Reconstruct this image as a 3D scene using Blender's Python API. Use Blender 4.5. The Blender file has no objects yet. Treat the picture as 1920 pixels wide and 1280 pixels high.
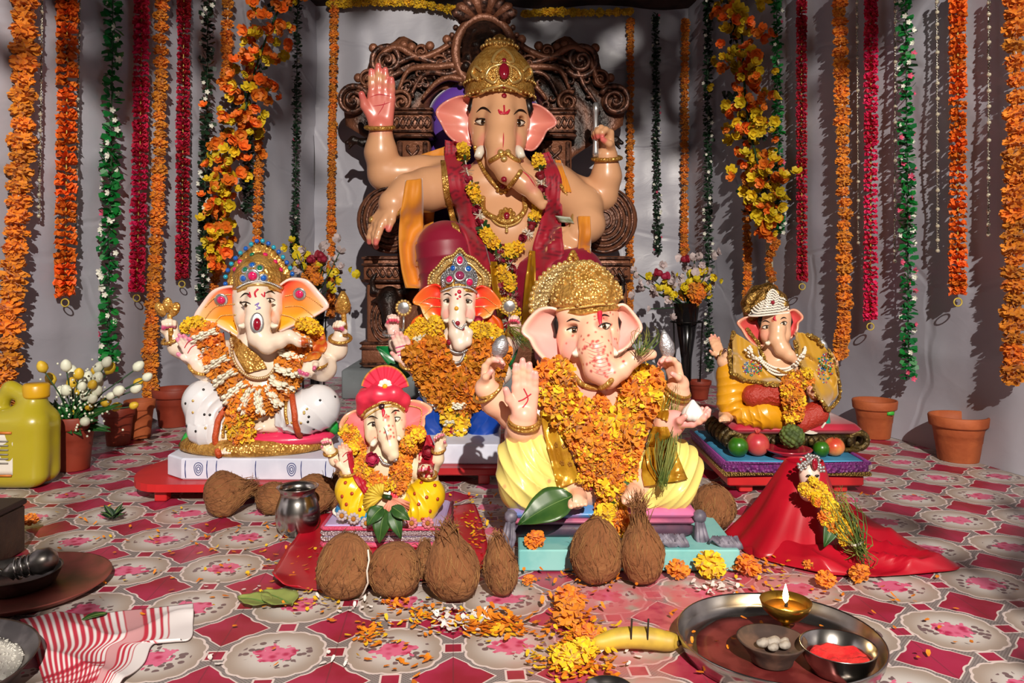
import bpy, bmesh, math, random
import numpy as np
import openvdb
from mathutils import Vector, Matrix, noise
from mathutils.bvhtree import BVHTree

random.seed(11)
rng = np.random.default_rng(11)
C = bpy.context.scene.collection
PI = math.pi

# ------------------------------------------------------------------ camera
F = 1500.0          # focal length in pixels of the 1920 wide frame
H = 0.67            # eye height of the photographer sitting on the floor
HY = 500.0          # image row of the horizon
cd = bpy.data.cameras.new('camera')
cam = bpy.data.objects.new('camera', cd)
C.objects.link(cam)
cam.location = (0, 0, H)
cam.rotation_euler = (PI / 2, 0, 0)
cd.sensor_width = 36.0
cd.lens = 36.0 * F / 1920
cd.shift_y = -(640 - HY) / 1920
cd.clip_start = 0.05
bpy.context.scene.camera = cam

# ------------------------------------------------------------------ light
w = bpy.data.worlds.new('world')
bpy.context.scene.world = w
w.use_nodes = True
w.node_tree.nodes['Background'].inputs[0].default_value = (0.62, 0.52, 0.50, 1)
w.node_tree.nodes['Background'].inputs[1].default_value = 0.07
ld = bpy.data.lights.new('flood_lamp', 'SPOT')
ld.energy = 1850
ld.color = (1.0, 0.91, 0.80)
ld.spot_size = math.radians(80)
ld.spot_blend = 0.3
ld.shadow_soft_size = 0.025
lo = bpy.data.objects.new('flood_lamp', ld)
C.objects.link(lo)
lo.location = (0.55, -2.6, 3.0)
lo.rotation_euler = (Vector((0.0, 2.6, 0.55)) - lo.location).to_track_quat('-Z', 'Y').to_euler()
vs = bpy.context.scene.view_settings
vs.view_transform = 'Standard'
vs.look = 'None'
vs.gamma = 1.0
vs.use_curve_mapping = False
vs.exposure = 0.0

# ------------------------------------------------------------------ placing
def P(px, py, d):
    return Vector(((px - 960) / F * d, d, H - (py - HY) / F * d))

def G(px, py, z=0.0):
    d = (H - z) * F / (py - HY)
    return P(px, py, d)

def lin(h):
    o = []
    for i in (0, 2, 4):
        v = int(h[i:i + 2], 16) / 255
        o.append(v / 12.92 if v <= .04045 else ((v + .055) / 1.055) ** 2.4)
    return tuple(o)

# ------------------------------------------------------------------ node helpers
class E:
    def __init__(s, nt, sock): s.nt = nt; s.s = sock
    def op(s, o, b=None, c=None, clamp=False):
        n = s.nt.nodes.new('ShaderNodeMath'); n.operation = o; n.use_clamp = clamp
        s.nt.links.new(s.s, n.inputs[0])
        for i, x in ((1, b), (2, c)):
            if x is None: continue
            if isinstance(x, E): s.nt.links.new(x.s, n.inputs[i])
            else: n.inputs[i].default_value = x
        return E(s.nt, n.outputs[0])
    def __add__(s, b): return s.op('ADD', b)
    def __sub__(s, b): return s.op('SUBTRACT', b)
    def __mul__(s, b): return s.op('MULTIPLY', b)
    def __truediv__(s, b): return s.op('DIVIDE', b)
    def lt(s, b): return s.op('LESS_THAN', b)
    def gt(s, b): return s.op('GREATER_THAN', b)
    def abs(s): return s.op('ABSOLUTE')
    def max(s, b): return s.op('MAXIMUM', b)
    def min(s, b): return s.op('MINIMUM', b)
    def ramp(s, a, b, lo=0.0, hi=1.0):
        n = s.nt.nodes.new('ShaderNodeMapRange'); n.interpolation_type = 'SMOOTHSTEP'
        s.nt.links.new(s.s, n.inputs[0])
        for i, x in enumerate((a, b, lo, hi)): n.inputs[i + 1].default_value = x
        return E(s.nt, n.outputs[0])

def mixc(nt, fac, a, b):
    n = nt.nodes.new('ShaderNodeMix'); n.data_type = 'RGBA'
    if isinstance(fac, E): nt.links.new(fac.s, n.inputs[0])
    else: n.inputs[0].default_value = fac
    for i, x in ((6, a), (7, b)):
        if isinstance(x, tuple): n.inputs[i].default_value = (*x[:3], 1)
        else: nt.links.new(x, n.inputs[i])
    return n.outputs[2]

def new_mat(name):
    m = bpy.data.materials.new(name); m.use_nodes = True
    nt = m.node_tree
    return m, nt, nt.nodes['Principled BSDF']

_mats = {}
def M(name, col=None, rough=.5, metal=0.0, col2=None, nscale=20, bump=0.0, bscale=60, btype='noise',
      vcol=False, rnd=0.0, coat=0.0, sss=0.0, sheen=0.0, emit=0.0, trans=0.0, point=None, ndetail=4, spec=None):
    if name in _mats: return _mats[name]
    m, nt, b = new_mat(name)
    L = nt.links.new
    if isinstance(col, str): col = lin(col)
    if isinstance(col2, str): col2 = lin(col2)
    tc = nt.nodes.new('ShaderNodeTexCoord')
    out = None
    if vcol:
        a = nt.nodes.new('ShaderNodeAttribute'); a.attribute_name = 'Col'; out = a.outputs[0]
    if col2 is not None:
        n = nt.nodes.new('ShaderNodeTexNoise'); n.inputs['Scale'].default_value = nscale
        n.inputs['Detail'].default_value = ndetail
        L(tc.outputs['Object'], n.inputs['Vector'])
        f = E(nt, n.outputs[0]).ramp(.38, .62)
        out = mixc(nt, f, out if out else col, col2)
    if point is not None:
        g = nt.nodes.new('ShaderNodeNewGeometry')
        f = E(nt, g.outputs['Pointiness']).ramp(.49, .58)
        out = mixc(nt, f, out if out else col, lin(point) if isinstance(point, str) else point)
    if rnd:
        oi = nt.nodes.new('ShaderNodeObjectInfo')
        hs = nt.nodes.new('ShaderNodeHueSaturation')
        r = E(nt, oi.outputs['Random'])
        L((r * (rnd * .045) + (.5 - rnd * .02)).s, hs.inputs['Hue'])
        L((r * (-rnd) + (1 + rnd * .5)).s, hs.inputs['Value'])
        if out: L(out, hs.inputs['Color'])
        else: hs.inputs['Color'].default_value = (*col, 1)
        out = hs.outputs[0]
    if out: L(out, b.inputs['Base Color'])
    else: b.inputs['Base Color'].default_value = (*col, 1)
    b.inputs['Roughness'].default_value = rough
    b.inputs['Metallic'].default_value = metal
    b.inputs['Coat Weight'].default_value = coat
    b.inputs['Coat Roughness'].default_value = .15
    b.inputs['Sheen Weight'].default_value = sheen
    if spec is not None: b.inputs['Specular IOR Level'].default_value = spec
    if sss:
        b.inputs['Subsurface Weight'].default_value = sss
        b.inputs['Subsurface Radius'].default_value = (.02, .01, .006)
        b.inputs['Subsurface Scale'].default_value = .4
    if trans: b.inputs['Transmission Weight'].default_value = trans
    if emit:
        b.inputs['Emission Color'].default_value = (*(col or (1, 1, 1)), 1)
        b.inputs['Emission Strength'].default_value = emit
    if bump:
        if btype == 'noise':
            n = nt.nodes.new('ShaderNodeTexNoise'); n.inputs['Detail'].default_value = 5; o = n.outputs[0]
        elif btype == 'voronoi':
            n = nt.nodes.new('ShaderNodeTexVoronoi'); o = n.outputs['Distance']
        elif btype == 'magic':
            n = nt.nodes.new('ShaderNodeTexMagic'); n.turbulence_depth = 3; o = n.outputs['Fac']
        n.inputs['Scale'].default_value = bscale
        L(tc.outputs['Object'], n.inputs['Vector'])
        bp = nt.nodes.new('ShaderNodeBump'); bp.inputs['Strength'].default_value = bump
        bp.inputs['Distance'].default_value = .01
        L(o, bp.inputs['Height']); L(bp.outputs[0], b.inputs['Normal'])
    _mats[name] = m
    return m

# ------------------------------------------------------------------ objects
LOC = {}
def props(o, label=None, cat=None, group=None, kind=None):
    if label: o['label'] = label
    if cat: o['category'] = cat
    if group: o['group'] = group
    if kind: o['kind'] = kind
    return o

def thing(name, label, cat, loc, group=None):
    o = bpy.data.objects.new(name, None); C.objects.link(o)
    o.empty_display_size = .05
    o.location = loc; LOC[o.name] = Vector(loc)
    return props(o, label, cat, group)

def origin_of(parent):
    return LOC.get(parent.name, Vector((0, 0, 0))) if parent else None

def mesh_obj(name, verts, faces, mat, parent=None, smooth=True, cols=None, kind=None, label=None, mats=None, fmat=None):
    v = np.asarray(verts, dtype=np.float64).reshape(-1, 3)
    if parent: org = np.array(origin_of(parent))
    else:
        org = np.array([(v[:, 0].min() + v[:, 0].max()) / 2, (v[:, 1].min() + v[:, 1].max()) / 2, v[:, 2].min()])
        if kind == 'structure': org = np.zeros(3)
    me = bpy.data.meshes.new(name)
    me.from_pydata((v - org).tolist(), [], faces)
    for m in (mats or [mat]): me.materials.append(m)
    if fmat is not None: me.polygons.foreach_set('material_index', fmat)
    if smooth: me.polygons.foreach_set('use_smooth', [True] * len(me.polygons))
    if cols is not None:
        a = me.color_attributes.new('Col', 'FLOAT_COLOR', 'POINT')
        c4 = np.ones((len(v), 4), np.float32); c4[:, :3] = cols
        a.data.foreach_set('color', c4.ravel())
    me.update()
    o = bpy.data.objects.new(name, me); C.objects.link(o)
    if parent:
        o.parent = parent; LOC[o.name] = Vector(org)
    else:
        o.location = org; LOC[o.name] = Vector(org)
    if kind: o['kind'] = kind
    if label: o['label'] = label
    return o

def inst(name, me, loc, rot=(0, 0, 0), scale=1.0, parent=None, label=None):
    o = bpy.data.objects.new(name, me); C.objects.link(o)
    o.location = Vector(loc) - (origin_of(parent) if parent else Vector((0, 0, 0)))
    o.rotation_euler = rot
    o.scale = (scale,) * 3 if isinstance(scale, (int, float)) else scale
    if parent: o.parent = parent
    if label: o['label'] = label
    return o

def frame_of(t):
    t = t.normalized()
    a = Vector((0, 0, 1)) if abs(t.z) < .9 else Vector((1, 0, 0))
    x = t.cross(a).normalized(); y = t.cross(x).normalized()
    return x, y

class MB:
    def __init__(s): s.v = []; s.f = []; s.c = []; s.fm = []
    def add(s, v, f, col=None, m=0):
        n = len(s.v); s.v += [tuple(x) for x in v]; s.f += [tuple(i + n for i in q) for q in f]
        s.c += [col or (1, 1, 1)] * len(v); s.fm += [m] * len(f)
        return s
    def box(s, c, size, rz=0, bev=0, col=None, m=0, top=None):
        cx, cy, cz = c; x, y, z = size[0] / 2, size[1] / 2, size[2] / 2
        b = min(bev, x * .9, y * .9, z * .9)
        ca, sa = math.cos(rz), math.sin(rz)
        if b <= 0:
            ring = [(x, y)]; lv = [(-z, 0), (z, 0)]
        lv = [(-z, b), (-z + b, 0), (z - b, 0), (z, b)] if b > 0 else [(-z, 0), (z, 0)]
        vs_ = []
        for zz, ins in lv:
            X, Y = x - ins, y - ins
            pts = [(X - b, -Y), (X, -Y + b), (X, Y - b), (X - b, Y), (-X + b, Y), (-X, Y - b), (-X, -Y + b), (-X + b, -Y)] if b > 0 else [(X, -Y), (X, Y), (-X, Y), (-X, -Y)]
            for a, q in pts: vs_.append((cx + a * ca - q * sa, cy + a * sa + q * ca, cz + zz))
        n = 8 if b > 0 else 4
        fs = [tuple(range(n))[::-1], tuple(range(len(vs_) - n, len(vs_)))]
        for l in range(len(lv) - 1):
            for i in range(n):
                j = (i + 1) % n
                fs.append((l * n + i, l * n + j, (l + 1) * n + j, (l + 1) * n + i))
        return s.add(vs_, fs, col, m)
    def ell(s, c, r, nu=12, nv=8, rot=None, col=None, m=0):
        if isinstance(r, (int, float)): r = (r, r, r)
        vs_ = [(0, 0, -1)]
        for j in range(1, nv):
            ph = -PI / 2 + PI * j / nv
            for i in range(nu):
                th = 2 * PI * i / nu
                vs_.append((math.cos(ph) * math.cos(th), math.cos(ph) * math.sin(th), math.sin(ph)))
        vs_.append((0, 0, 1))
        R_ = rot or Matrix.Identity(3); c = Vector(c)
        vs_ = [c + R_ @ Vector((a * r[0], b * r[1], d * r[2])) for a, b, d in vs_]
        fs = []
        for i in range(nu):
            j = (i + 1) % nu
            fs.append((0, 1 + j, 1 + i)); b = 1 + (nv - 2) * nu
            fs.append((b + i, b + j, len(vs_) - 1))
            for k in range(nv - 2):
                a = 1 + k * nu
                fs.append((a + i, a + j, a + nu + j, a + nu + i))
        return s.add(vs_, fs, col, m)
    def tube(s, pts, r, n=8, col=None, closed=False, flat=1.0, up=None, m=0):
        pts = [Vector(p) for p in pts]; N = len(pts)
        if isinstance(r, (int, float)): r = [r] * N
        vs_ = []; x = None
        for i, p in enumerate(pts):
            if closed: t = pts[(i + 1) % N] - pts[i - 1]
            else: t = pts[min(i + 1, N - 1)] - pts[max(i - 1, 0)]
            if t.length < 1e-9: t = Vector((0, 0, 1))
            t.normalize()
            if up is not None:
                y = Vector(up); x = t.cross(y)
                if x.length < 1e-6: x, y = frame_of(t)
                x.normalize(); y = x.cross(t).normalized()
            elif x is None: x, y = frame_of(t)
            else:
                x = (x - t * x.dot(t)).normalized(); y = t.cross(x).normalized()
            for k in range(n):
                a = 2 * PI * k / n
                vs_.append(p + x * (math.cos(a) * r[i]) + y * (math.sin(a) * r[i] * flat))
        fs = []
        for i in range(N if closed else N - 1):
            i2 = (i + 1) % N
            for k in range(n):
                l = (k + 1) % n
                fs.append((i * n + k, i * n + l, i2 * n + l, i2 * n + k))
        if not closed:
            fs.append(tuple(range(n))[::-1]); fs.append(tuple(range((N - 1) * n, N * n)))
        return s.add(vs_, fs, col, m)
    def lathe(s, prof, c, n=24, col=None, m=0, axis=None, squash=1.0):
        # prof: (radius, height) list from bottom/outside to top/inside
        c = Vector(c); vs_ = []; fs = []
        R_ = axis or Matrix.Identity(3)
        for (r, z) in prof:
            for k in range(n):
                a = 2 * PI * k / n
                vs_.append(c + R_ @ Vector((math.cos(a) * r, math.sin(a) * r * squash, z)))
        for i in range(len(prof) - 1):
            for k in range(n):
                l = (k + 1) % n
                fs.append((i * n + k, i * n + l, (i + 1) * n + l, (i + 1) * n + k))
        fs.append(tuple(range(n))[::-1]); fs.append(tuple(range((len(prof) - 1) * n, len(prof) * n)))
        return s.add(vs_, fs, col, m)
    def sheet(s, grid, th=.002, colf=None, m=0):
        # grid: [nu][nv] points; closed shell of thickness th, front faces on the given points
        g = np.array([[tuple(p) for p in row] for row in grid]); nu, nv = g.shape[:2]
        du = np.gradient(g, axis=0); dv = np.gradient(g, axis=1)
        nn = np.cross(du, dv); ln = np.linalg.norm(nn, axis=2, keepdims=True); ln[ln < 1e-12] = 1; nn /= ln
        bk = g - nn * th
        vs_ = [tuple(p) for p in g.reshape(-1, 3)] + [tuple(p) for p in bk.reshape(-1, 3)]
        N = nu * nv; fs = []
        ix = lambda i, j: i * nv + j
        for i in range(nu - 1):
            for j in range(nv - 1):
                fs.append((ix(i, j), ix(i + 1, j), ix(i + 1, j + 1), ix(i, j + 1)))
                fs.append((N + ix(i, j), N + ix(i, j + 1), N + ix(i + 1, j + 1), N + ix(i + 1, j)))
        for i in range(nu - 1):
            for j in (0, nv - 1):
                a, b = ix(i, j), ix(i + 1, j)
                fs.append((a, N + a, N + b, b) if j == 0 else (a, b, N + b, N + a))
        for j in range(nv - 1):
            for i in (0, nu - 1):
                a, b = ix(i, j), ix(i, j + 1)
                fs.append((a, b, N + b, N + a) if i == 0 else (a, N + a, N + b, b))
        n0 = len(s.v); s.add(vs_, fs, None, m)
        if colf:
            for q in range(2):
                for i in range(nu):
                    for j in range(nv):
                        s.c[n0 + q * N + ix(i, j)] = colf(i / max(1, nu - 1), j / max(1, nv - 1), q)
        return s
    def build(s, name, mat, parent=None, smooth=True, kind=None, label=None, vcol=False, mats=None):
        return mesh_obj(name, s.v, s.f, mat, parent, smooth, np.array(s.c) if vcol else None, kind, label, mats, s.fm if mats else None)

def catmull(pts, n):
    pts = [np.array(p, float) for p in pts]
    out = []; N = len(pts)
    for q in range(n):
        t = q / (n - 1) * (N - 1); i = min(int(t), N - 2); f = t - i
        p0, p1, p2, p3 = pts[max(i - 1, 0)], pts[i], pts[i + 1], pts[min(i + 2, N - 1)]
        out.append(.5 * ((2 * p1) + (-p0 + p2) * f + (2 * p0 - 5 * p1 + 4 * p2 - p3) * f * f + (-p0 + 3 * p1 - 3 * p2 + p3) * f ** 3))
    return out

# ------------------------------------------------------------------ organic bodies (one continuous surface)
class Sdf:
    def __init__(s): s.p = []
    def cone(s, a, b, ra, rb, k=.01): s.p.append(('c', np.array(a, float), np.array(b, float), ra, rb, k)); return s
    def chain(s, pts, k=.01):
        for (a, ra), (b, rb) in zip(pts[:-1], pts[1:]): s.cone(a, b, ra, rb, k)
        return s
    def ell(s, c, r, k=.01, rot=None, sub=False):
        s.p.append(('s' if sub else 'e', np.array(c, float), np.array(r, float), np.array(rot) if rot is not None else None, 0, k)); return s
    def mesh(s, vx):
        lo = np.full(3, 1e9); hi = -lo
        bb = []
        for q in s.p:
            if q[0] == 'c':
                a = np.minimum(q[1] - q[3], q[2] - q[4]); b = np.maximum(q[1] + q[3], q[2] + q[4])
            else:
                m = q[2] if q[3] is None else np.full(3, q[2].max())
                a, b = q[1] - m, q[1] + m
            bb.append((a, b))
            if q[0] != 's': lo = np.minimum(lo, a); hi = np.maximum(hi, b)
        lo -= 4 * vx; hi += 4 * vx
        n = np.ceil((hi - lo) / vx).astype(int) + 1
        D = np.full(n, 1.0, np.float32)
        for q, (a, b) in zip(s.p, bb):
            pad = q[5] + 3 * vx
            i0 = np.maximum(np.floor((a - pad - lo) / vx).astype(int), 0); i1 = np.minimum(np.ceil((b + pad - lo) / vx).astype(int) + 1, n)
            if (i1 <= i0).any(): continue
            X = (lo[0] + vx * np.arange(i0[0], i1[0], dtype=np.float32))[:, None, None].astype(np.float32)
            Y = (lo[1] + vx * np.arange(i0[1], i1[1], dtype=np.float32))[None, :, None].astype(np.float32)
            Z = (lo[2] + vx * np.arange(i0[2], i1[2], dtype=np.float32))[None, None, :].astype(np.float32)
            if q[0] == 'c':
                ab = (q[2] - q[1]).astype(np.float32); L2 = max(float(ab @ ab), 1e-12)
                px, py, pz = X - np.float32(q[1][0]), Y - np.float32(q[1][1]), Z - np.float32(q[1][2])
                t = np.clip((px * ab[0] + py * ab[1] + pz * ab[2]) / np.float32(L2), 0, 1)
                d = np.sqrt((px - t * ab[0]) ** 2 + (py - t * ab[1]) ** 2 + (pz - t * ab[2]) ** 2) - (np.float32(q[3]) + t * np.float32(q[4] - q[3]))
            else:
                px, py, pz = X - np.float32(q[1][0]), Y - np.float32(q[1][1]), Z - np.float32(q[1][2])
                if q[3] is not None:
                    R_ = q[3].T.astype(np.float32)
                    px, py, pz = (R_[0, 0] * px + R_[0, 1] * py + R_[0, 2] * pz, R_[1, 0] * px + R_[1, 1] * py + R_[1, 2] * pz, R_[2, 0] * px + R_[2, 1] * py + R_[2, 2] * pz)
                r = q[2].astype(np.float32)
                k0 = np.sqrt((px / r[0]) ** 2 + (py / r[1]) ** 2 + (pz / r[2]) ** 2)
                k1 = np.sqrt((px / r[0] ** 2) ** 2 + (py / r[1] ** 2) ** 2 + (pz / r[2] ** 2) ** 2) + 1e-9
                d = k0 * (k0 - 1) / k1
            sl = tuple(slice(i, j) for i, j in zip(i0, i1))
            o = D[sl]; k = np.float32(max(q[5], 1e-6))
            if q[0] == 's':
                h = np.maximum(k - np.abs(o + d), 0) / k
                D[sl] = np.maximum(o, -d) + h * h * k * .25
            else:
                h = np.maximum(k - np.abs(o - d), 0) / k
                D[sl] = np.minimum(o, d) - h * h * k * .25
        np.clip(D, -3 * vx, 3 * vx, out=D)
        g = openvdb.FloatGrid(3 * vx)
        g.copyFromArray(D, tolerance=0)
        pts, quads = g.convertToQuads(isovalue=0)
        v = pts.astype(np.float64) * vx + lo
        return v, quads[:, ::-1]

def quads_obj(name, v, q, mat, parent, cols=None, label=None):
    org = np.array(origin_of(parent)) if parent else np.array([v[:, 0].mean(), v[:, 1].mean(), v[:, 2].min()])
    me = bpy.data.meshes.new(name)
    me.vertices.add(len(v)); me.vertices.foreach_set('co', (v - org).astype(np.float32).ravel())
    me.loops.add(q.size); me.loops.foreach_set('vertex_index', q.astype(np.int32).ravel())
    me.polygons.add(len(q)); me.polygons.foreach_set('loop_start', np.arange(0, q.size, 4, dtype=np.int32))
    me.polygons.foreach_set('use_smooth', np.ones(len(q), bool))
    me.update(calc_edges=True)
    me.materials.append(mat)
    if cols is not None:
        a = me.color_attributes.new('Col', 'FLOAT_COLOR', 'POINT')
        c4 = np.ones((len(v), 4), np.float32); c4[:, :3] = cols
        a.data.foreach_set('color', c4.ravel())
    o = bpy.data.objects.new(name, me); C.objects.link(o)
    if parent: o.parent = parent
    else: o.location = org
    LOC[o.name] = Vector(org)
    if label: o['label'] = label
    return o

def paint(v, base, dabs):
    c = np.tile(np.array(base, float), (len(v), 1))
    for (ctr, r, col, st) in dabs:
        d = np.linalg.norm(v - np.array(ctr), axis=1) / r
        w_ = np.clip((1 - d) * 2.0, 0, 1); w_ = w_ * w_ * (3 - 2 * w_) * st
        c = c * (1 - w_[:, None]) + np.array(col) * w_[:, None]
    return c

def hand(S, wrist, d, n, L, curls=(0.1, .1, .1, .1), thumb=1, tdir=(.55, .75, .25), tcurl=.2, spread=.06, fat=1.0):
    d = Vector(d).normalized(); n = Vector(n); n = (n - d * n.dot(d)).normalized(); sd = n.cross(d).normalized() * thumb
    w0 = Vector(wrist); k = .035 * L
    tips = []
    x = [.155, .052, -.052, -.15]; kl = [.49, .53, .51, .45]; fl = [.40, .45, .41, .32]
    for i in range(4):
        kn = w0 + d * (kl[i] * L) + sd * (x[i] * L)
        S.cone(w0 + sd * (x[i] * .7 * L), kn, .085 * L * fat, .072 * L * fat, .05 * L)
    for i in range(4):
        kn = w0 + d * (kl[i] * L) + sd * (x[i] * L)
        a = 0; p = kn; r = .064 * L * fat
        base = (d + sd * (x[i] / .155 * spread)).normalized()
        for fr, rr in ((.44, .056), (.31, .051), (.25, .042)):
            a += curls[i]
            q = p + (base * math.cos(a) + n * math.sin(a)) * (fl[i] * fr * L)
            S.cone(p, q, r, rr * L * fat, k); p = q; r = rr * L * fat
        tips.append(p)
    tb = w0 + d * (.12 * L) + sd * (.13 * L)
    td = (d * tdir[0] + sd * tdir[1] + n * tdir[2]).normalized()
    p1 = tb + td * (.24 * L)
    td2 = (td + d * .5 + n * tcurl - sd * tcurl).normalized()
    p2 = p1 + td2 * (.2 * L)
    S.cone(tb, p1, .085 * L * fat, .064 * L * fat, .05 * L); S.cone(p1, p2, .062 * L * fat, .046 * L * fat, k)
    tips.append(p2)
    return w0 + d * (.3 * L) + n * (.07 * L), tips

SKIN = dict(rough=.32, vcol=True, coat=.35, sss=.05)
class Idol:
    def __init__(s, name, label, d0, base, group=None):
        s.d0 = d0; s.k = F / d0
        s.root = thing(name, label, 'statue', base, group)
        s.S = Sdf(); s.dabs = []; s.bv = []
    def W(s, px, py, o=0): return P(px, py, s.d0 - o / s.k)
    def r(s, px): return px / s.k
    def ch(s, pts, k=4, S=None):
        (S or s.S).chain([(s.W(*p[:3]), s.r(p[3])) for p in pts], s.r(k)); return s
    def el(s, px, py, o, rx, ry, rz, k=6, rot=None, S=None, sub=False):
        # radii: x across, y along depth, z up (pixels)
        (S or s.S).ell(s.W(px, py, o), (s.r(rx), s.r(rz), s.r(ry)), s.r(k), rot, sub); return s
    def hand(s, px, py, o, d, n, L, palm=None, tipc=None, S=None, **kw):
        c, tips = hand(S or s.S, s.W(px, py, o), d, n, s.r(L), **kw)
        if palm: s.dabs.append((c, s.r(L * .55), palm, .8))
        if tipc:
            for t in tips: s.dabs.append((t, s.r(L * .13), tipc, .9))
        return tips
    def foot(s, px, py, o, ang, L, S=None, yaw=0):
        # ang: image-plane pointing direction in x (-1 left, 1 right), yaw towards viewer 0..1
        S = S or s.S
        dx, dv = ang
        heel = s.W(px, py, o); d = Vector((dx, -dv, 0)).normalized(); sd = Vector((d.y, -d.x, 0))
        l = s.r(L)
        S.cone(heel + Vector((0, 0, .02 * l)), heel + d * .6 * l, .2 * l, .17 * l, .1 * l)
        S.cone(heel + d * .3 * l - sd * .05 * l, heel + d * .68 * l + sd * .08 * l, .17 * l, .13 * l, .1 * l)
        for i in range(5):
            a = heel + d * (.72 - .03 * i) * l + sd * (.17 - .085 * i) * l
            rr = (.085 if i == 0 else .062) * l
            S.cone(a, a + d * (.17 - .012 * i) * l - Vector((0, 0, .03 * l)), rr, rr * .85, .02 * l)
    def dab(s, px, py, o, r, col, st=.8):
        s.dabs.append((s.W(px, py, o), s.r(r), lin(col) if isinstance(col, str) else col, st))
    def mesh(s, name, vox, base, mat, S=None, dabs=None, label=None, cols=None, folds=None, spatter=None):
        v, q = (S or s.S).mesh(s.r(vox))
        if folds:      # cloth folds running in rings about the given points: (px, py, o, wavelength, depth, reach)
            fn = np.cross(v[q[:, 2]] - v[q[:, 0]], v[q[:, 3]] - v[q[:, 1]])
            vn = np.zeros_like(v)
            for k in range(4): np.add.at(vn, q[:, k], fn)
            vn /= np.linalg.norm(vn, axis=1, keepdims=True) + 1e-12
            dsp = np.zeros(len(v))
            for (px, py, o, wl, amp, reach) in folds:
                c_ = np.array(s.W(px, py, o)); dd = (v - c_) * s.k
                rr = np.linalg.norm(dd, axis=1); ang = np.arctan2(dd[:, 2], dd[:, 0])
                ph = rr / wl * 2 * PI + 1.4 * np.sin(ang * 2.3 + px) + .6 * np.sin(ang * 5 + py)
                wgt = np.clip(1 - rr / reach, 0, 1) ** .5 * np.clip(rr / (wl * 1.5), 0, 1)
                dsp += amp / s.k * (np.abs(np.sin(ph / 2)) ** .7 - .6) * wgt
            v = v + vn * dsp[:, None]
        base = lin(base) if isinstance(base, str) else base
        cl = cols(v) if cols else paint(v, base, s.dabs if dabs is None else dabs)
        if spatter:    # flecks of powder stuck to the surface: (px, py, sx, sy, count, colours, rmin, rmax)
            px, py, sx, sy, cnt, cc, r0, r1 = spatter
            P2 = np.stack([v[:, 0] / v[:, 1] * F + 960, HY - (v[:, 2] - H) / v[:, 1] * F], 1)
            for i in range(cnt):
                t = np.array([random.gauss(px, sx), random.gauss(py, sy)]); near = np.where(np.abs(P2 - t).max(1) < 4)[0]
                if not len(near): continue
                c_ = v[near[np.argmin(v[near, 1])]]; w_ = np.clip(1.6 - 1.6 * np.linalg.norm(v - c_, axis=1) / s.r(random.uniform(r0, r1)), 0, 1)[:, None] * .9
                cl = cl * (1 - w_) + np.array(lin(random.choice(cc))) * w_
        o = quads_obj(name, v, q, mat, s.root, cl, label)
        s.bv.append(BVHTree.FromPolygons([tuple(a) for a in v], [tuple(int(i) for i in f) for f in q]))
        return o
    def hit(s, px, py, lift=0.0, dflt=0):
        o = Vector((0, 0, H)); d = (P(px, py, 1.0) - o).normalized(); best = None
        for b in s.bv:
            l, n, i, t = b.ray_cast(o, d)
            if l is not None and (best is None or t < best[2]): best = (l, n, t)
        if best is None:
            p = s.W(px, py, dflt); return p - d * s.r(lift), -d
        n = best[1] if best[1].dot(d) < 0 else -best[1]
        return best[0] + (n * .6 - d * .6) * s.r(lift), n
    def line(s, name, pts, r, mat, n=24, lift=0, kind=None, label=None, parent=None, taper=False, flat=1.0):
        # a thin raised line painted/laid on the surface
        c = catmull([p[:2] for p in pts], n)
        w3 = [s.hit(p[0], p[1], lift)[0] for p in c]
        rr = [s.r(r) * (math.sin(PI * (i + .6) / (n + .2)) if taper else 1) for i in range(n)]
        m = MB().tube(w3, rr, 6)
        return m.build(name, mat, parent or s.root, kind=kind, label=label)
    def chainbeads(s, name, pts, r, mat, n=40, lift=None, parent=None, label=None, mb=None, jitter=0):
        c = catmull([p[:2] for p in pts], n); m = mb or MB()
        for p in c:
            l, nn = s.hit(p[0] + random.uniform(-jitter, jitter), p[1] + random.uniform(-jitter, jitter), r * .6 if lift is None else lift)
            m.ell(l, s.r(r), 6, 4)
        return m if mb else m.build(name, mat, parent or s.root, kind='stuff', label=label)
    def eye(s, px, py, w_, h_, iris='2a1a10', tilt=0.0, gaze=(0, 0), white='e8dccb', lidc='1c100c'):
        # w_, h_ half sizes in px
        l, n = s.hit(px, py)
        n = (n + Vector((0, -1.2, 0))).normalized()
        up = Vector((0, 0, 1)); x = up.cross(n).normalized() * 1; x = Vector((1, 0, 0)); x = (x - n * x.dot(n)).normalized()
        z = n.cross(x).normalized()
        if z.z < 0: z = -z
        ca, sa = math.cos(tilt), math.sin(tilt)
        x, z = x * ca + z * sa, z * ca - x * sa
        R_ = Matrix((x, z, n)).transposed()
        rw, rh = s.r(w_), s.r(h_)
        # almond
        m = MB(); N = 20; ring = []
        def alm(t, k):  # t angle
            a = math.cos(t); b = math.sin(t) * (1 - abs(a) ** 2.2 * .55) * (.72 if math.sin(t) > 0 else 1)
            return l + x * (a * rw * k) + z * (b * rh * k)
        vv = [l + n * rw * .34]
        for k, hgt in ((.4, .31), (.75, .2), (1.0, .06), (1.04, -.25)):
            for i in range(N): vv.append(alm(2 * PI * i / N, k) + n * rw * hgt)
        ff = [(0, 1 + i, 1 + (i + 1) % N) for i in range(N)]
        for q in range(3):
            for i in range(N): ff.append((1 + q * N + i, 1 + (q + 1) * N + i, 1 + (q + 1) * N + (i + 1) % N, 1 + q * N + (i + 1) % N))
        e = mesh_obj('eye', vv, ff, M('eye_white_' + white, white, rough=.15), s.root)
        ci = l + x * (gaze[0] * rw) + z * (gaze[1] * rh)
        MB().ell(ci + n * rw * .24, (rh * .72, rh * .78, rw * .13), 12, 6, R_).build('iris', M('iris_' + iris, iris, rough=.1), e)
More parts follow.
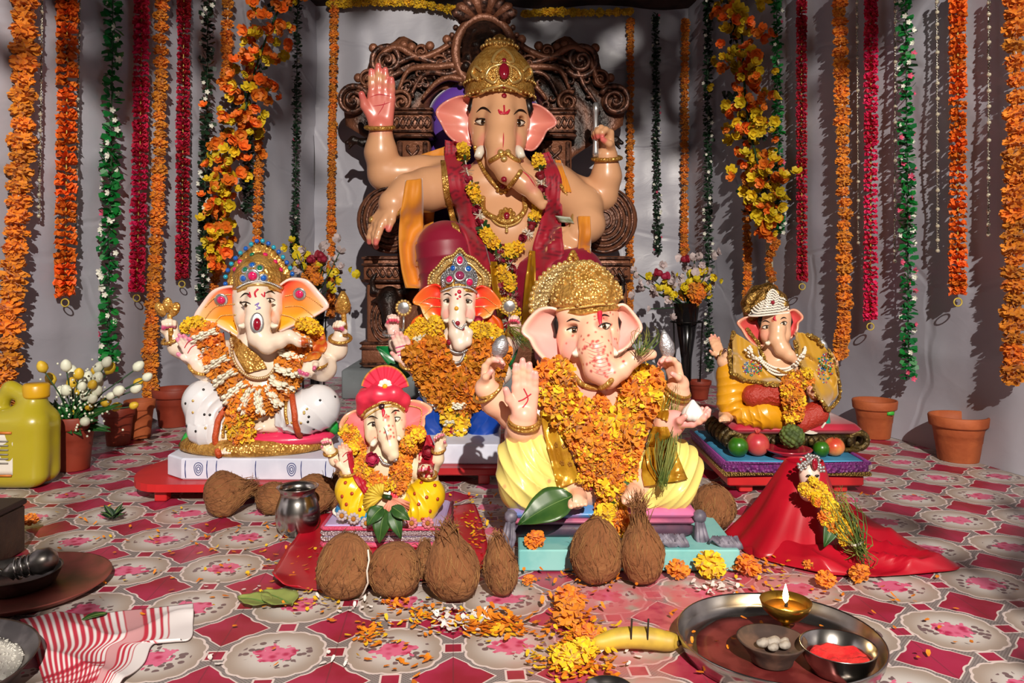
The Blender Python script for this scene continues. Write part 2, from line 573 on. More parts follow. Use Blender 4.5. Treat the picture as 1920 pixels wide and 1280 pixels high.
        MB().ell(ci + n * rw * .34, (rh * .33, rh * .36, rw * .06), 10, 5, R_).build('pupil', M('pupil', '050303', rough=.08), e)
        MB().tube([alm(PI * (1 - i / 10), 1.03) + n * rw * (.12 + .22 * math.sin(PI * i / 10)) for i in range(-1, 11)], [rh * .06] + [rh * (.1 + .12 * math.sin(PI * i / 11)) for i in range(1, 12)], 5).build('upper_lid', M('lid_' + lidc, lidc, rough=.4), e)
        MB().tube([alm(-PI * i / 10, 1.02) + n * rw * .1 for i in range(11)], rh * .07, 5).build('lower_lid', M('lid_' + lidc, lidc, rough=.4), e)
        return e
    def ear(s, inner, outer, colf, rip=3.0, nr=5, th=3, o0=-6, o1=10, nu=14, nv=30, mat=None, curl=0):
        ci = catmull(inner, nv); co = catmull(outer, nv); g = []
        for i in range(nu):
            u = i / (nu - 1); row = []
            for j in range(nv):
                v = j / (nv - 1)
                p = ci[j] * (1 - u) + co[j] * u
                o = o0 + (o1 - o0) * u + math.sin(u * PI) * -6 + math.sin(v * PI * nr * 2) * rip * (u ** 1.2) + curl * max(0, u - .8) * 5
                row.append(s.W(p[0], p[1], o))
            g.append(row)
        du = g[-1][nv // 2] - g[0][nv // 2]; dv = g[nu // 2][-1] - g[nu // 2][0]
        if du.cross(dv).y > 0: g = [r[::-1] for r in g]; flip = True
        else: flip = False
        m = MB().sheet(g, s.r(th), lambda u, v, b: colf(u, 1 - v if flip else v, b))
        ob = m.build('ear', mat or M('painted_ear', rough=.3, vcol=True, coat=.3), s.root, vcol=True)
        s.bv.append(BVHTree.FromPolygons(m.v, m.f))
        return ob
    def ring(s, px, py, o, rx, ry, tilt, r, mat, name='bracelet', ahead=None, n=26, bead=False):
        # bangle around a limb: ellipse rx (image) x depth, tilted in the image plane
        ct = s.W(px, py, o); R_ = Matrix.Rotation(-tilt, 3, 'Y')
        pts = [ct + R_ @ Vector((s.r(rx) * math.cos(a), -s.r(rx) * math.sin(a), s.r(ry) * -math.sin(a))) for a in [2 * PI * i / n for i in range(n)]]
        m = MB().tube(pts, s.r(r), 8, closed=True)
        b = m.build(name, mat, s.root)
        if bead:
            m2 = MB()
            for p in pts: m2.ell(ct + (p - ct) * 1.06, s.r(r * .8), 6, 4)
            m2.build('beading', mat, b, kind='stuff')
        return b
    def jewel(s, px, py, rr, mat, parent=None, lift=None, sq=1.0, name='jewel', dflt=0):
        l, n = s.hit(px, py, 0, dflt)
        x, y = frame_of(n); R_ = Matrix((x, y, n)).transposed()
        mount = any(q in name for q in ('mount', 'boss', 'brooch')) and 'stone' not in name
        if mount: return MB().lathe([(s.r(rr), 0), (s.r(rr), s.r(rr * .16)), (s.r(rr * .86), s.r(rr * .26)), (s.r(rr * .5), s.r(rr * .2))], l, 16, axis=R_, squash=sq).build(name, mat, parent or s.root)
        return MB().ell(l + n * s.r(rr * .3 + (lift or 0)), (s.r(rr), s.r(rr * sq), s.r(rr * .6)), 12, 6, R_).build(name, mat, parent or s.root)
    def strip(s, name, left, right, mat, nu=9, nv=40, lift=5, fold=2.0, nf=2.5, th=2, dflt=0, colf=None, parent=None, label=None, smoothk=3, vcol=False, mo=None):
        # cloth band laid over the body between two image edges
        a = catmull(left, nv); b = catmull(right, nv)
        Y = np.zeros((nu, nv)); PX = np.zeros((nu, nv, 2))
        for i in range(nu):
            u = i / (nu - 1)
            for j in range(nv):
                p = a[j][:2] * (1 - u) + b[j][:2] * u; PX[i, j] = p
                l, n_ = s.hit(p[0], p[1], 0, dflt)
                dep = l.y
                if mo is not None: dep = min(max(dep, s.d0 - (mo[1](p) if callable(mo[1]) else mo[1]) / s.k), s.d0 - mo[0] / s.k)
                Y[i, j] = dep
        for _ in range(smoothk):
            Z = np.pad(Y, 1, 'edge'); Y = np.minimum(Y, (Z[:-2, 1:-1] + Z[2:, 1:-1] + Z[1:-1, :-2] + Z[1:-1, 2:] + Z[1:-1, 1:-1]) / 5)
        g = []
        for i in range(nu):
            u = i / (nu - 1)
            g.append([P(PX[i, j][0], PX[i, j][1], Y[i, j] - s.r(lift + fold * math.sin(u * PI * 2 * nf + j * .12))) for j in range(nv)])
        du = g[-1][nv // 2] - g[0][nv // 2]; dv = g[nu // 2][-1] - g[nu // 2][0]
        if du.cross(dv).y > 0: g = g[::-1]
        m = MB().sheet(g, s.r(th), colf)
        o = m.build(name, mat, parent or s.root, label=label, vcol=bool(colf))
        s.bv.append(BVHTree.FromPolygons(m.v, m.f))
        return o
# ================================================================== SETTING
LA, LB = 2.467, .2565      # left cloth wall: d = LA / (LB + (960-px)/F)
RA, RB = 2.295, .248
def wx_left(d): return -1.21 - LB * (4.9 - d)
def wx_right(d): return 1.08 + RB * (4.9 - d)
def on_wall(px, py, off=.06):
    # a point hanging in front of whichever cloth wall is behind that spot
    if px < 600:
        nx, ny = 1 / math.hypot(1, LB), -LB / math.hypot(1, LB)
        t = (px - 960) / F
        d = (LA - off * math.hypot(1, LB)) / (LB - t)
    elif px > 1287:
        t = (px - 960) / F
        d = (RA - off * math.hypot(1, RB)) / (RB + t)
    else: d = 4.9 - off
    return P(px, py, d)

def floor_material():
    m, nt, b = new_mat('printed_floor_sheet')
    L = nt.links.new
    tc = nt.nodes.new('ShaderNodeTexCoord')
    mp = nt.nodes.new('ShaderNodeMapping')
    T = .205
    mp.vector_type = 'POINT'
    mp.inputs['Rotation'].default_value = (0, 0, math.radians(-4.2))
    mp.inputs['Scale'].default_value = (1 / T, 1 / T, 1 / T)
    mp.inputs['Location'].default_value = (FLOOR_OFF[0], FLOOR_OFF[1], 0)
    L(tc.outputs['Object'], mp.inputs['Vector'])
    # slight hand-laid waviness
    sx = nt.nodes.new('ShaderNodeSeparateXYZ'); L(mp.outputs[0], sx.inputs[0])
    u = E(nt, sx.outputs[0]); v = E(nt, sx.outputs[1])
    fu = (u + .5).op('FRACT') - .5; fv = (v + .5).op('FRACT') - .5
    r = (fu * fu + fv * fv).op('SQRT')
    th = fv.op('ARCTAN2', fu)
    scal = (th * 8).op('COSINE').abs() * .018 + (th * 4).op('COSINE') * -.012
    R0 = scal + .405
    med = r - R0                       # <0 inside the medallion
    au = fu.abs(); av = fv.abs()
    gu = au * -1 + .5; gv = av * -1 + .5
    star = gu + gv                     # distance (L1) from the tile corner
    red_star = (star - .335).max((med * -1) + .055)
    sq_u = gu.max(av) - .072; sq_v = gv.max(au) - .072
    sq = sq_u.min(sq_v)
    redf = red_star.min(sq)
    # colours
    nz = nt.nodes.new('ShaderNodeTexNoise'); nz.inputs['Scale'].default_value = 9; nz.inputs['Detail'].default_value = 5
    L(tc.outputs['Object'], nz.inputs['Vector']); nn = E(nt, nz.outputs[0])
    hat = ((u * 190).op('SINE') * (v * 190).op('SINE')).gt(.12)
    hatc = mixc(nt, hat, lin('8a8280'), lin('686062'))
    redc = mixc(nt, nn.ramp(.35, .65), lin('8c1a30'), lin('a3284a'))
    fade = r.ramp(.16, .4)
    medc = mixc(nt, fade, lin('c6c0bc'), lin('a09186'))
    # rose bouquet: petals from a warped cell pattern
    wv = nt.nodes.new('ShaderNodeTexVoronoi'); wv.inputs['Scale'].default_value = 11; L(mp.outputs[0], wv.inputs['Vector'])
    wd = nt.nodes.new('ShaderNodeTexNoise'); wd.inputs['Scale'].default_value = 12; L(mp.outputs[0], wd.inputs['Vector'])
    wr = E(nt, wd.outputs[0])
    el = (fu * fu * .8 + fv * fv * 1.15).op('SQRT')
    rose = (el + (wr - .5) * .3).lt(.15)
    rc = mixc(nt, E(nt, wv.outputs['Distance']).ramp(.15, .55), lin('b02450'), lin('d4688a'))
    leaf_v = nt.nodes.new('ShaderNodeTexVoronoi'); leaf_v.inputs['Scale'].default_value = 14; L(mp.outputs[0], leaf_v.inputs['Vector'])
    leafm = E(nt, leaf_v.outputs['Distance']).lt(.42) * (el.lt(.275)) * el.gt(.12) * ((th * 2 + 1.2).op('COSINE').gt(-.35))
    c = mixc(nt, leafm, medc, lin('6e5a5c'))
    c = mixc(nt, rose, c, rc)
    out = mixc(nt, med.lt(0), hatc, c)
    out = mixc(nt, redf.lt(0), out, redc)
    line = med.abs().lt(.011).op('MAXIMUM', (redf - .006).abs().lt(.009))
    out = mixc(nt, line, out, lin('d5c6c2'))
    # seam lines of the sheet
    seam = gu.lt(.006)
    out = mixc(nt, seam * .45, out, lin('4a3034'))
    # red powder spilled in front of the offerings
    sp = nt.nodes.new('ShaderNodeSeparateXYZ'); L(tc.outputs['Object'], sp.inputs[0])
    wxx = E(nt, sp.outputs[0]); wyy = E(nt, sp.outputs[1])
    def spot(x, y, rad): return (((wxx - x) * (wxx - x) + (wyy - y) * (wyy - y)).op('SQRT')).ramp(rad * .2, rad, 1, 0)
    st = spot(.30, 1.58, .36).max(spot(.16, 1.40, .22) * .7).max(spot(-.2, 1.95, .3) * .6).max(spot(.5, 1.75, .3) * .8)
    nz2 = nt.nodes.new('ShaderNodeTexNoise'); nz2.inputs['Scale'].default_value = 22; nz2.inputs['Detail'].default_value = 7
    L(tc.outputs['Object'], nz2.inputs['Vector'])
    out = mixc(nt, st * E(nt, nz2.outputs[0]).ramp(.3, .56) * .85, out, lin('c9616a'))
    L(out, b.inputs['Base Color'])
    nz3 = nt.nodes.new('ShaderNodeTexNoise'); nz3.inputs['Scale'].default_value = 5; nz3.inputs['Detail'].default_value = 6
    L(tc.outputs['Object'], nz3.inputs['Vector'])
    L(E(nt, nz3.outputs[0]).ramp(.3, .7, .28, .5).s, b.inputs['Roughness'])
    bp = nt.nodes.new('ShaderNodeBump'); bp.inputs['Strength'].default_value = .25; bp.inputs['Distance'].default_value = .01
    L(nz3.outputs[0], bp.inputs['Height']); L(bp.outputs[0], b.inputs['Normal'])
    return m

FLOOR_OFF = (0.50, 0.10)
fl = MB()
nx_, ny_ = 50, 50
vv = []; ff = []
for j in range(ny_ + 1):
    d = .3 + (5.0 - .3) * j / ny_
    for i in range(nx_ + 1):
        x = wx_left(d) - .05 + (wx_right(d) - wx_left(d) + .1) * i / nx_
        vv.append((x, d, min(0, .004 * (noise.noise(Vector((x * 2.2, d * 2.2, 3))) - .3))))
for j in range(ny_):
    for i in range(nx_):
        a = j * (nx_ + 1) + i; ff.append((a, a + 1, a + nx_ + 2, a + nx_ + 1))
mesh_obj('floor', vv, ff, floor_material(), kind='structure')

_sw = []
def satin_wall():
    if _sw: return _sw[0]
    m, nt, b = new_mat('white_satin_hanging'); L = nt.links.new; _sw.append(m)
    tc = nt.nodes.new('ShaderNodeTexCoord')
    mp = nt.nodes.new('ShaderNodeMapping'); mp.inputs['Scale'].default_value = (1, 1, 1.9); mp.inputs['Rotation'].default_value = (.25, .3, 0); L(tc.outputs['Object'], mp.inputs[0])
    nz = nt.nodes.new('ShaderNodeTexNoise'); nz.inputs['Scale'].default_value = 1.6; nz.inputs['Detail'].default_value = 3; L(tc.outputs['Object'], nz.inputs[0])
    ad = nt.nodes.new('ShaderNodeVectorMath'); ad.operation = 'MULTIPLY_ADD'; L(nz.outputs['Color'], ad.inputs[0]); ad.inputs[1].default_value = (.5, .5, .5); L(mp.outputs[0], ad.inputs[2])
    vo = nt.nodes.new('ShaderNodeTexVoronoi'); vo.feature = 'DISTANCE_TO_EDGE'; vo.inputs['Scale'].default_value = 1.1; L(ad.outputs[0], vo.inputs['Vector'])
    vo2 = nt.nodes.new('ShaderNodeTexVoronoi'); vo2.feature = 'F1'; vo2.inputs['Scale'].default_value = 1.9; L(ad.outputs[0], vo2.inputs['Vector'])
    n2 = nt.nodes.new('ShaderNodeTexNoise'); n2.inputs['Scale'].default_value = 7; n2.inputs['Detail'].default_value = 6; n2.inputs['Distortion'].default_value = 1.2; L(mp.outputs[0], n2.inputs[0])
    cr = E(nt, vo.outputs['Distance']).ramp(0, .035, 0, 1)
    hgt = cr * .35 + E(nt, vo2.outputs['Distance']) * .7 + E(nt, n2.outputs[0]) * .25
    bp = nt.nodes.new('ShaderNodeBump'); bp.inputs['Strength'].default_value = .3; bp.inputs['Distance'].default_value = .02
    L(hgt.s, bp.inputs['Height']); L(bp.outputs[0], b.inputs['Normal'])
    L(mixc(nt, E(nt, nz.outputs[0]).ramp(.35, .65), lin('b2b2bd'), lin('a0a0ac')), b.inputs['Base Color'])
    b.inputs['Roughness'].default_value = .36
    return m
def cloth_wall(name, a, b, nrm, seed):
    # a, b: floor points; wrinkled white satin hung from floor to roof
    vv = []; ff = []; n = 150; mz = 130; top = 2.62
    for j in range(mz + 1):
        z = top * j / mz
        for i in range(n + 1):
            t = i / n
            x = a[0] + (b[0] - a[0]) * t; y = a[1] + (b[1] - a[1]) * t
            ln = math.hypot(b[0] - a[0], b[1] - a[1]) * t
            q = Vector((ln * 1.3, z * .9, seed))
            f = .020 * noise.noise(q)
            # long creases where the cloth was folded
            f += .013 * (1 - abs(noise.noise(Vector((ln * 1.1 + z * .4, z * 2.6, seed + 7)))) * 3) * (noise.noise(Vector((ln * .8, z * .8, seed + 3))) > -.1)
            f += .004 * noise.noise(Vector((ln * 9, z * 5, seed + 20))) + .006 * noise.noise(Vector((ln * 6, z * .7, seed + 11)))
            f += .02 * max(0, 1 - z / .22) ** 2 * (1 + .5 * noise.noise(Vector((ln * 4, 0, seed))))
            vv.append((x + nrm[0] * f, y + nrm[1] * f, z))
    for j in range(mz):
        for i in range(n):
            k = j * (n + 1) + i; ff.append((k, k + 1, k + n + 2, k + n + 1))
    return mesh_obj(name, vv, ff, satin_wall(), kind='structure')
hl = math.hypot(1, LB); hr = math.hypot(1, RB)
cloth_wall('wall_left', (wx_left(.3), .3), (wx_left(4.9), 4.9), (1 / hl, -LB / hl), 1)
cloth_wall('wall_back', (wx_left(4.9), 4.9), (wx_right(4.9), 4.9), (0, -1), 31)
cloth_wall('wall_right', (wx_right(4.9), 4.9), (wx_right(.3), .3), (-1 / hr, -RB / hr), 61)
# dark cloth roof at the back of the tent, only its rear strip is seen
vv = []; ff = []
for j in range(5):
    for i in range(41):
        x = -1.3 + 2.45 * i / 40; d = 4.15 + .75 * j / 4
        vv.append((x, d, 2.262 - .012 * (x) - .012 * math.sin(x * 9) * (j == 4) + .02 * (4 - j)))
for j in range(4):
    for i in range(40):
        k = j * 41 + i; ff.append((k, k + 41, k + 42, k + 1))
mesh_obj('ceiling', vv, ff, M('dark_roof_cloth', '2a1d1a', rough=.8, col2='45302a', nscale=8), kind='structure')

# ================================================================== PLINTH AND THRONE
m = MB().box((( P(640,0,4.05).x + P(1250,0,4.05).x) / 2, 4.45, .074), (P(1250,0,4.05).x - P(640,0,4.05).x, .8, .148), bev=.008)
o = m.build('plinth', M('grey_plinth', '7d8589', rough=.6, col2='6d7478', nscale=6)); props(o, 'grey painted plinth the carved throne stands on', 'plinth')

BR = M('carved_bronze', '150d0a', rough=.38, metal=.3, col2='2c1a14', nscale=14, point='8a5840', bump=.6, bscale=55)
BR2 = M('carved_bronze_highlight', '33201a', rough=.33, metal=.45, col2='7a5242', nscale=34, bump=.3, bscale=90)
th = thing('throne', 'tall carved dark bronze throne with scroll crest and purple back', 'throne', (P(908, 0, 4.3).x, 4.3, .148))
TX = 908
def mir(p): return (2 * TX - p[0],) + tuple(p[1:])
def spiral(cx, cy, R_, turns, a0, sgn, d, r, n=46, grow=.03):
    out = []; rr = []
    for i in range(n):
        t = i / (n - 1); a = a0 + sgn * turns * 2 * PI * t; q = R_ * (1 - t) ** .8
        out.append(P(cx + q * math.cos(a), cy - q * math.sin(a), d - grow * t)); rr.append(r * (1 - .55 * t))
    return out, rr
for side in (0, 1):
    f = mir if side else (lambda p: p)
    sg = -1 if side else 1
    # backing of the crest between outer profile and arch of the cushion
    outer = [(648, 235), (646, 180), (680, 150), (700, 100), (735, 84), (775, 100), (815, 92), (855, 70), (908, 60)]
    inner = [(802, 330), (799, 250), (806, 195), (826, 168), (850, 158), (872, 152), (890, 150), (900, 149), (908, 149)]
    ci = catmull([f(p) for p in inner], 40); co = catmull([f(p) for p in outer], 40); g = []
    for i in range(14):
        u = i / 13
        g.append([P(*(ci[j] * (1 - u) + co[j] * u), 4.5 - .04 * math.sin(PI * u) - .012 * math.sin(u * 22 + j * .5)) for j in range(40)])
    if not side: pass
    else: g = g[::-1]
    du = g[-1][20] - g[0][20]; dv = g[7][-1] - g[7][0]
    if du.cross(dv).y > 0: g = g[::-1]
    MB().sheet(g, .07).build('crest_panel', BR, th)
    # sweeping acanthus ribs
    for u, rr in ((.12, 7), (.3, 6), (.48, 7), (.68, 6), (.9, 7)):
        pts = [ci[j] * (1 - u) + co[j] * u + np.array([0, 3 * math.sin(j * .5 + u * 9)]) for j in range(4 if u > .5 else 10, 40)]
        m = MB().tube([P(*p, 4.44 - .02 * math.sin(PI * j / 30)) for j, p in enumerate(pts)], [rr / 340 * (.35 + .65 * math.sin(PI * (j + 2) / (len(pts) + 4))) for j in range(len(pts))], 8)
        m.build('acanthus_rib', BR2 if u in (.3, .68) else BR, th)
    # small carved curls filling the panel
    m = MB(); random.seed(5 + side)
    for k in range(70):
        j = random.randint(8, 38); u = random.uniform(.1, .95); p = ci[j] * (1 - u) + co[j] * u; r_ = random.uniform(5, 10); a0 = random.uniform(0, 6.3)
        m.tube([P(p[0] + r_ * (1 - i / 13) * math.cos(a0 + i * .5), p[1] + r_ * (1 - i / 13) * math.sin(a0 + i * .5), 4.455 - .02 * math.sin(PI * u)) for i in range(12)], [.006 + .004 * math.sin(i / 11 * PI) for i in range(12)], 5)
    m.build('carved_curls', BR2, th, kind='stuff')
    # volutes
    for cx, cy, R_, tu, a0, s_ in ((662, 188, 29, 2.1, .4, 1), (726, 112, 33, 2.2, -.6, -1), (690, 148, 17, 1.6, .9, 1), (790, 95, 14, 1.5, -.4, -1), (752, 190, 20, 1.7, 2.2, -1), (826, 118, 15, 1.5, 2.6, -1)):
        p = f((cx, cy))
        pts, rr = spiral(p[0], p[1], R_, tu, a0 if not side else PI - a0, s_ * sg, 4.43, R_ * .2 / 340)
        m = MB().tube(pts, rr, 9); m.ell(P(p[0], p[1], 4.41), R_ * .2 / 340, 10, 6)
        v = m.build('volute', BR2 if R_ > 25 else BR, th)
        MB().lathe([(R_ * .95 / 340, -.03), (R_ * .95 / 340, .0), (R_ * .8 / 340, .012), (.001, .02)], P(p[0], p[1], 4.46), 20, axis=Matrix.Rotation(PI / 2, 3, 'X')).build('volute_disc', BR, v)
    # leaf curls on the top edge
    for cx, cy in ((757, 84), (772, 88), (806, 86), (700, 90), (672, 146), (838, 74)):
        p = f((cx, cy)); MB().ell(P(p[0], p[1], 4.44), (9 / 340, .022, 9 / 340), 10, 6).build('leaf_curl', BR, th)
    # pillar
    x0, x1 = (745, 806)
    cxp = f(((x0 + x1) / 2, 0))[0]; wd_ = (x1 - x0) / 340; X = P(cxp, 0, 4.4).x
    zt = P(0, 262, 4.36).z; zb = .148
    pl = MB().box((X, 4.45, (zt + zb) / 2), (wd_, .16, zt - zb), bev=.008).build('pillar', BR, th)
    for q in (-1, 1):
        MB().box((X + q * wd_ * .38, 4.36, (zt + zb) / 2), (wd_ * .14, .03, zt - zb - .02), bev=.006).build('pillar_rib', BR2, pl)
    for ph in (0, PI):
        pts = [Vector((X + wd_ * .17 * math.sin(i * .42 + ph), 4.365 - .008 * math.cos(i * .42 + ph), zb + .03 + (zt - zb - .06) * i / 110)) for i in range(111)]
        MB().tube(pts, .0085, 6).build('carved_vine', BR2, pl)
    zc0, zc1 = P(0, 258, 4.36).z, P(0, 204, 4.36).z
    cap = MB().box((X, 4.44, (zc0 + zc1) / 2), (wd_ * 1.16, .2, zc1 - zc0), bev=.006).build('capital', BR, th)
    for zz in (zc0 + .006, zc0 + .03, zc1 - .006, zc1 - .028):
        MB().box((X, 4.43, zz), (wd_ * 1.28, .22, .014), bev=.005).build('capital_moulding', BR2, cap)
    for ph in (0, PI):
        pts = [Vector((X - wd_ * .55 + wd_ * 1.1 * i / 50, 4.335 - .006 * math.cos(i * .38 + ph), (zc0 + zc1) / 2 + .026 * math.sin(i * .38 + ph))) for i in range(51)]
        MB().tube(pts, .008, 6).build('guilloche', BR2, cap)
    # arm: carved swirl panel, cap block, post and base
    ax = f((1140, 0))[0] if not side else 1140
    ax = 1140 if side else 2 * TX - 1140 - 44 + 0
    ax = 1142 if side else 722
    D = 4.12
    sw = MB()
    sw.lathe([(64 / 364, -.06), (64 / 364, .0), (58 / 364, .02), (.001, .03)], P(ax - (10 if side else -10), 412, D + .05), 30, axis=Matrix.Rotation(PI / 2, 3, 'X'))
    sp_ = sw.build('arm_swirl', BR, th)
    for k in range(5):
        R_ = 60 - k * 11
        pts = [P(ax - (10 if side else -10) + R_ * math.cos(a) * .9, 412 + R_ * math.sin(a), D + .02) for a in [(.2 + 1.75 * PI * i / 30) + (PI if side else 0) + k * .25 for i in range(31)]]
        MB().tube(pts, .008, 6).build('carved_groove', BR2, sp_)
    cb = MB().box((P(ax, 0, D).x, D + .17, P(0, 505, D).z), (78 / 364, .4, 50 / 364), bev=.01).build('arm_cap', BR, th)
    for yy in (484, 496, 526):
        MB().box((P(ax, 0, D).x, D + .15, P(0, yy, D).z), (84 / 364, .4, .014), bev=.005).build('arm_moulding', BR2, cb)
    for ph in (0, PI):
        pts = [P(ax - 34 + 68 * i / 40, 511 + 8 * math.sin(i * .45 + ph), D - .035 - .004 * math.cos(i * .45 + ph)) for i in range(41)]
        MB().tube(pts, .006, 6).build('arm_guilloche', BR2, cb)
    zt2, zb2 = P(0, 530, D).z, .148
    po = MB().box((P(ax, 0, D).x, D + .17, (zt2 + zb2) / 2), (68 / 364, .36, zt2 - zb2), bev=.012).build('arm_post', BR, th)
    for k in range(4):
        R_ = 26 - k * 6
        pts = [P(ax + R_ * math.cos(a), 600 + R_ * 1.6 * math.sin(a), D - .012) for a in [.5 + 1.6 * PI * i / 24 for i in range(25)]]
        MB().tube(pts, .007, 6).build('carved_groove', BR2, po)
    bb_ = MB().box((P(ax, 0, D).x, D + .16, P(0, 664, D).z), (84 / 364, .4, 46 / 364), bev=.01).build('arm_base', BR, th)
    for yy in (642, 652, 680):
        MB().box((P(ax, 0, D).x, D + .15, P(0, yy, D).z), (90 / 364, .4, .013), bev=.005).build('base_moulding', BR2, bb_)
    # bull head on the arm post
    hx = ax + (8 if not side else -6)
    S = Sdf(); sc = 1 / 364
    W_ = lambda px, py, o: P(px, py, D - o * sc)
    S.ell(W_(hx, 562, 14), (22 * sc, 22 * sc, 26 * sc)); S.cone(W_(hx, 570, 20), W_(hx, 600, 34), 17 * sc, 13 * sc, .02)
    for q in (-1, 1):
        S.chain([(W_(hx + q * 16, 548, 14), 7 * sc), (W_(hx + q * 30, 545, 18), 6 * sc), (W_(hx + q * 32, 525, 22), 4 * sc), (W_(hx + q * 24, 512, 24), 2 * sc)], .01)
        S.cone(W_(hx + q * 18, 560, 16), W_(hx + q * 32, 566, 16), 6 * sc, 3 * sc, .01)
    v, q = S.mesh(.005); quads_obj('bull_head', v, q, BR, th)
    # small dragon finial reaching out from the side
    S = Sdf(); gx = f((700, 0))[0]
    pts = [(f((705, 262))[0], 262, 0, 9), (f((680, 268))[0], 268, 4, 8), (f((662, 262))[0], 262, 6, 7), (f((650, 268))[0], 268, 8, 4)]
    S.chain([(P(a, b, 4.4 - o * sc), r_ * sc) for a, b, o, r_ in pts], .015)
    S.cone(P(f((664, 266))[0], 266, 4.38), P(f((654, 278))[0], 278, 4.38), 4 * sc, 2.5 * sc, .01)
    v, q = S.mesh(.004); quads_obj('dragon_finial', v, q, BR, th)
# centre finial: oval frame, lion face, plume
pts = [P(908 + 54 * math.cos(a), 98 - 66 * math.sin(a), 4.42) for a in [2 * PI * i / 40 for i in range(40)]]
fr = MB().tube(pts, 9 / 340, 8, closed=True).build('crest_oval', BR, th)
m = MB()
for i in range(30):
    a = 2 * PI * i / 30; m.ell(P(908 + 66 * math.cos(a), 98 - 78 * math.sin(a), 4.43), 6 / 340, 8, 5)
m.build('oval_beading', BR2, fr, kind='stuff')
S = Sdf(); W_ = lambda px, py, o: P(px, py, 4.45 - o / 340)
S.ell(W_(908, 95, 0), (44 / 340, 34 / 340, 58 / 340)); S.ell(W_(908, 92, 24), (26 / 340, 20 / 340, 34 / 340))
S.cone(W_(908, 84, 40), W_(908, 108, 50), .02, .03, .02)
for q in (-1, 1):
    S.ell(W_(908 + q * 16, 84, 36), (.026, .02, .016)); S.cone(W_(908 + q * 14, 112, 38), W_(908 + q * 8, 122, 36), .03, .02, .02)
    for k in range(5): S.cone(W_(908 + q * (18 + k * 4), 60 + k * 16, 18), W_(908 + q * (34 + k * 3), 56 + k * 20, 8), .025, .016, .01)
v, q = S.mesh(.005); quads_obj('lion_face', v, q, BR, th)
for k in range(9):
    a = PI / 2 + (k - 4) * .3
    b0 = (908 + 24 * math.cos(a), 42 - 16 * math.sin(a)); b1 = (908 + 66 * math.cos(a), 40 - 52 * math.sin(a))
    MB().tube([P(b0[0] + (b1[0] - b0[0]) * t, b0[1] + (b1[1] - b0[1]) * t, 4.42 - .05 * t) for t in (0, .3, .6, .85, 1)], [.02, .032, .036, .028, .008], 8).build('crest_plume', BR if k % 2 else BR2, th)
# purple padded back
out = [(800, 420), (799, 250), (806, 200), (828, 172), (860, 158), (908, 152)]
lft = catmull(out, 30); g = []
for j in range(30):
    row = []
    for i in range(21):
        u = i / 20; x = lft[j][0] * (1 - u) + (2 * TX - lft[j][0]) * u
        row.append(P(x, lft[j][1], 4.52 - .05 * math.sin(PI * u) ** .5))
    g.append(row)
du = g[-1][10] - g[0][10]; dv = g[15][-1] - g[15][0]
if du.cross(dv).y > 0: g = g[::-1]
MB().sheet(g, .06).build('back_cushion', M('purple_velvet', '5b2a9e', rough=.6, sheen=.5, col2='4a2088', nscale=5), th)
MB().box((P(908, 0, 4.3).x, 4.33, .148 + .2), (300 / 364, .4, .40), bev=.02).build('seat', BR, th)
# ================================================================== SHARED MATERIALS OF THE STATUES
GOLD = M('gilt', 'd0a052', rough=.32, metal=.55, col2='b07c34', nscale=40, bump=.4, bscale=130, btype='voronoi')
GOLDS = M('gilt_smooth', 'd8b068', rough=.25, metal=.6)
SILV = M('silver', 'c8c8c8', rough=.25, metal=.85)
PEARL = M('pearl', 'e9e0d2', rough=.2, coat=.4)
REDJ = M('ruby_glass', '8a0f24', rough=.08, coat=.6)
PINKJ = M('pink_glass', 'c81a5a', rough=.08, coat=.6)
BLUEJ = M('blue_glass', '1256b0', rough=.08, coat=.6)
GREENJ = M('green_glass', '0d6a4a', rough=.08, coat=.6)
TURQ = M('turquoise_glass', '1a93b0', rough=.1, coat=.6)
BLACK = M('black_paint', '120a0a', rough=.35)
REDP = M('red_paint', 'c2203a', rough=.4)
IVORY = M('ivory_paint', 'ece2d0', rough=.25)
PAINT = M('painted_plaster', vcol=True, rough=.33, coat=.3)
def bodymat(n, **k): return M(n, vcol=True, **{**dict(rough=.33, coat=.3), **k})
V = Vector

# ================================================================== GREAT STATUE ON THE THRONE
I = Idol('elephant_headed_statue', 'great four armed elephant headed statue with gold helmet crown seated on the carved throne', 4.15, (P(945, 0, 4.15).x, 4.15, .45))
big = I
PK = lin('dd6a66'); skin = lin('dba47a')
# head
I.el(936, 228, 4, 58, 66, 56, 8); I.el(936, 190, -4, 56, 50, 52, 14)
for q in (-1, 1): I.el(936 + q * 27, 262, 28, 24, 28, 24, 14); I.el(938 + q * 30, 228, 34, 15, 11, 10, 10, sub=True)
I.ch([(940, 190, 40, 24), (940, 225, 52, 27), (938, 265, 68, 27), (940, 298, 80, 25), (954, 322, 88, 22), (984, 345, 90, 17), (1004, 368, 88, 11.5), (1016, 386, 88, 7.5)], 8)
I.ch([(1012, 382, 88, 7), (1023, 379, 90, 4)], 4)
I.ch([(938, 280, 0, 42), (942, 330, 0, 52)], 12)
# torso
I.el(945, 350, 0, 96, 52, 55, 20); I.el(900, 345, 34, 40, 32, 22, 16); I.el(990, 345, 34, 40, 32, 22, 16)
I.el(948, 435, 12, 92, 78, 68, 24); I.el(948, 520, 4, 100, 50, 66, 20)
# raised arm with open palm
I.ch([(845, 325, -14, 34), (790, 322, -20, 30), (722, 326, -14, 31), (714, 285, -2, 29), (714, 238, 8, 20)], 10)
I.hand(714, 236, 8, (.04, -.08, 1), (0, -1, 0), 112, palm=PK, tipc=PK, curls=(.05, .06, .06, .1), thumb=1, tdir=(.8, .55, .25), spread=.05, fat=1.15)
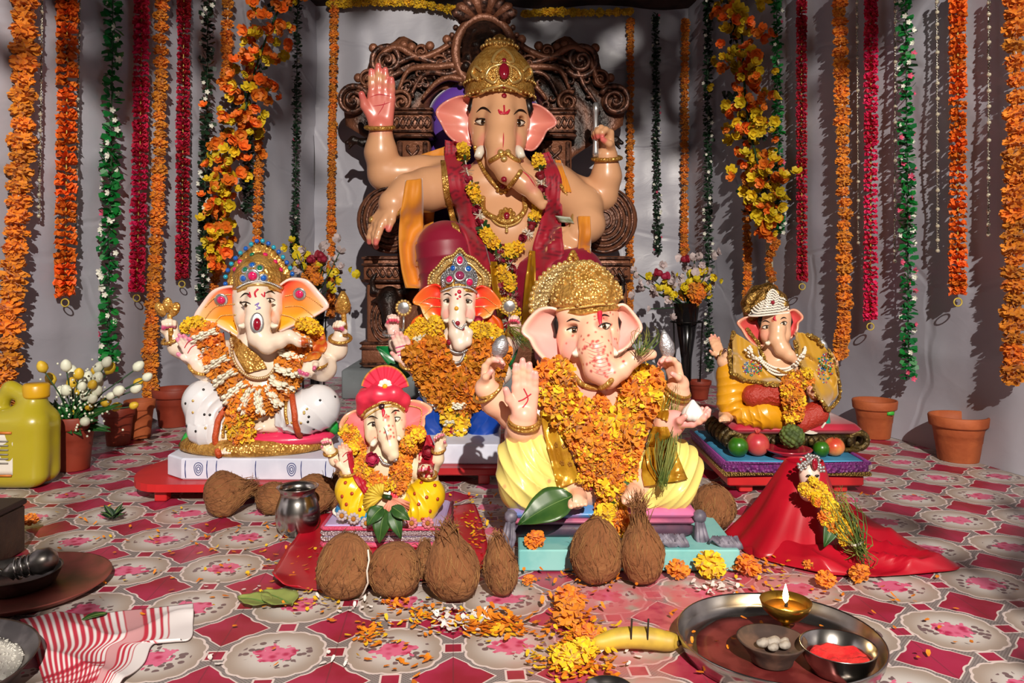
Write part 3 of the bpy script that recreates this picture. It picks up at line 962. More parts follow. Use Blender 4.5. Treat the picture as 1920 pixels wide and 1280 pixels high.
# lowered arm
I.ch([(848, 345, 6, 42), (800, 356, 36, 39), (768, 362, 62, 34), (738, 382, 84, 27)], 12)
I.hand(738, 380, 86, (-.62, -.25, -.85), (.4, .5, -.5), 92, curls=(.12, .35, .25, .35), thumb=-1, tdir=(.85, .5, .2), spread=.3, fat=1.2, tipc=PK)
# raised arm holding the rod
I.ch([(1040, 340, -14, 34), (1085, 362, -16, 30), (1128, 366, -10, 30), (1137, 330, 0, 27), (1138, 292, 8, 20)], 10)
I.hand(1138, 290, 8, (-.12, -.25, 1), (-.75, -.65, 0), 82, curls=(1.0, 1.05, 1.1, 1.1), thumb=-1, tdir=(.6, .45, .6), tcurl=.9, fat=1.25, tipc=PK)
# lowered arm with closed fist
I.ch([(1042, 350, 6, 42), (1090, 388, 34, 38), (1098, 420, 62, 33), (1086, 438, 84, 26)], 12)
I.hand(1088, 436, 86, (-.75, -.5, -.55), (-.5, .25, -.6), 86, curls=(.45, .6, .7, .8), thumb=1, tdir=(.6, .6, .1), tcurl=.6, fat=1.25, tipc=PK)
I.foot(842, 688, 96, (-.1, 1), 60); I.foot(1040, 688, 84, (.1, 1), 60)
I.dab(916, 268, 52, 26, 'e07a72', .55); I.dab(962, 268, 52, 26, 'e07a72', .55)
I.dab(938, 285, 108, 14, 'd9606a', .35); I.dab(1000, 345, 104, 20, 'e58a80', .5)
I.mesh('body', 1.9, skin, bodymat('skin_great_statue'))
# dhoti and legs (dark red), one knee raised
S = Sdf()
I.el(948, 540, 6, 104, 56, 62, 10, S=S)
I.ch([(900, 520, 20, 60), (836, 470, 92, 50), (838, 560, 100, 44), (842, 660, 104, 34)], 14, S=S)
I.ch([(1000, 530, 20, 60), (1075, 520, 92, 52), (1060, 600, 92, 44), (1040, 660, 92, 34)], 14, S=S)
I.mesh('dhoti', 2.4, '8e1030', M('maroon_silk', vcol=True, rough=.45, sheen=.1), S=S, dabs=[], folds=[(840, 640, 130, 26, 5, 190), (1040, 660, 130, 26, 5, 190)])
# ears
def pinkear(u, v, b):
    t = max(0, 1 - abs(u - .5) * 1.6); e = (u > .93)
    c = np.array(lin('e07f74')) * (1 - t * .35) + np.array(lin('e8a58c')) * t * .35
    return tuple(c if not e else np.array(lin('e8988a')))
I.ear([(890, 186), (884, 215), (880, 245), (884, 270)], [(888, 186), (866, 181), (842, 187), (818, 207), (826, 228), (838, 250), (858, 266), (884, 272)], pinkear, rip=3.2, nr=4, o0=0, o1=16)
I.ear([(982, 200), (988, 225), (988, 250), (984, 272)], [(984, 200), (1002, 196), (1022, 204), (1044, 229), (1026, 243), (1016, 262), (1000, 280), (984, 278)], pinkear, rip=3.2, nr=4, o0=0, o1=16)
# face
I.eye(905, 228, 14, 6.4, iris='3a2412', tilt=-.08, gaze=(.12, -.1)); I.eye(972, 230, 13, 6.4, iris='3a2412', tilt=.06, gaze=(-.05, -.1))
I.line('eyebrow', [(893, 211), (903, 203), (912, 204), (921, 212)], 2.4, BLACK, lift=.4, taper=True)
I.line('eyebrow', [(963, 215), (972, 207), (981, 208), (988, 214)], 2.4, BLACK, lift=.4, taper=True)
t = I.line('forehead_mark', [(935, 206), (938, 213), (945, 211), (945, 198)], 1.7, REDP, lift=.6)
I.line('mark_stroke', [(945, 211), (951, 213), (955, 206)], 1.7, REDP, lift=.6, parent=t)
I.line('mark_stroke', [(938, 209), (945, 213), (953, 209)], 2.2, REDP, lift=.6, parent=t)
I.line('trunk_stripe', [(944, 248), (944, 262), (943, 278)], 1.2, REDP, lift=.3, taper=True)
I.line('trunk_stripe', [(975, 318), (990, 330), (1004, 350)], 1.4, REDP, lift=.3, taper=True)
for q, x0 in ((-1, 902), (1, 972)):
    MB().tube([I.W(x0 - q * 6, 276, 36), I.W(x0 + q * 2, 284, 50), I.W(x0 + q * 6, 294, 60)], [I.r(9), I.r(8.5), I.r(7)], 12).build('tusk', IVORY, I.root)
for sx in (-1, 1):
    MB().tube([I.W(938 + sx * 50, 186, 20), I.W(938 + sx * 55, 205, 18), I.W(938 + sx * 52, 222, 14)], [I.r(7), I.r(8), I.r(3)], 8).build('hair', BLACK, I.root)
# crown
m = MB(); prof = [(60, 4), (64, 0), (66, 12), (63, 24), (66, 30), (62, 48), (56, 62), (46, 76), (34, 88), (30, 94), (33, 98), (24, 106), (16, 112), (10, 118), (3, 122)]
cr = m.lathe([(I.r(a), I.r(b)) for a, b in prof], I.W(937, 186, 2), 40).build('crown', GOLD, I.root)
I.bv.append(BVHTree.FromPolygons(m.v, m.f))
m = MB()
for row, zz, n_ in ((67, 2, 40), (67, 27, 40), (34, 96, 24), (25, 107, 16)):
    for i in range(n_):
        a = 2 * PI * i / n_; m.ell(I.W(937, 186 - zz, 2) + V((I.r(row) * math.cos(a), I.r(row) * math.sin(a), 0)), I.r(2.6 if row > 40 else 3.5), 6, 4)
m.build('crown_beading', GOLDS, cr, kind='stuff')
for pts in ([(944, 160), (914, 168), (892, 180), (878, 176)], [(944, 160), (966, 168), (984, 180), (998, 178)], [(944, 120), (920, 128), (912, 146), (926, 156), (934, 146)], [(944, 120), (966, 128), (976, 146), (962, 156), (954, 146)],
            [(898, 150), (886, 140), (892, 126), (904, 134)], [(984, 150), (996, 140), (990, 126), (980, 134)], [(944, 92), (930, 102), (924, 116), (934, 118)], [(944, 92), (956, 102), (962, 116), (952, 118)]):
    I.line('crown_scroll', pts, 3.2, GOLDS, lift=1.5, parent=cr)
I.jewel(945, 135, 10, REDJ, cr, sq=1.7); I.jewel(945, 114, 5, REDJ, cr); I.jewel(945, 162, 4, REDJ, cr); I.jewel(945, 180, 5, REDJ, cr)
fr_ = catmull([(945, 112), (934, 122), (932, 140), (945, 156), (958, 140), (956, 122), (945, 112)], 30)
I.chainbeads('jewel_setting', fr_, 2.4, GOLDS, 34, parent=cr)
# trunk ornament
I.line('trunk_ornament', [(919, 302), (930, 296), (940, 290), (950, 288), (966, 300), (974, 302)], 4.5, GOLD, lift=1.5)
for a, b in ((939, 286), (952, 286), (945, 298)): I.jewel(a, b, 6, GOLDS)
# shawls
OR = M('saffron_cloth', 'dd8a16', rough=.6, sheen=.4, col2='cf7a10', nscale=5)
I.strip('shawl', [(782, 292), (778, 330), (770, 400), (758, 470), (764, 536)], [(842, 272), (838, 300), (818, 380), (806, 470), (800, 536)], OR, lift=-30, fold=2, mo=(-40, 30))
I.strip('shawl_end', [(760, 338), (754, 380), (748, 440), (752, 500), (760, 540)], [(792, 334), (794, 380), (793, 440), (793, 500), (798, 540)], OR, lift=13, fold=3, nf=1.5, mo=(60, 100), dflt=84)
I.strip('shawl_end', [(1082, 405), (1086, 440), (1084, 480), (1080, 520)], [(1106, 405), (1108, 440), (1108, 480), (1106, 520)], OR, lift=4, fold=3, nf=1, mo=(50, 110), dflt=80)
I.strip('shawl', [(1040, 300), (1052, 330), (1056, 360)], [(1052, 300), (1062, 330), (1070, 360)], OR, lift=3, dflt=0)
# red stole over both shoulders
def velvet(u, v, b):
    q = noise.noise(V((u * 16, v * 75, 0)))
    return lin('6d0a20') if q > .2 else lin('a30f2a')
VEL = M('red_velvet', vcol=True, rough=.6, sheen=.15)
I.strip('stole', [(834, 262), (836, 320), (852, 390), (874, 460), (898, 560)], [(864, 268), (878, 330), (894, 400), (914, 470), (936, 560)], VEL, lift=7, fold=2.5, colf=velvet, nv=70, mo=(0, 120))
I.strip('stole', [(1008, 290), (1024, 340), (1014, 410), (998, 470), (1000, 545)], [(1030, 284), (1054, 340), (1052, 420), (1058, 480), (1056, 545)], VEL, lift=7, fold=2.5, colf=velvet, nv=70, mo=(0, lambda p: 50 + 70 * min(1, max(0, (p[1] - 395) / 40))))
I.strip('gold_border', [(826, 300), (834, 370), (850, 430), (870, 480)], [(834, 300), (845, 370), (862, 430), (880, 480)], GOLD, lift=6, nu=4, fold=0, mo=(0, 120))
I.strip('gold_pleat', [(920, 490), (924, 540), (936, 610)], [(932, 490), (940, 540), (952, 610)], M('gold_silk', 'b8861c', rough=.3, metal=.4), lift=8, fold=2, nf=1, mo=(0, 120))
I.strip('gold_pleat', [(992, 470), (984, 540), (974, 640)], [(1002, 470), (1004, 540), (1010, 640)], M('gold_silk'), lift=8, fold=2, nf=2, mo=(0, 120))
# necklaces
n1 = I.chainbeads('necklace', [(892, 276), (902, 310), (922, 340), (944, 356), (962, 340), (975, 322)], 4.2, GOLD, 44, lift=3)
n2 = I.chainbeads('necklace', [(906, 372), (908, 396), (930, 410), (950, 416), (972, 408), (984, 392), (982, 372)], 5.5, GOLD, 44, lift=3)
I.chainbeads('necklace_fringe', [(912, 396), (930, 418), (950, 424), (972, 416), (982, 398)], 2.6, GOLDS, 40, lift=3)
for px, py, R_, par in ((942, 350, 13, n1), (950, 406, 15, n2)):
    l, n = I.hit(px, py); x, y = frame_of(n); R3 = Matrix((x, y, n)).transposed(); md = MB()
    for k in range(9):
        a = 2 * PI * k / 9; md.ell(l + x * I.r(R_ * .8 * math.cos(a)) + y * I.r(R_ * .8 * math.sin(a)) + n * I.r(3), (I.r(R_ * .35), I.r(R_ * .35), I.r(4)), 8, 5, R3)
    md.ell(l + n * I.r(2), (I.r(R_ * .8), I.r(R_ * .8), I.r(5)), 14, 6, R3)
    o = md.build('pendant', GOLD, par, kind='stuff'); 
    I.jewel(px, py, R_ * .38, REDJ, par, lift=6)
MB().ell(I.hit(945, 337)[0] + V((0, -I.r(6), 0)), I.r(5.5), 12, 8).build('jewel', REDJ, n1)
MB().ell(I.hit(950, 408)[0] + V((0, -I.r(7), 0)), I.r(4.5), 12, 8).build('jewel', REDJ, n2)
I.chainbeads('pendant_tip', [(950, 424), (950, 434)], 3.2, GOLDS, 4, lift=3)
# bangles, armlets, rings
I.ring(712, 239, 8, 25, 6, 0, 4.2, GOLD, bead=True); I.ring(1138, 297, 8, 25, 6, .05, 4.2, GOLD, bead=True)
I.ring(742, 378, 78, 26, 22, .95, 4.2, GOLD, bead=True); I.ring(749, 374, 73, 29, 22, .95, 3.2, GOLDS)
I.ring(1094, 428, 74, 26, 22, -.95, 4.2, GOLD, bead=True); I.ring(1097, 422, 70, 29, 22, -.95, 3.2, GOLDS)
I.ring(822, 350, 18, 40, 12, 1.35, 4, GOLD, name='armlet', bead=True); I.ring(1068, 358, 18, 40, 12, -.9, 4, GOLD, name='armlet', bead=True)
I.jewel(697, 412, 6, GOLDS, name='finger_ring', dflt=95)
# palm lines
for pts in ([(694, 182), (712, 177), (738, 182)], [(698, 199), (718, 196), (734, 190)], [(708, 216), (718, 200), (722, 188)]):
    I.line('palm_line', pts, .8, REDP, lift=.2, taper=True)
# rod in the hand
rd = MB().lathe([(I.r(5.5), I.r(-52)), (I.r(7), I.r(-44)), (I.r(5), I.r(-20)), (I.r(5), I.r(30)), (I.r(6.5), I.r(34)), (I.r(6), I.r(46)), (I.r(2), I.r(50))], I.W(1117, 242, 18), 14).build('steel_rod', SILV); props(rd, 'short silver rod held upright in the great statue\'s fist', 'rod')
# small bank note tucked into the fist
g = []
for i in range(6):
    g.append([I.W(1041 + 28 * i / 5 + 8 * j / 4, 404 + 3 * i / 5 + 12 * j / 4, 112 - 10 * j / 4 + 4 * math.sin(i * 1.3)) for j in range(5)])
nt_ = MB().sheet(g, .002, lambda u, v, b: lin('b9c2b0') if noise.noise(V((u * 5, v * 5, 1))) > -.1 else lin('8a9a78')).build('paper_note', M('note_paper', vcol=True, rough=.8), vcol=True)
props(nt_, 'folded pale green bank note tucked above the great statue\'s closed fist', 'note')
# ================================================================== LEFT STATUE: pearl white with jewelled fan crown
def stool(name, label, x0, x1, y0, y1, ztop, mat, th_=.022, leg=.035, rnd=0, splay=.05):
    t = thing(name, label, 'stool', ((x0 + x1) / 2, (y0 + y1) / 2, 0))
    m = MB()
    if rnd:   # board with curved ends
        n = 14; prof = []
        for i in range(n + 1):
            a = PI * i / n
            prof.append((x0 + rnd - rnd * math.sin(a), (y0 + y1) / 2 - (y1 - y0) / 2 * math.cos(a)))
        prof += [(x1, y1), (x1, y0)]
        N = len(prof); v = [(a, b, ztop - th_) for a, b in prof] + [(a, b, ztop) for a, b in prof]
        f = [tuple(range(N)), tuple(range(2 * N - 1, N - 1, -1))] + [(i, i + N, (i + 1) % N + N, (i + 1) % N) for i in range(N)]
        mesh_obj('board', v, f, mat, t, smooth=False)
    else:
        m.box(((x0 + x1) / 2, (y0 + y1) / 2, ztop - th_ / 2), (x1 - x0, y1 - y0, th_), bev=.004).build('board', mat, t, smooth=False)
    for sx in (0, 1):
        for sy in (0, 1):
            X = (x0 + splay + rnd * .6 if not sx else x1 - splay); Y = y0 + .04 if not sy else y1 - .04
            MB().box((X, Y, (ztop - th_) / 2), (leg, leg, ztop - th_), bev=.003).build('leg', mat, t, smooth=False)
    return t
REDW = M('red_painted_wood', 'c02224', rough=.4, col2='a81a20', nscale=6)
# stool top at z: front lower edge seen at row 915, depth 2.3
zs = .055
x0 = P(232, 0, 2.32).x; x1 = P(640, 0, 2.32).x
stool('low_stool', 'low red painted wooden stool with a rounded end under the white slab', x0, x1, 2.26, 2.62, zs, REDW, rnd=.12)
# white slab with blue ink wood-grain marks
zsl = zs + .062
xs0, xs1 = P(298, 0, 2.3).x, P(638, 0, 2.3).x
sl = thing('white_slab', 'white foam slab with blue ink grain lines below the pearl white statue', 'slab', ((xs0 + xs1) / 2, 2.45, zs))
pr = [(xs0, 2.36), (xs0 + .06, 2.31), (xs1, 2.30), (xs1, 2.60), (xs0 + .05, 2.60), (xs0, 2.55)]; N = len(pr)
v = []
for z, ins in ((zs, .004), (zs + .004, 0), (zsl - .004, 0), (zsl, .004)):
    for a, b in pr: v.append((a + (ins if a < -.8 else -ins), b + (ins if b < 2.45 else -ins), z))
f = [tuple(range(N)), tuple(range(4 * N - 1, 3 * N - 1, -1))]
for l in range(3): f += [(l * N + i, (l + 1) * N + i, (l + 1) * N + (i + 1) % N, l * N + (i + 1) % N) for i in range(N)]
f = [q[::-1] for q in f]
mesh_obj('foam_block', v, f, M('white_foam', 'd3d6e6', rough=.6, col2='c4c8da', nscale=10), sl, smooth=False)
INK = M('blue_ink', '1d2a6e', rough=.6)
def yfront(x): return 2.31 - (x - xs0 - .06) / (xs1 - xs0 - .06) * .01 - .0006
for k, px in enumerate((347, 388, 406, 480, 566, 612)):
    x = P(px, 0, 2.305).x
    MB().tube([(x - .002 * math.sin(t * 3), yfront(x), zs + .006 + .05 * t) for t in (0, .25, .5, .75, 1)], [.0012, .0016, .0012, .0016, .001], 5).build('ink_line', INK, sl)
for px in (371, 547):
    x = P(px, 0, 2.305).x
    for r_ in (.004, .008, .0125):
        MB().tube([(x + r_ * math.cos(a), yfront(x), zs + .038 + r_ * .4 - .006 + r_ * 1.9 * math.sin(a) * (1 if math.sin(a) < 0 else .55)) for a in [2 * PI * i / 20 for i in range(20)]], .0011, 5, closed=True).build('ink_oval', INK, sl)

I = Idol('elephant_headed_statue', 'pearl white elephant headed statue with jewelled fan crown on the white slab', 2.45, (P(485, 0, 2.45).x, 2.45, zsl))
pearl = I
SK = lin('e6d3bf')
I.el(484, 578, 4, 46, 56, 46, 8); I.el(484, 548, 0, 46, 38, 44, 10)
for q in (-1, 1): I.el(484 + q * 20, 598, 26, 20, 22, 20, 10); I.el(484 + q * 22, 568, 34, 12, 9, 8, 8, sub=True)
I.ch([(484, 545, 34, 20), (484, 575, 48, 22), (483, 602, 60, 22), (486, 630, 68, 20), (502, 645, 74, 17), (524, 638, 78, 13.5), (542, 630, 80, 10.5), (562, 641, 80, 8), (572, 640, 80, 7)], 6)
I.ch([(484, 620, 0, 36), (486, 655, 0, 48)], 10)
I.el(486, 690, 4, 78, 52, 46, 16); I.el(488, 752, 10, 72, 60, 54, 16)
# viewer's-left upper hand with ornament
I.ch([(425, 665, -12, 28), (372, 668, -8, 23), (335, 648, 6, 19), (325, 632, 12, 14)], 8)
I.hand(324, 632, 12, (-.15, -.15, 1), (.3, -1, 0), 56, curls=(1.1, 1.2, 1.2, 1.2), thumb=1, tdir=(.7, .4, .5), tcurl=.8, fat=1.3, tipc=lin('c8407a'))
# blessing hand
I.ch([(428, 676, 4, 27), (402, 704, 22, 22), (378, 690, 40, 17), (368, 676, 46, 14)], 8)
I.hand(370, 678, 46, (-.42, -.15, .9), (0, -1, 0), 60, palm=lin('efd5cb'), curls=(.1, .1, .15, .2), thumb=1, tdir=(.7, .6, .3), fat=1.3, tipc=lin('d8709a'))
# other side
I.ch([(545, 668, -12, 28), (600, 668, -10, 24), (630, 655, 4, 20), (638, 632, 10, 14)], 8)
I.hand(638, 634, 10, (.1, -.15, 1), (-.3, -1, 0), 54, curls=(1.1, 1.2, 1.2, 1.2), thumb=-1, tdir=(.7, .4, .5), tcurl=.8, fat=1.3, tipc=lin('c8407a'))
I.ch([(545, 676, 4, 28), (606, 690, 24, 23), (592, 680, 50, 18), (584, 686, 60, 15)], 8)
I.hand(586, 672, 58, (-.15, -.55, -.75), (-.2, -.7, .7), 56, curls=(.5, .6, .6, .6), thumb=1, tdir=(.7, .5, .4), fat=1.35, tipc=lin('c8407a'))
for a, b in ((466, 600), (504, 600)): I.dab(a, b, 42, 22, 'e79a7a', .55)
I.dab(484, 553, 44, 18, 'f0a030', .75); I.dab(484, 563, 46, 9, 'f0b030', .7); I.dab(566, 640, 84, 10, 'e0705a', .6)
I.dab(462, 585, 40, 10, 'e8804a', .5); I.dab(507, 588, 40, 10, 'e8804a', .5)
I.foot(450, 838, 44, (-.35, 1), 52); I.ch([(415, 815, 46, 20), (446, 832, 42, 17)], 6)
I.foot(520, 798, 46, (-.95, .5), 50); I.ch([(560, 770, 40, 24), (515, 792, 46, 18)], 6)
I.mesh('body', 1.35, SK, bodymat('skin_pearl_statue', rough=.22, coat=.6))
S = Sdf()
I.el(490, 790, 0, 92, 36, 60, 10, S=S)
I.ch([(450, 790, 0, 42), (384, 752, 34, 37), (388, 800, 42, 33), (418, 830, 42, 24)], 12, S=S)
I.ch([(530, 790, 0, 44), (594, 764, 30, 40), (566, 776, 48, 34), (540, 782, 50, 26)], 12, S=S)
I.mesh('dhoti', 1.5, 'd8d8dc', M('pearl_white_cloth', vcol=True, rough=.22, coat=.5), S=S, dabs=[], folds=[(450, 790, 40, 15, 3.2, 110), (540, 800, 40, 15, 3.2, 110)])
for k in range(26):
    a, b = (random.uniform(348, 425), random.uniform(725, 815)) if k % 2 else (random.uniform(545, 628), random.uniform(730, 815))
    I.jewel(a, b, 2.4, BLACK if k % 3 else GOLDS, name='stud', dflt=40)
ORB = M('orange_braid', 'b8481c', rough=.5, bump=.5, bscale=160)
I.line('hem_braid', [(424, 765), (408, 790), (404, 825), (412, 858)], 5.5, ORB, lift=2); I.line('gold_hem', [(434, 770), (420, 795), (418, 820)], 3, GOLD, lift=2)
I.line('hem_braid', [(548, 742), (552, 770), (556, 800), (566, 822)], 5.5, ORB, lift=2); I.line('gold_hem', [(538, 752), (536, 775), (540, 795)], 3, GOLD, lift=2)
def fanear(u, v, b):
    e = .5 - .5 * math.cos(v * PI * 2)
    c0, c1, c2 = lin('e8452e'), lin('f0a41e'), lin('efe0b0')
    t = min(1, max(0, (v - .18) * 1.7)); w_ = min(1, max(0, (u - .45) * 2)) * t
    c = np.array(c0) * (1 - t) + np.array(c1) * t; c = c * (1 - w_ * .75) + np.array(c2) * w_ * .75
    if u > .92: c = np.array(lin('f0c9bd'))
    return tuple(c)
I.ear([(452, 545), (448, 570), (450, 598), (458, 625)], [(450, 545), (430, 538), (402, 543), (380, 566), (363, 596), (392, 602), (424, 618), (452, 634)], fanear, rip=2.2, nr=4, o0=6, o1=12, th=4)
I.ear([(520, 540), (526, 565), (526, 590), (516, 615)], [(524, 538), (545, 524), (572, 524), (596, 546), (616, 574), (592, 590), (560, 604), (524, 620)], fanear, rip=2.2, nr=4, o0=6, o1=12, th=4)
for pts in ([(440, 570), (405, 575), (385, 596)], [(442, 590), (415, 592), (405, 604)], [(432, 552), (405, 556), (385, 575)], [(535, 555), (570, 552), (605, 575)], [(535, 575), (565, 575), (590, 595)], [(530, 590), (548, 595), (560, 606)]):
    I.chainbeads('ear_vein', pts, 1.4, GOLDS, 26, lift=1)
for a, b in ((415, 562), (562, 551)):
    I.jewel(a, b, 13, SILV, name='ear_boss'); I.jewel(a, b, 8, PINKJ, name='ear_jewel')
I.eye(462, 570, 11, 5, iris='4a2c12', tilt=-.1, gaze=(.1, -.3)); I.eye(505, 563, 10, 4.5, iris='4a2c12', tilt=.12, gaze=(0, -.3))
I.line('eyebrow', [(450, 558), (460, 550), (470, 553)], 1.6, BLACK, lift=.4, taper=True); I.line('eyebrow', [(497, 550), (507, 546), (516, 551)], 1.6, BLACK, lift=.4, taper=True)
I.line('forehead_mark', [(480, 557), (478, 549), (484, 542)], 1.8, REDP, lift=.5); I.line('forehead_mark', [(465, 553), (470, 557), (468, 548)], 1.4, REDP, lift=.5); I.line('forehead_mark', [(490, 551), (495, 556), (496, 548)], 1.4, REDP, lift=.5)
I.line('trunk_mark', [(478, 572), (485, 568), (482, 574), (488, 577), (480, 580)], 1.2, M('lilac_paint', '7a6ab0', rough=.4), lift=.5)
# brooch on the trunk
I.jewel(482, 606, 12, SILV, sq=1.6, name='brooch'); I.jewel(482, 608, 7, REDJ, sq=1.7, name='brooch_stone')
for q in (-1, 1):
    MB().tube([I.W(484 + q * 22, 606, 44), I.W(484 + q * 30, 612, 56), I.W(484 + q * 36, 610, 64)], [I.r(6), I.r(5), I.r(2)], 10).build('tusk', IVORY, I.root)
# crown: cap, fan and bead rim
prof = [(46, 0), (49, 6), (46, 14), (48, 30), (40, 46), (28, 60), (14, 68), (3, 74)]
m = MB().lathe([(I.r(a), I.r(b)) for a, b in prof], I.W(486, 546, -2), 32); cr = m.build('crown', GOLD, I.root); I.bv.append(BVHTree.FromPolygons(m.v, m.f))
co = catmull([(428, 548), (426, 520), (440, 492), (462, 470), (487, 456), (512, 468), (532, 490), (545, 515), (542, 545)], 41)
g = [[I.W(487 + (p[0] - 487) * t, 540 + (p[1] - 540) * t, -14 + 3 * math.sin(i * .8) * (t > .7) - 5 * t) for i, p in enumerate(co)] for t in (.45, .6, .75, .88, 1.0)]
du = g[-1][20] - g[0][20]; dv = g[2][-1] - g[2][0]
if du.cross(dv).y > 0: g = g[::-1]
fan = MB().sheet(g, I.r(7)); I.bv.append(BVHTree.FromPolygons(fan.v, fan.f)); fo = fan.build('fan_crest', GOLD, I.root)
for i in range(1, 40, 2):
    p = co[i]; q = (487 + (p[0] - 487) * 1.05, 540 + (p[1] - 540) * 1.06)
    MB().ell(I.W(*q, -14), I.r(4.6), 10, 6).build('crest_bead', TURQ if i % 4 == 1 else BLUEJ, fo)
for a, b, mt in ((450, 491, PINKJ), (516, 491, PINKJ), (497, 478, PINKJ), (441, 505, PINKJ), (526, 506, PINKJ), (473, 478, GREENJ)): I.jewel(a, b, 5, mt, fo)
for a, b, r_, mt in ((474, 517, 14, PINKJ), (457, 522, 9, BLUEJ), (494, 521, 9, BLUEJ), (473, 497, 8, BLUEJ), (460, 506, 8, GREENJ), (487, 503, 8, GREENJ)):
    I.jewel(a, b, r_ * .95, SILV, cr, name='jewel_mount', sq=1.0); I.jewel(a, b, r_ * .62, mt, cr)
I.chainbeads('crown_band', [(446, 540), (465, 530), (484, 528), (505, 530), (526, 540)], 2.6, SILV, 34, parent=cr)
I.line('crown_trim', [(446, 546), (465, 536), (484, 534), (505, 536), (526, 546)], 2.5, GOLDS, parent=cr, lift=1)
# things in hands
for px, py, o, kind in ((318, 598, 22, 0), (643, 580, 20, 1)):
    m = MB().tube([I.W(px + 4, py + 50, o), I.W(px, py - 10, o)], I.r(5), 8)
    if kind == 0:
        for q in (-1, 0, 1): m.ell(I.W(px - 4 + q * 13, py - 18 - (q == 0) * 8, o), (I.r(10), I.r(6), I.r(15)), 10, 6, Matrix.Rotation(q * .5, 3, 'Y'))
    else:
        m.lathe([(I.r(4), 0), (I.r(14), I.r(6)), (I.r(15), I.r(18)), (I.r(10), I.r(32)), (I.r(3), I.r(44))], I.W(px, py + 10, o), 14)
    m.build('leaf_emblem' if kind == 0 else 'bud_emblem', GOLD, I.root)
I.ring(324, 634, 12, 19, 7, .3, 3.2, GOLD, bead=True); I.ring(377, 688, 44, 20, 8, -.5, 3.2, GOLD, bead=True); I.ring(638, 634, 10, 19, 7, -.1, 3.2, GOLD, bead=True); I.ring(590, 678, 50, 21, 9, -.2, 3.2, GOLD, bead=True)
I.ring(428, 834, 44, 24, 10, -.2, 3, GOLD, name='anklet'); I.ring(504, 796, 48, 7, 19, -.2, 3, GOLD, name='anklet')
for pts in ([(352, 662), (360, 650), (374, 644)], [(346, 652), (354, 640), (366, 636)]): I.line('palm_line', pts, .9, REDP, lift=.3)
I.line('palm_mark', [(370, 667), (376, 664), (372, 669), (378, 671), (371, 674)], .8, M('orange_paint', 'e07a20', rough=.4), lift=.3)
# chest plate, beads, shawl
m = MB(); g = []
I.strip('chest_plate', [(430, 622), (440, 660), (462, 700)], [(452, 640), (486, 668), (500, 690)], GOLD, lift=6, fold=1)
I.chainbeads('bead_necklace', [(436, 640), (444, 680), (470, 706), (500, 706), (520, 680), (526, 655)], 3.5, M('champagne_bead', 'c9a77c', rough=.2, metal=.5), 44, lift=9)
I.strip('shoulder_shawl', [(560, 612), (566, 640), (562, 680)], [(608, 620), (612, 650), (596, 672)], M('rust_silk', 'b8431c', rough=.45, col2='c77a25', nscale=40), lift=6, dflt=-10)
I.strip('shoulder_shawl', [(396, 640), (400, 680), (416, 730)], [(420, 622), (426, 660), (440, 720)], M('rust_silk'), lift=5, dflt=-10)
# gilt oval base and pink cushion, green leaf ends
b = MB().lathe([(I.r(128), 0), (I.r(138), I.r(4)), (I.r(136), I.r(14)), (I.r(122), I.r(26)), (I.r(110), I.r(28)), (.001, I.r(29))], (P(478, 0, 2.45).x, 2.45, zsl), 40, squash=.62).build('gilt_base', GOLD, I.root)
I.bv.append(BVHTree.FromPolygons([tuple(x) for x in MB().lathe([(I.r(138), 0), (I.r(136), I.r(14)), (I.r(110), I.r(28)), (.001, I.r(29))], (P(478, 0, 2.45).x, 2.45, zsl), 40, squash=.62).v], MB().lathe([(1, 0), (1, 1), (1, 2), (1, 3)], (0, 0, 0), 40).f))
S = Sdf(); I.el(520, 815, 6, 108, 22, 62, 8, S=S)
I.mesh('cushion', 2, 'd22f58', PAINT, S=S, dabs=[])
def leaf_tip(I, pts, wd, name='leaf_scroll', col='1f9a3a'):
    return MB().tube([I.W(*p) for p in pts], [I.r(wd * math.sin(PI * (i + .7) / (len(pts) + .4))) for i in range(len(pts))], 8, flat=.35, up=(0, -1, 0)).build(name, M('leaf_paint_' + col, col, rough=.3, col2='37b050', nscale=30), I.root)
leaf_tip(I, [(338, 838, 10), (352, 822, 20), (364, 808, 22), (372, 796, 18)], 11)
leaf_tip(I, [(630, 812, 10), (622, 800, 16), (612, 786, 16), (606, 774, 10)], 14)

# ================================================================== MIDDLE STATUE: blue garment, silver jewelled crown
zb = .055
stool('low_stool', 'low red painted wooden stool behind the turbaned figure', P(640, 0, 2.5).x + .01, P(938, 0, 2.5).x, 2.44, 2.86, zb, REDW)
bl = MB().box(((P(770, 0, 2.5).x + P(936, 0, 2.5).x) / 2, 2.66, zb + .031), (P(936, 0, 2.5).x - P(770, 0, 2.5).x, .34, .062), bev=.004).build('white_board', M('white_foam'), smooth=False)
props(bl, 'white lined foam board carrying the blue garmented statue', 'board')
I = Idol('elephant_headed_statue', 'blue garmented elephant headed statue with silver jewelled crown and orange shawl', 2.75, (P(858, 0, 2.75).x, 2.72, zb + .062))
blue = I
SK = lin('ecd6c4')
I.el(859, 575, 2, 32, 44, 34, 8); I.el(859, 552, -2, 34, 30, 32, 8)
for q in (-1, 1): I.el(859 + q * 17, 590, 18, 15, 18, 15, 8); I.el(859 + q * 19, 566, 27, 9, 7, 7, 6, sub=True)
I.ch([(858, 550, 26, 14), (858, 575, 34, 15), (857, 602, 42, 15), (856, 625, 48, 14), (862, 645, 52, 12), (875, 640, 54, 9), (879, 624, 54, 7), (872, 614, 54, 5)], 5)
I.ch([(859, 610, 0, 26), (858, 640, 0, 40)], 8)
I.el(856, 668, 0, 66, 44, 40, 14); I.el(856, 730, 6, 62, 55, 48, 14)
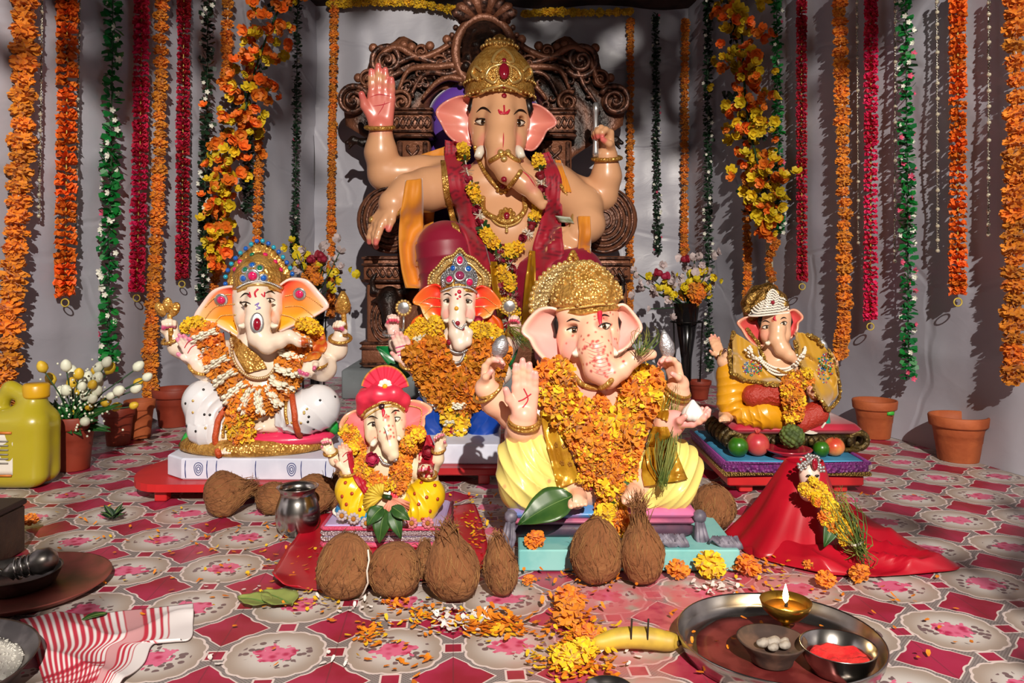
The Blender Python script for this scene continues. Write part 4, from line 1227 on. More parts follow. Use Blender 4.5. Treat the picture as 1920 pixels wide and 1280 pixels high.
I.ch([(808, 650, -14, 22), (770, 660, -12, 18), (745, 645, 2, 15), (738, 622, 8, 11)], 6)
I.hand(738, 622, 8, (-.05, -.1, 1), (.35, -1, 0), 50, curls=(.9, 1.0, 1.0, 1.1), thumb=1, tdir=(.7, .5, .4), tcurl=.7, fat=1.2, palm=lin('eec0b8'), tipc=lin('d8305a'))
I.ch([(806, 660, 2, 22), (784, 690, 18, 18), (768, 684, 34, 13)], 6)
I.hand(768, 682, 34, (-.32, -.1, .95), (0, -1, 0), 66, palm=lin('f0cabf'), curls=(.08, .08, .1, .15), thumb=1, tdir=(.7, .6, .3), fat=1.25, tipc=lin('e8a5a0'))
I.ch([(908, 650, -14, 22), (945, 660, -12, 18), (962, 640, 2, 14), (964, 620, 8, 11)], 6)
I.hand(964, 620, 8, (.05, -.1, 1), (-.35, -1, 0), 44, curls=(.9, 1.0, 1.0, 1.1), thumb=-1, tdir=(.7, .5, .4), tcurl=.7, fat=1.2, palm=lin('eec0b8'), tipc=lin('d8305a'))
I.ch([(908, 660, 2, 22), (940, 700, 20, 18), (930, 720, 40, 13)], 6)
I.hand(930, 720, 40, (-.3, -.6, -.5), (-.2, -.6, .7), 46, thumb=1, fat=1.25)
for a, b in ((840, 590), (878, 590)): I.dab(a, b, 32, 16, 'eb8f86', .6)
I.dab(858, 610, 56, 14, 'efb0a8', .4)
I.foot(842, 850, 40, (0, 1), 44); I.foot(880, 850, 40, (.2, 1), 44)
I.mesh('body', 1.2, SK, bodymat('skin_blue_statue'))
S = Sdf()
I.el(858, 778, 0, 76, 34, 54, 10, S=S)
I.ch([(840, 775, 4, 38), (810, 770, 30, 34), (818, 830, 40, 26)], 10, S=S); I.ch([(880, 775, 4, 38), (910, 770, 30, 34), (900, 830, 40, 26)], 10, S=S)
I.mesh('garment', 1.6, '0f3f9c', M('blue_silk_paint', vcol=True, rough=.3, coat=.3), S=S, dabs=[], folds=[(858, 760, 40, 16, 3, 110)])
SO = M('orange_silk_paint', 'd85a12', rough=.35, col2='c84a0c', nscale=8)
I.strip('shawl', [(790, 588), (770, 610), (776, 680), (790, 740)], [(822, 592), (806, 640), (806, 690), (822, 752)], SO, lift=5, dflt=-12)
I.strip('shawl', [(902, 592), (914, 640), (914, 690), (902, 752)], [(926, 590), (944, 610), (940, 680), (924, 740)], SO, lift=5, dflt=-12)
I.strip('silver_band', [(782, 716), (800, 738), (826, 750)], [(785, 738), (802, 760), (828, 772)], SILV, lift=8, fold=1, dflt=20)
def redear(u, v, b):
    e = min(1, max(0, (u - .25) * 1.3)); t = min(1, max(0, (v - .15) * 1.6))
    c = np.array(lin('e8301e')) * (1 - t * e) + np.array(lin('f2b64a')) * t * e
    if t * e > .7: c = c * .5 + np.array(lin('f4dcb0')) * .5
    return tuple(c)
I.ear([(832, 545), (829, 565), (830, 582), (836, 598)], [(831, 544), (816, 534), (795, 540), (774, 564), (787, 572), (794, 588), (806, 602), (832, 604)], redear, rip=1.6, nr=4, o0=2, o1=8, th=3)
I.ear([(886, 545), (889, 565), (888, 582), (882, 596)], [(888, 545), (904, 537), (922, 545), (941, 572), (928, 578), (920, 590), (906, 596), (886, 600)], redear, rip=1.6, nr=4, o0=2, o1=8, th=3)
for pts in ([(826, 560), (805, 558), (786, 570)], [(826, 575), (808, 576), (796, 588)], [(893, 560), (910, 558), (932, 574)], [(892, 575), (906, 576), (920, 588)]): I.chainbeads('ear_vein', pts, 1.2, GOLDS, 20, lift=1)
I.eye(840, 564, 8, 5, iris='4a3a2a', tilt=-.06); I.eye(877, 565, 8, 5, iris='4a3a2a', tilt=.06)
I.line('eyebrow', [(831, 553), (839, 550), (847, 555)], 1.3, BLACK, lift=.4, taper=True); I.line('eyebrow', [(869, 555), (877, 551), (885, 555)], 1.3, BLACK, lift=.4, taper=True)
for a, b, r_ in ((861, 547, 4), (855, 552, 2.4), (862, 556, 2.6), (858, 560, 2)): I.jewel(a, b, r_, REDP, name='forehead_mark')
I.jewel(856, 578, 4, M('yellow_paint', 'd89a20', rough=.4), name='trunk_mark')
prof = [(34, 0), (36, 5), (34, 12), (35, 24), (28, 38), (16, 50), (3, 56)]
m = MB().lathe([(I.r(a), I.r(b)) for a, b in prof], I.W(860, 548, -4), 28); cr = m.build('crown', GOLD, I.root); I.bv.append(BVHTree.FromPolygons(m.v, m.f))
co = catmull([(812, 552), (804, 536), (806, 516), (822, 498), (834, 484), (850, 478), (862, 466), (874, 478), (888, 484), (902, 498), (918, 516), (918, 536), (910, 552)], 49)
g = [[I.W(862 + (p[0] - 862) * t, 535 + (p[1] - 535) * t, -14 + 1.5 * math.cos(i * 1.3) * (t > .8)) for i, p in enumerate(co)] for t in (.3, .5, .7, .85, 1.0)]
du = g[-1][24] - g[0][24]; dv = g[2][-1] - g[2][0]
if du.cross(dv).y > 0: g = g[::-1]
fan = MB().sheet(g, I.r(6)); I.bv.append(BVHTree.FromPolygons(fan.v, fan.f)); fo = fan.build('halo_plate', M('pale_gilt', 'c9ab72', rough=.3, metal=.6, bump=.6, bscale=140, btype='voronoi'), I.root)
m = MB()
for p in co: m.ell(I.W(*p, -11), I.r(3), 8, 5)
m.build('halo_beading', GOLDS, fo, kind='stuff')
m = MB(); m.tube([I.W(862 + (p[0] - 862) * .78, 535 + (p[1] - 535) * .78, -10) for p in co], I.r(2.5), 6); m.build('halo_ring', GOLDS, fo)
pl = catmull([(828, 540), (826, 520), (836, 506), (846, 498), (850, 486), (862, 474), (874, 486), (880, 498), (890, 506), (896, 522), (892, 540)], 33)
g = [[I.W(861 + (p[0] - 861) * t, 530 + (p[1] - 530) * t, 34 - 16 * t) for p in pl] for t in (.05, .35, .7, 1.0)]
du = g[-1][16] - g[0][16]; dv = g[2][-1] - g[2][0]
if du.cross(dv).y > 0: g = g[::-1]
tp = MB().sheet(g, I.r(4)); I.bv.append(BVHTree.FromPolygons(tp.v, tp.f)); to = tp.build('silver_tiara', M('silver_studded', 'c4c6cc', rough=.25, metal=.7, bump=.9, bscale=220, btype='voronoi'), I.root)
for a, b, r_, mt, q in ((862, 488, 6, PINKJ, 1.4), (850, 503, 5.5, BLUEJ, 1), (878, 504, 5.5, BLUEJ, 1), (862, 517, 9, M('mauve_glass', '8a2a52', rough=.1, coat=.6), 1), (843, 524, 6.5, PINKJ, 1.1), (880, 529, 6.5, PINKJ, 1.1)):
    I.jewel(a, b, r_ * 1.35, SILV, to, name='jewel_mount', sq=q); I.jewel(a, b, r_, mt, to, sq=q)
I.chainbeads('crown_band', [(828, 546), (845, 540), (862, 538), (880, 540), (894, 548)], 2.4, SILV, 30, parent=to)
I.chainbeads('trunk_chain', [(850, 602), (856, 612), (866, 616), (874, 606)], 2.6, SILV, 16); I.jewel(858, 606, 4.5, REDJ); I.jewel(868, 616, 3.5, REDJ)
nk = I.chainbeads('necklace', [(824, 614), (830, 640), (845, 656), (862, 660), (884, 648), (892, 620)], 3.2, SILV, 40, lift=5); I.jewel(848, 640, 6, REDJ, nk, lift=6)
I.chainbeads('crescent_pendant', [(845, 678), (854, 680), (864, 676), (870, 664)], 3, SILV, 20, lift=6); I.jewel(845, 676, 4, TURQ)
for q in (-1, 1): MB().tube([I.W(859 + q * 16, 598, 36), I.W(859 + q * 23, 602, 44), I.W(859 + q * 27, 600, 50)], [I.r(4.5), I.r(4), I.r(1.5)], 8).build('tusk', IVORY, I.root)
I.ring(737, 623, 8, 17, 5, .1, 3, SILV, bead=True); I.ring(766, 684, 34, 16, 6, -.3, 3, GOLD); I.ring(964, 622, 8, 14, 5, 0, 3, GOLD)
for pts in ([(742, 652), (757, 648), (770, 646)], [(744, 660), (758, 656), (772, 652)], [(746, 666), (756, 664), (768, 660)]): I.line('palm_line', pts, 1.2, M('magenta_paint', 'd0508a', rough=.5), lift=.3)
I.line('palm_mark', [(752, 666), (760, 664), (755, 669), (762, 671), (754, 674)], 1.1, M('orange_paint'), lift=.3)
for px, py in ((757, 577), (955, 574)):
    c_ = I.W(px, py, 4); m = MB().lathe([(I.r(15), I.r(-3)), (I.r(15), I.r(3)), (I.r(9), I.r(5)), (.001, I.r(6))], c_, 20, axis=Matrix.Rotation(PI / 2, 3, 'X'))
    ob = m.build('silver_disc', SILV, I.root); m = MB()
    for k in range(14):
        a = 2 * PI * k / 14; m.ell(c_ + V((I.r(13) * math.cos(a), -I.r(3), I.r(13) * math.sin(a))), I.r(3.4), 6, 4)
    m.build('disc_rim', GOLDS, ob, kind='stuff')
    MB().tube([c_ + V((0, 0, -I.r(14))), c_ + V((0, -.004, -I.r(42)))], I.r(2.5), 6).build('disc_handle', SILV, ob)
def leafplate(I, base, tip, wd, name, mat, o=0, bend=6, parent=None, rz=0):
    b = np.array(base, float); t = np.array(tip, float); ax = t - b; nx = np.array([-ax[1], ax[0]]) / np.linalg.norm(ax)
    g = []
    for i in range(9):
        u = i / 8 * 2 - 1; row = []
        for j in range(13):
            v = j / 12; wv = wd * (math.sin(PI * min(1, v ** .75 * 1.02)) ** .8 + .02)
            p = b + ax * v + nx * u * wv
            row.append(I.W(p[0], p[1], o + bend * math.sin(PI * v) - abs(u) * -3 - (abs(u) < .1) * 1.5 + 1.2 * math.sin(v * 40) * abs(u)))
        g.append(row)
    du = g[-1][6] - g[0][6]; dv = g[4][-1] - g[4][0]
    if du.cross(dv).y > 0: g = g[::-1]
    return MB().sheet(g, I.r(1.5)).build(name, mat, parent if parent is not None else I.root)
GRL = M('green_leaf_paint', '0c7a3c', rough=.25, col2='0a5c2e', nscale=20, coat=.4)
leafplate(I, (776, 690), (706, 650), 20, 'leaf_finial', GRL, -20); leafplate(I, (772, 700), (716, 690), 14, 'leaf_finial', GRL, -16)
leafplate(I, (925, 690), (972, 648), 18, 'leaf_finial', GRL, -20); leafplate(I, (925, 710), (966, 690), 14, 'leaf_finial', GRL, -16)
MB().box((P(858, 0, 2.8).x, 2.78, zb + .062 + .05), (.30, .12, .10), bev=.02).build('seat_block', M('dark_seat', '241a2a', rough=.5), I.root)
S = Sdf(); I.el(858, 838, 4, 80, 20, 44, 6, S=S); I.mesh('cushion', 2, '8a1040', PAINT, S=S, dabs=[])
# ================================================================== TURBANED SMALL STATUE
zt_ = .058
tb = thing('jewelled_board', 'small lilac board with pink and silver braid edge under the turbaned figure', 'board', (P(718, 0, 1.97).x, 1.97, 0))
xa, xb = P(606, 0, 1.9).x, P(836, 0, 1.93).x
MB().box(((xa + xb) / 2, 2.0, .029), (xb - xa, .21, .058), bev=.006).build('board', M('lilac_board', 'b3a3cf', rough=.5, col2='a894c4', nscale=12), tb, smooth=False)
for z, r_, mt in ((.012, .0065, M('pink_braid', 'c8486a', rough=.5, bump=.5, bscale=200)), (.026, .0055, M('silver_braid', 'c9b8bd', rough=.3, metal=.4, bump=.8, bscale=260, btype='voronoi')), (.039, .0055, M('silver_braid')), (.051, .0055, M('pink_braid'))):
    MB().tube([(xa - .002, 2.1, z), (xa - .002, 1.9, z), (xa + .003, 1.893, z), (xb - .003, 1.893, z), (xb + .002, 1.9, z), (xb + .002, 2.1, z)], r_, 8).build('braid', mt, tb)
I = Idol('elephant_headed_statue', 'small elephant headed statue in a pink turban and yellow dotted dhoti', 2.0, (P(722, 0, 2).x, 2.0, zt_))
turb = I
SK = lin('e6d2b4')
I.el(722, 792, 2, 40, 46, 38, 8); I.el(722, 768, 0, 38, 30, 36, 8)
for q in (-1, 1): I.el(722 + q * 20, 815, 20, 17, 20, 16, 8)
I.el(699, 793, 34, 11, 8, 7, 6, sub=True); I.el(741, 785, 33, 11, 8, 7, 6, sub=True)
I.ch([(720, 765, 30, 16), (722, 790, 40, 17), (726, 815, 48, 16.5), (732, 838, 56, 14), (738, 852, 60, 9), (734, 858, 60, 6)], 5)
I.ch([(722, 830, 0, 30), (724, 855, 0, 40)], 8)
I.el(726, 880, 2, 58, 40, 36, 12); I.el(726, 930, 8, 56, 44, 42, 12)
I.ch([(680, 862, -12, 19), (648, 872, -8, 15), (630, 862, 4, 12), (620, 846, 8, 9)], 5)
I.hand(620, 848, 8, (-.35, -.1, 1), (.3, -1, 0), 42, curls=(.7, .8, .8, .9), thumb=1, tdir=(.7, .5, .4), tcurl=.5, fat=1.2, tipc=lin('c8607a'))
I.ch([(680, 872, 2, 19), (664, 895, 20, 15), (654, 885, 34, 11)], 5)
I.hand(653, 884, 34, (-.1, -.1, 1), (0, -1, 0), 56, palm=lin('ecd4bc'), curls=(.08, .08, .1, .15), thumb=1, tdir=(.7, .6, .3), fat=1.2, tipc=lin('e0a088'))
I.ch([(768, 862, -12, 19), (808, 878, -8, 15), (820, 860, 4, 12), (824, 842, 8, 9)], 5)
I.hand(824, 844, 8, (.1, -.1, 1), (-.3, -1, 0), 48, curls=(.5, .7, .8, .9), thumb=-1, tdir=(.7, .5, .4), tcurl=.5, fat=1.2, tipc=lin('c8607a'))
I.ch([(770, 872, 2, 19), (806, 898, 22, 15), (802, 886, 40, 12)], 5)
I.hand(803, 888, 40, (-.15, -.5, .6), (-.2, -.8, -.6), 44, curls=(.5, .6, .6, .7), thumb=-1, tdir=(.7, .5, .4), fat=1.3, tipc=lin('c8607a'))
I.dab(703, 815, 38, 16, 'eda88e', .5); I.dab(744, 812, 38, 16, 'eda88e', .4); I.dab(718, 773, 42, 10, 'd8382e', .85); I.dab(724, 785, 52, 9, 'd8564a', .7); I.dab(728, 820, 66, 7, 'd8564a', .6)
I.foot(690, 958, 40, (.6, 1), 42); I.foot(752, 962, 40, (-.6, .8), 42)
I.mesh('body', 1.1, SK, bodymat('skin_turban_statue', rough=.28), spatter=(724, 800, 18, 32, 26, ['b83030', 'c84a44'], 1.8, 3.4))
S = Sdf()
I.el(726, 955, 0, 76, 28, 46, 8, S=S)
I.ch([(705, 955, 4, 30), (663, 918, 28, 32), (668, 950, 38, 26), (700, 960, 40, 18)], 9, S=S); I.ch([(748, 955, 4, 30), (800, 928, 26, 32), (790, 955, 38, 26), (758, 964, 40, 18)], 9, S=S)
I.mesh('dhoti', 1.2, 'e6be16', M('yellow_paint_cloth', vcol=True, rough=.3, coat=.3), S=S, dabs=[], folds=[(715, 955, 50, 14, 3, 90), (745, 965, 50, 14, 3, 90)])
for k, (a, b) in enumerate(((648, 905), (672, 898), (660, 925), (684, 935), (650, 945), (674, 955), (690, 915), (642, 930), (790, 905), (815, 910), (800, 932), (820, 935), (785, 945), (806, 958), (778, 925), (792, 972))): I.jewel(a, b, 3.4, M('red_dot_paint', 'a8361c', rough=.3), name='red_dot', dflt=40)
def pkear(u, v, b):
    c = np.array(lin('e8707a')) * (1 - u * .4) + np.array(lin('ee9a8e')) * u * .4
    if u > .92: c = np.array(lin('e8a888'))
    return tuple(c)
I.ear([(690, 780), (688, 800), (692, 822), (698, 838)], [(688, 776), (668, 770), (648, 778), (636, 797), (644, 812), (656, 830), (676, 842), (698, 842)], pkear, rip=2.6, nr=4, o0=4, o1=12, th=3)
I.ear([(752, 768), (756, 790), (754, 808), (746, 824)], [(756, 764), (768, 752), (786, 752), (810, 766), (797, 778), (795, 798), (778, 815), (752, 830)], pkear, rip=2.6, nr=4, o0=4, o1=12, th=3)
for pts in ([(652, 782), (644, 800), (662, 828)], [(766, 760), (790, 768), (786, 800)]): I.chainbeads('ear_trim', pts, 1.4, GOLDS, 26, lift=1)
I.eye(700, 795, 10, 5.5, iris='4a3a30', tilt=.12, gaze=(.05, -.15)); I.eye(741, 786, 10, 5.5, iris='4a3a30', tilt=.3, gaze=(-.1, -.15))
I.line('eyebrow', [(689, 783), (698, 780), (709, 785)], 1.5, BLACK, lift=.4, taper=True); I.line('eyebrow', [(733, 775), (741, 769), (750, 771)], 1.5, BLACK, lift=.4, taper=True)
I.line('forehead_mark', [(716, 764), (719, 772), (718, 782)], 3.5, REDP, lift=.4, taper=True); I.line('trunk_crease', [(719, 800), (724, 812), (728, 830)], .8, BLACK, lift=.2, taper=True)
MB().tube([I.W(704, 826, 40), I.W(699, 832, 48), I.W(697, 836, 52)], [I.r(6), I.r(5.5), I.r(3)], 10).build('tusk', IVORY, I.root)
MB().tube([I.W(746, 820, 38), I.W(750, 824, 44)], [I.r(5), I.r(3)], 10).build('tusk', IVORY, I.root)
# turban: wound rolls, fan plume, brooch
PKC = M('pink_turban_paint', 'd6304a', rough=.35, col2='c02440', nscale=14)
S = Sdf()
I.el(718, 752, -6, 42, 26, 38, 8, S=S)
I.ch([(680, 768, 8, 12), (684, 748, 14, 16), (708, 738, 22, 16)], 5, S=S); I.ch([(708, 744, 24, 15), (738, 738, 22, 16), (756, 750, 12, 13), (757, 764, 6, 9)], 5, S=S)
I.ch([(684, 738, 0, 12), (712, 728, 6, 14), (742, 732, 4, 13)], 5, S=S)
v, q = S.mesh(I.r(1.2)); tq = quads_obj('turban', v, q, PKC, I.root); I.bv.append(BVHTree.FromPolygons([tuple(a) for a in v], [tuple(int(i) for i in f) for f in q]))
I.chainbeads('turban_trim', [(679, 778), (694, 766), (716, 757), (740, 756), (757, 766)], 3, GOLD, 34, parent=tq); I.chainbeads('turban_trim', [(683, 784), (700, 772), (718, 764), (742, 762), (757, 772)], 1.8, GOLDS, 44, parent=tq)
I.jewel(716, 762, 6, M('dark_flower_paint', '2a0a12', rough=.3), tq, name='curl')
g = []
for i in range(33):
    u = i / 32; a = PI * (.93 - .86 * u); row = []
    for t in (0, .25, .5, .75, .9, 1):
        r_ = 8 + t * 42; row.append(I.W(722 + r_ * math.cos(a) * .92, 736 - r_ * math.sin(a) - t * 2, 12 - 3 * t + 3.2 * t * (i % 4 < 2)))
    g.append(row)
du = g[-1][3] - g[0][3]; dv = g[16][-1] - g[16][0]
if du.cross(dv).y > 0: g = g[::-1]
pm = MB().sheet(g, I.r(2), lambda u, v, b: lin('b08a2a') if v > .88 else lin('d62e4a')); pmo = pm.build('fan_plume', M('plume_paint', vcol=True, rough=.35), tq, smooth=False, vcol=True)
fl_c = I.W(722, 724, 24)
for k in range(8):
    a = 2 * PI * k / 8; MB().ell(fl_c + V((I.r(8.5) * math.cos(a), 0, I.r(8.5) * math.sin(a))), (I.r(5.5), I.r(2.5), I.r(5.5)), 10, 6).build('brooch_petal', M('white_paint', 'e8e4da', rough=.3), tq)
MB().ell(fl_c + V((0, -I.r(3), 0)), (I.r(5), I.r(4), I.r(5)), 12, 6).build('brooch_centre', M('amber_glass', 'd8a81a', rough=.1, coat=.5), tq)
# stoles, collar, beads
I.strip('stole', [(650, 850), (662, 890), (684, 930)], [(664, 846), (682, 890), (700, 935)], M('crimson_cloth', 'a81228', rough=.5), lift=5, dflt=10)
I.strip('stole', [(770, 820), (785, 850), (780, 895)], [(806, 815), (818, 850), (808, 900)], M('crimson_cloth', 'a81228'), lift=0, dflt=-6)
I.strip('waist_sash', [(742, 872), (738, 900), (730, 935)], [(756, 876), (752, 905), (742, 938)], M('pink_sash', 'd2283c', rough=.45), lift=8)
I.chainbeads('necklace', [(712, 858), (720, 868), (734, 870), (742, 860)], 3.2, SILV, 16, lift=4)
for a in ((620, 848, 8, 12), (654, 884, 36, 15), (822, 843, 8, 12), (804, 890, 38, 14)): I.ring(*a, 4, .1, 2.6, GOLD, bead=True)
for pts in ([(642, 856), (650, 848), (662, 846)], [(644, 866), (652, 860), (656, 848)]): I.line('palm_line', pts, .8, REDP, lift=.3)
b_ = MB().lathe([(I.r(88), 0), (I.r(92), I.r(8)), (I.r(88), I.r(16)), (.001, I.r(17))], (P(722, 0, 2).x, 1.99, zt_), 36, squash=.62)
bo = b_.build('blue_seat', M('blue_seat_paint', '1f7fb8', rough=.4), I.root)
m = MB()
for i in range(70):
    a = 2 * PI * i / 70; m.ell((P(722, 0, 2).x + I.r(94) * math.cos(a), 1.99 + I.r(58) * math.sin(a), zt_ + I.r(5)), I.r(3), 6, 4)
m.build('pearl_edging', PEARL, bo, kind='stuff')

# ================================================================== FRONT STATUE: pale pink, gold helmet, lemon dhoti
TQ = M('turquoise_block', '6fb3b3', rough=.6, col2='85c0bd', nscale=14)
xa, xb = P(972, 0, 1.76).x, P(1388, 0, 1.76).x
o = MB().box(((xa + xb) / 2, 1.99, .0235), (xb - xa, .46, .047), bev=.003).build('turquoise_block', TQ, smooth=False); props(o, 'turquoise painted block on the floor below the pink statue', 'block')
st_ = thing('seat_mat', 'blue edged pink seat mat with grey tassels on the turquoise block', 'mat', (P(1132, 0, 2.0).x, 2.0, .047))
xa, xb = P(954, 0, 1.83).x, P(1306, 0, 1.83).x
MB().box(((xa + xb) / 2, 2.01, .064), (xb - xa - .01, .35, .034), bev=.01).build('dark_base', M('dark_base_paint', '3a2f44', rough=.5, col2='5a3a4c', nscale=16), st_)
MB().box(((xa + xb) / 2, 2.01, .086), (xb - xa, .36, .014), bev=.012).build('pink_border', M('pink_edge_paint', 'b05a78', rough=.5, col2='8a4a6a', nscale=20), st_)
MB().box(((xa + xb) / 2, 2.01, .103), (xb - xa + .006, .365, .024), bev=.012).build('blue_mat', M('blue_mat_paint', '2487c4', rough=.35, col2='c66a98', nscale=7), st_)
TS = M('grey_tassel', '56505e', rough=.5, col2='7a7484', nscale=40)
for px, sgn in ((958, -1), (1312, 1)):
    m = MB(); c_ = P(px, 968, 1.83)
    m.ell(c_, .016, 10, 6)
    for k in range(16):
        a = random.uniform(0, 2 * PI); r_ = random.uniform(.004, .014)
        m.tube([c_ + V((r_ * math.cos(a) * .5, r_ * math.sin(a) * .5, -.008)), c_ + V((r_ * math.cos(a) + sgn * .004, r_ * math.sin(a) - .008, -.045)), c_ + V((r_ * 1.4 * math.cos(a) + sgn * .014, r_ * math.sin(a) - .012, -.072))], [.005, .006, .004], 6)
    m.build('tassel', TS, st_, kind='stuff')
for k, px in enumerate((1240, 1262, 1345, 1362)):
    m = MB(); c_ = P(px, 1016 if k < 2 else 1020, 1.79)
    for j in range(9):
        m.tube([c_ + V((-.018 + j * .004, .012 * math.sin(j), .004)), c_ + V((-.012 + j * .004 + .006 * math.sin(j * 2), -.004, .016)), c_ + V((.004 + j * .003, -.01, .002)), c_ + V((.016 + j * .002, -.014, -.006))], [.004, .0055, .005, .003], 6)
    m.build('tassel', TS, st_, kind='stuff')
I = Idol('elephant_headed_statue', 'pale pink elephant headed statue with gold helmet crown and lemon dhoti on the turquoise block', 1.95, (P(1120, 0, 1.95).x, 1.95, .115))
front = I
SK = lin('eeb89a'); PKK = lin('f0a8a0')
I.el(1102, 625, 2, 60, 62, 56, 10); I.el(1102, 590, -4, 58, 46, 54, 12)
for q in (-1, 1): I.el(1104 + q * 28, 655, 26, 26, 28, 24, 12); I.el(1104 + q * 29, 616, 42, 14, 10, 10, 9, sub=True)
I.el(1122, 585, 22, 26, 24, 30, 14); I.el(1072, 585, 18, 28, 24, 30, 14)
I.ch([(1112, 590, 30, 24), (1114, 620, 46, 28), (1116, 655, 64, 31), (1124, 690, 76, 28), (1140, 704, 82, 22), (1163, 692, 86, 18), (1186, 673, 88, 14), (1206, 664, 88, 10.5), (1222, 664, 88, 9)], 7)
I.ch([(1104, 670, 0, 44), (1108, 705, 0, 64)], 12)
I.el(1112, 740, 4, 108, 66, 58, 18); I.el(1106, 830, 12, 104, 84, 74, 20); I.el(1110, 900, 10, 110, 50, 70, 18)
# viewer's-left rear hand
I.ch([(1020, 745, -16, 38), (966, 775, -18, 32), (930, 752, -6, 27), (912, 728, 6, 22)], 10)
I.hand(912, 726, 6, (.12, -.1, 1), (.9, -.5, 0), 84, curls=(.55, .7, .75, .8), thumb=1, tdir=(.7, .5, .4), tcurl=.5, fat=1.2, tipc=PKK)
# blessing hand
I.ch([(1018, 765, 10, 38), (980, 815, 34, 31), (978, 800, 58, 26), (982, 778, 68, 21)], 10)
I.hand(984, 780, 68, (.02, -.06, 1), (0, -1, 0), 104, palm=lin('efb09c'), curls=(.06, .05, .08, .12), thumb=1, tdir=(.75, .6, .25), spread=.05, fat=1.2, tipc=PKK)
# other rear hand
I.ch([(1200, 745, -16, 38), (1244, 765, -16, 30), (1266, 742, -4, 26), (1272, 720, 6, 20)], 10)
I.hand(1272, 724, 6, (-.3, -.1, 1), (-.85, -.6, 0), 84, curls=(.5, .6, .65, .7), thumb=-1, tdir=(.6, .4, .6), tcurl=.5, fat=1.15, tipc=PKK)
# offering hand
I.ch([(1200, 765, 10, 38), (1240, 806, 36, 30), (1254, 796, 66, 24), (1266, 790, 76, 20)], 10)
I.hand(1262, 790, 76, (.85, -.5, .12), (-.15, -.15, 1), 80, palm=lin('efa0a0'), curls=(.3, .35, .4, .45), thumb=-1, tdir=(.6, .6, .5), tcurl=.3, fat=1.25, tipc=PKK)
for a, b in ((1072, 655), (1146, 650)): I.dab(a, b, 50, 26, 'ee8f90', .55)
I.dab(1128, 592, 52, 18, 'd0463c', .55); I.dab(1124, 610, 70, 13, 'd0463c', .6); I.dab(1122, 650, 98, 12, 'dc7a72', .4); I.dab(1135, 690, 104, 24, 'e58a8a', .45)
I.dab(1110, 720, 60, 60, 'e8a09a', .6)
I.foot(1082, 926, 70, (-.05, 1), 74); I.ch([(1082, 915, 54, 26), (1082, 930, 62, 22)], 8)
I.foot(1184, 918, 84, (-.12, .9), 74); I.ch([(1200, 905, 60, 26), (1188, 916, 72, 22)], 8)
I.mesh('body', 1.6, SK, bodymat('skin_front_statue', rough=.38, coat=.15), spatter=(1120, 640, 26, 42, 95, ['b83030', 'a82028', 'c84a44'], 2.4, 4.2))
S = Sdf()
I.el(1115, 905, 0, 130, 46, 74, 10, S=S)
I.ch([(1060, 900, 4, 54), (988, 862, 36, 52), (986, 905, 58, 48), (1040, 935, 62, 34)], 16, S=S)
I.ch([(1170, 900, 4, 54), (1262, 878, 30, 50), (1258, 912, 54, 42), (1215, 930, 60, 28)], 16, S=S)
I.mesh('dhoti', 1.7, 'e6d678', M('lemon_paint_cloth', vcol=True, rough=.42, coat=.15), S=S, dabs=[(I.W(1070 + random.gauss(0, 60), 915 + random.gauss(0, 14), 90), I.r(random.uniform(3, 7)), lin('d86a5a'), .6) for k in range(40)], folds=[(1090, 770, 60, 21, 6.5, 330), (1165, 800, 60, 19, 4, 260)])
def paleear(u, v, b):
    t = min(1, max(0, (v - .2) * 1.3)); e = 1 if u > .9 else 0
    c = np.array(lin('f0b0a2')) * (1 - t * .5) + np.array(lin('e58a98')) * t * .5
    if e: c = np.array(lin('f2c4b0'))
    return tuple(c)
I.ear([(1050, 588), (1046, 615), (1048, 640), (1056, 664)], [(1048, 584), (1028, 579), (1005, 586), (980, 618), (994, 634), (1006, 656), (1034, 682), (1056, 672)], paleear, rip=1.5, nr=2, o0=6, o1=22, th=5, curl=6)
I.ear([(1154, 582), (1160, 605), (1158, 630), (1150, 652)], [(1156, 578), (1168, 573), (1182, 584), (1201, 612), (1192, 628), (1180, 645), (1166, 655), (1150, 660)], paleear, rip=1.5, nr=2, o0=6, o1=22, th=5, curl=6)
I.eye(1076, 619, 14, 7, iris='4a3018', tilt=.05, gaze=(.0, -.1)); I.eye(1133, 611, 12, 6.5, iris='4a3018', tilt=.22, gaze=(-.1, -.1))
I.line('eyebrow', [(1062, 603), (1074, 598), (1088, 603)], 1.8, BLACK, lift=.4, taper=True); I.line('eyebrow', [(1122, 597), (1132, 590), (1143, 593)], 1.8, BLACK, lift=.4, taper=True)
I.line('vermilion_mark', [(1126, 573), (1124, 590), (1126, 612)], 5, REDP, lift=.5, taper=True)
for k in range(9): I.line('trunk_crease', [(1096 + k * 2, 640 + k * 7), (1114 + k * 2, 646 + k * 7), (1132 + k * 2, 641 + k * 7)], .9, M('crease_pink', 'd88a80', rough=.5), n=10, lift=.1, taper=True)
for q, o_ in ((-1, 0), (1, 0)):
    MB().tube([I.W(1116 + q * 30, 654, 52), I.W(1116 + q * 37, 664, 64), I.W(1116 + q * 41, 662, 74)], [I.r(7.5), I.r(7), I.r(2.5)], 10).build('tusk', IVORY, I.root)
    MB().tube([I.W(1100 + q * 50, 588, 16), I.W(1100 + q * 57, 604, 12), I.W(1100 + q * 54, 622, 10), I.W(1100 + q * 60, 632, 6)], [I.r(6), I.r(9), I.r(8), I.r(3)], 8).build('hair', BLACK, I.root)
prof = [(58, 0), (64, 6), (60, 14), (68, 20), (66, 40), (54, 60), (42, 76), (26, 88), (14, 96), (4, 100)]
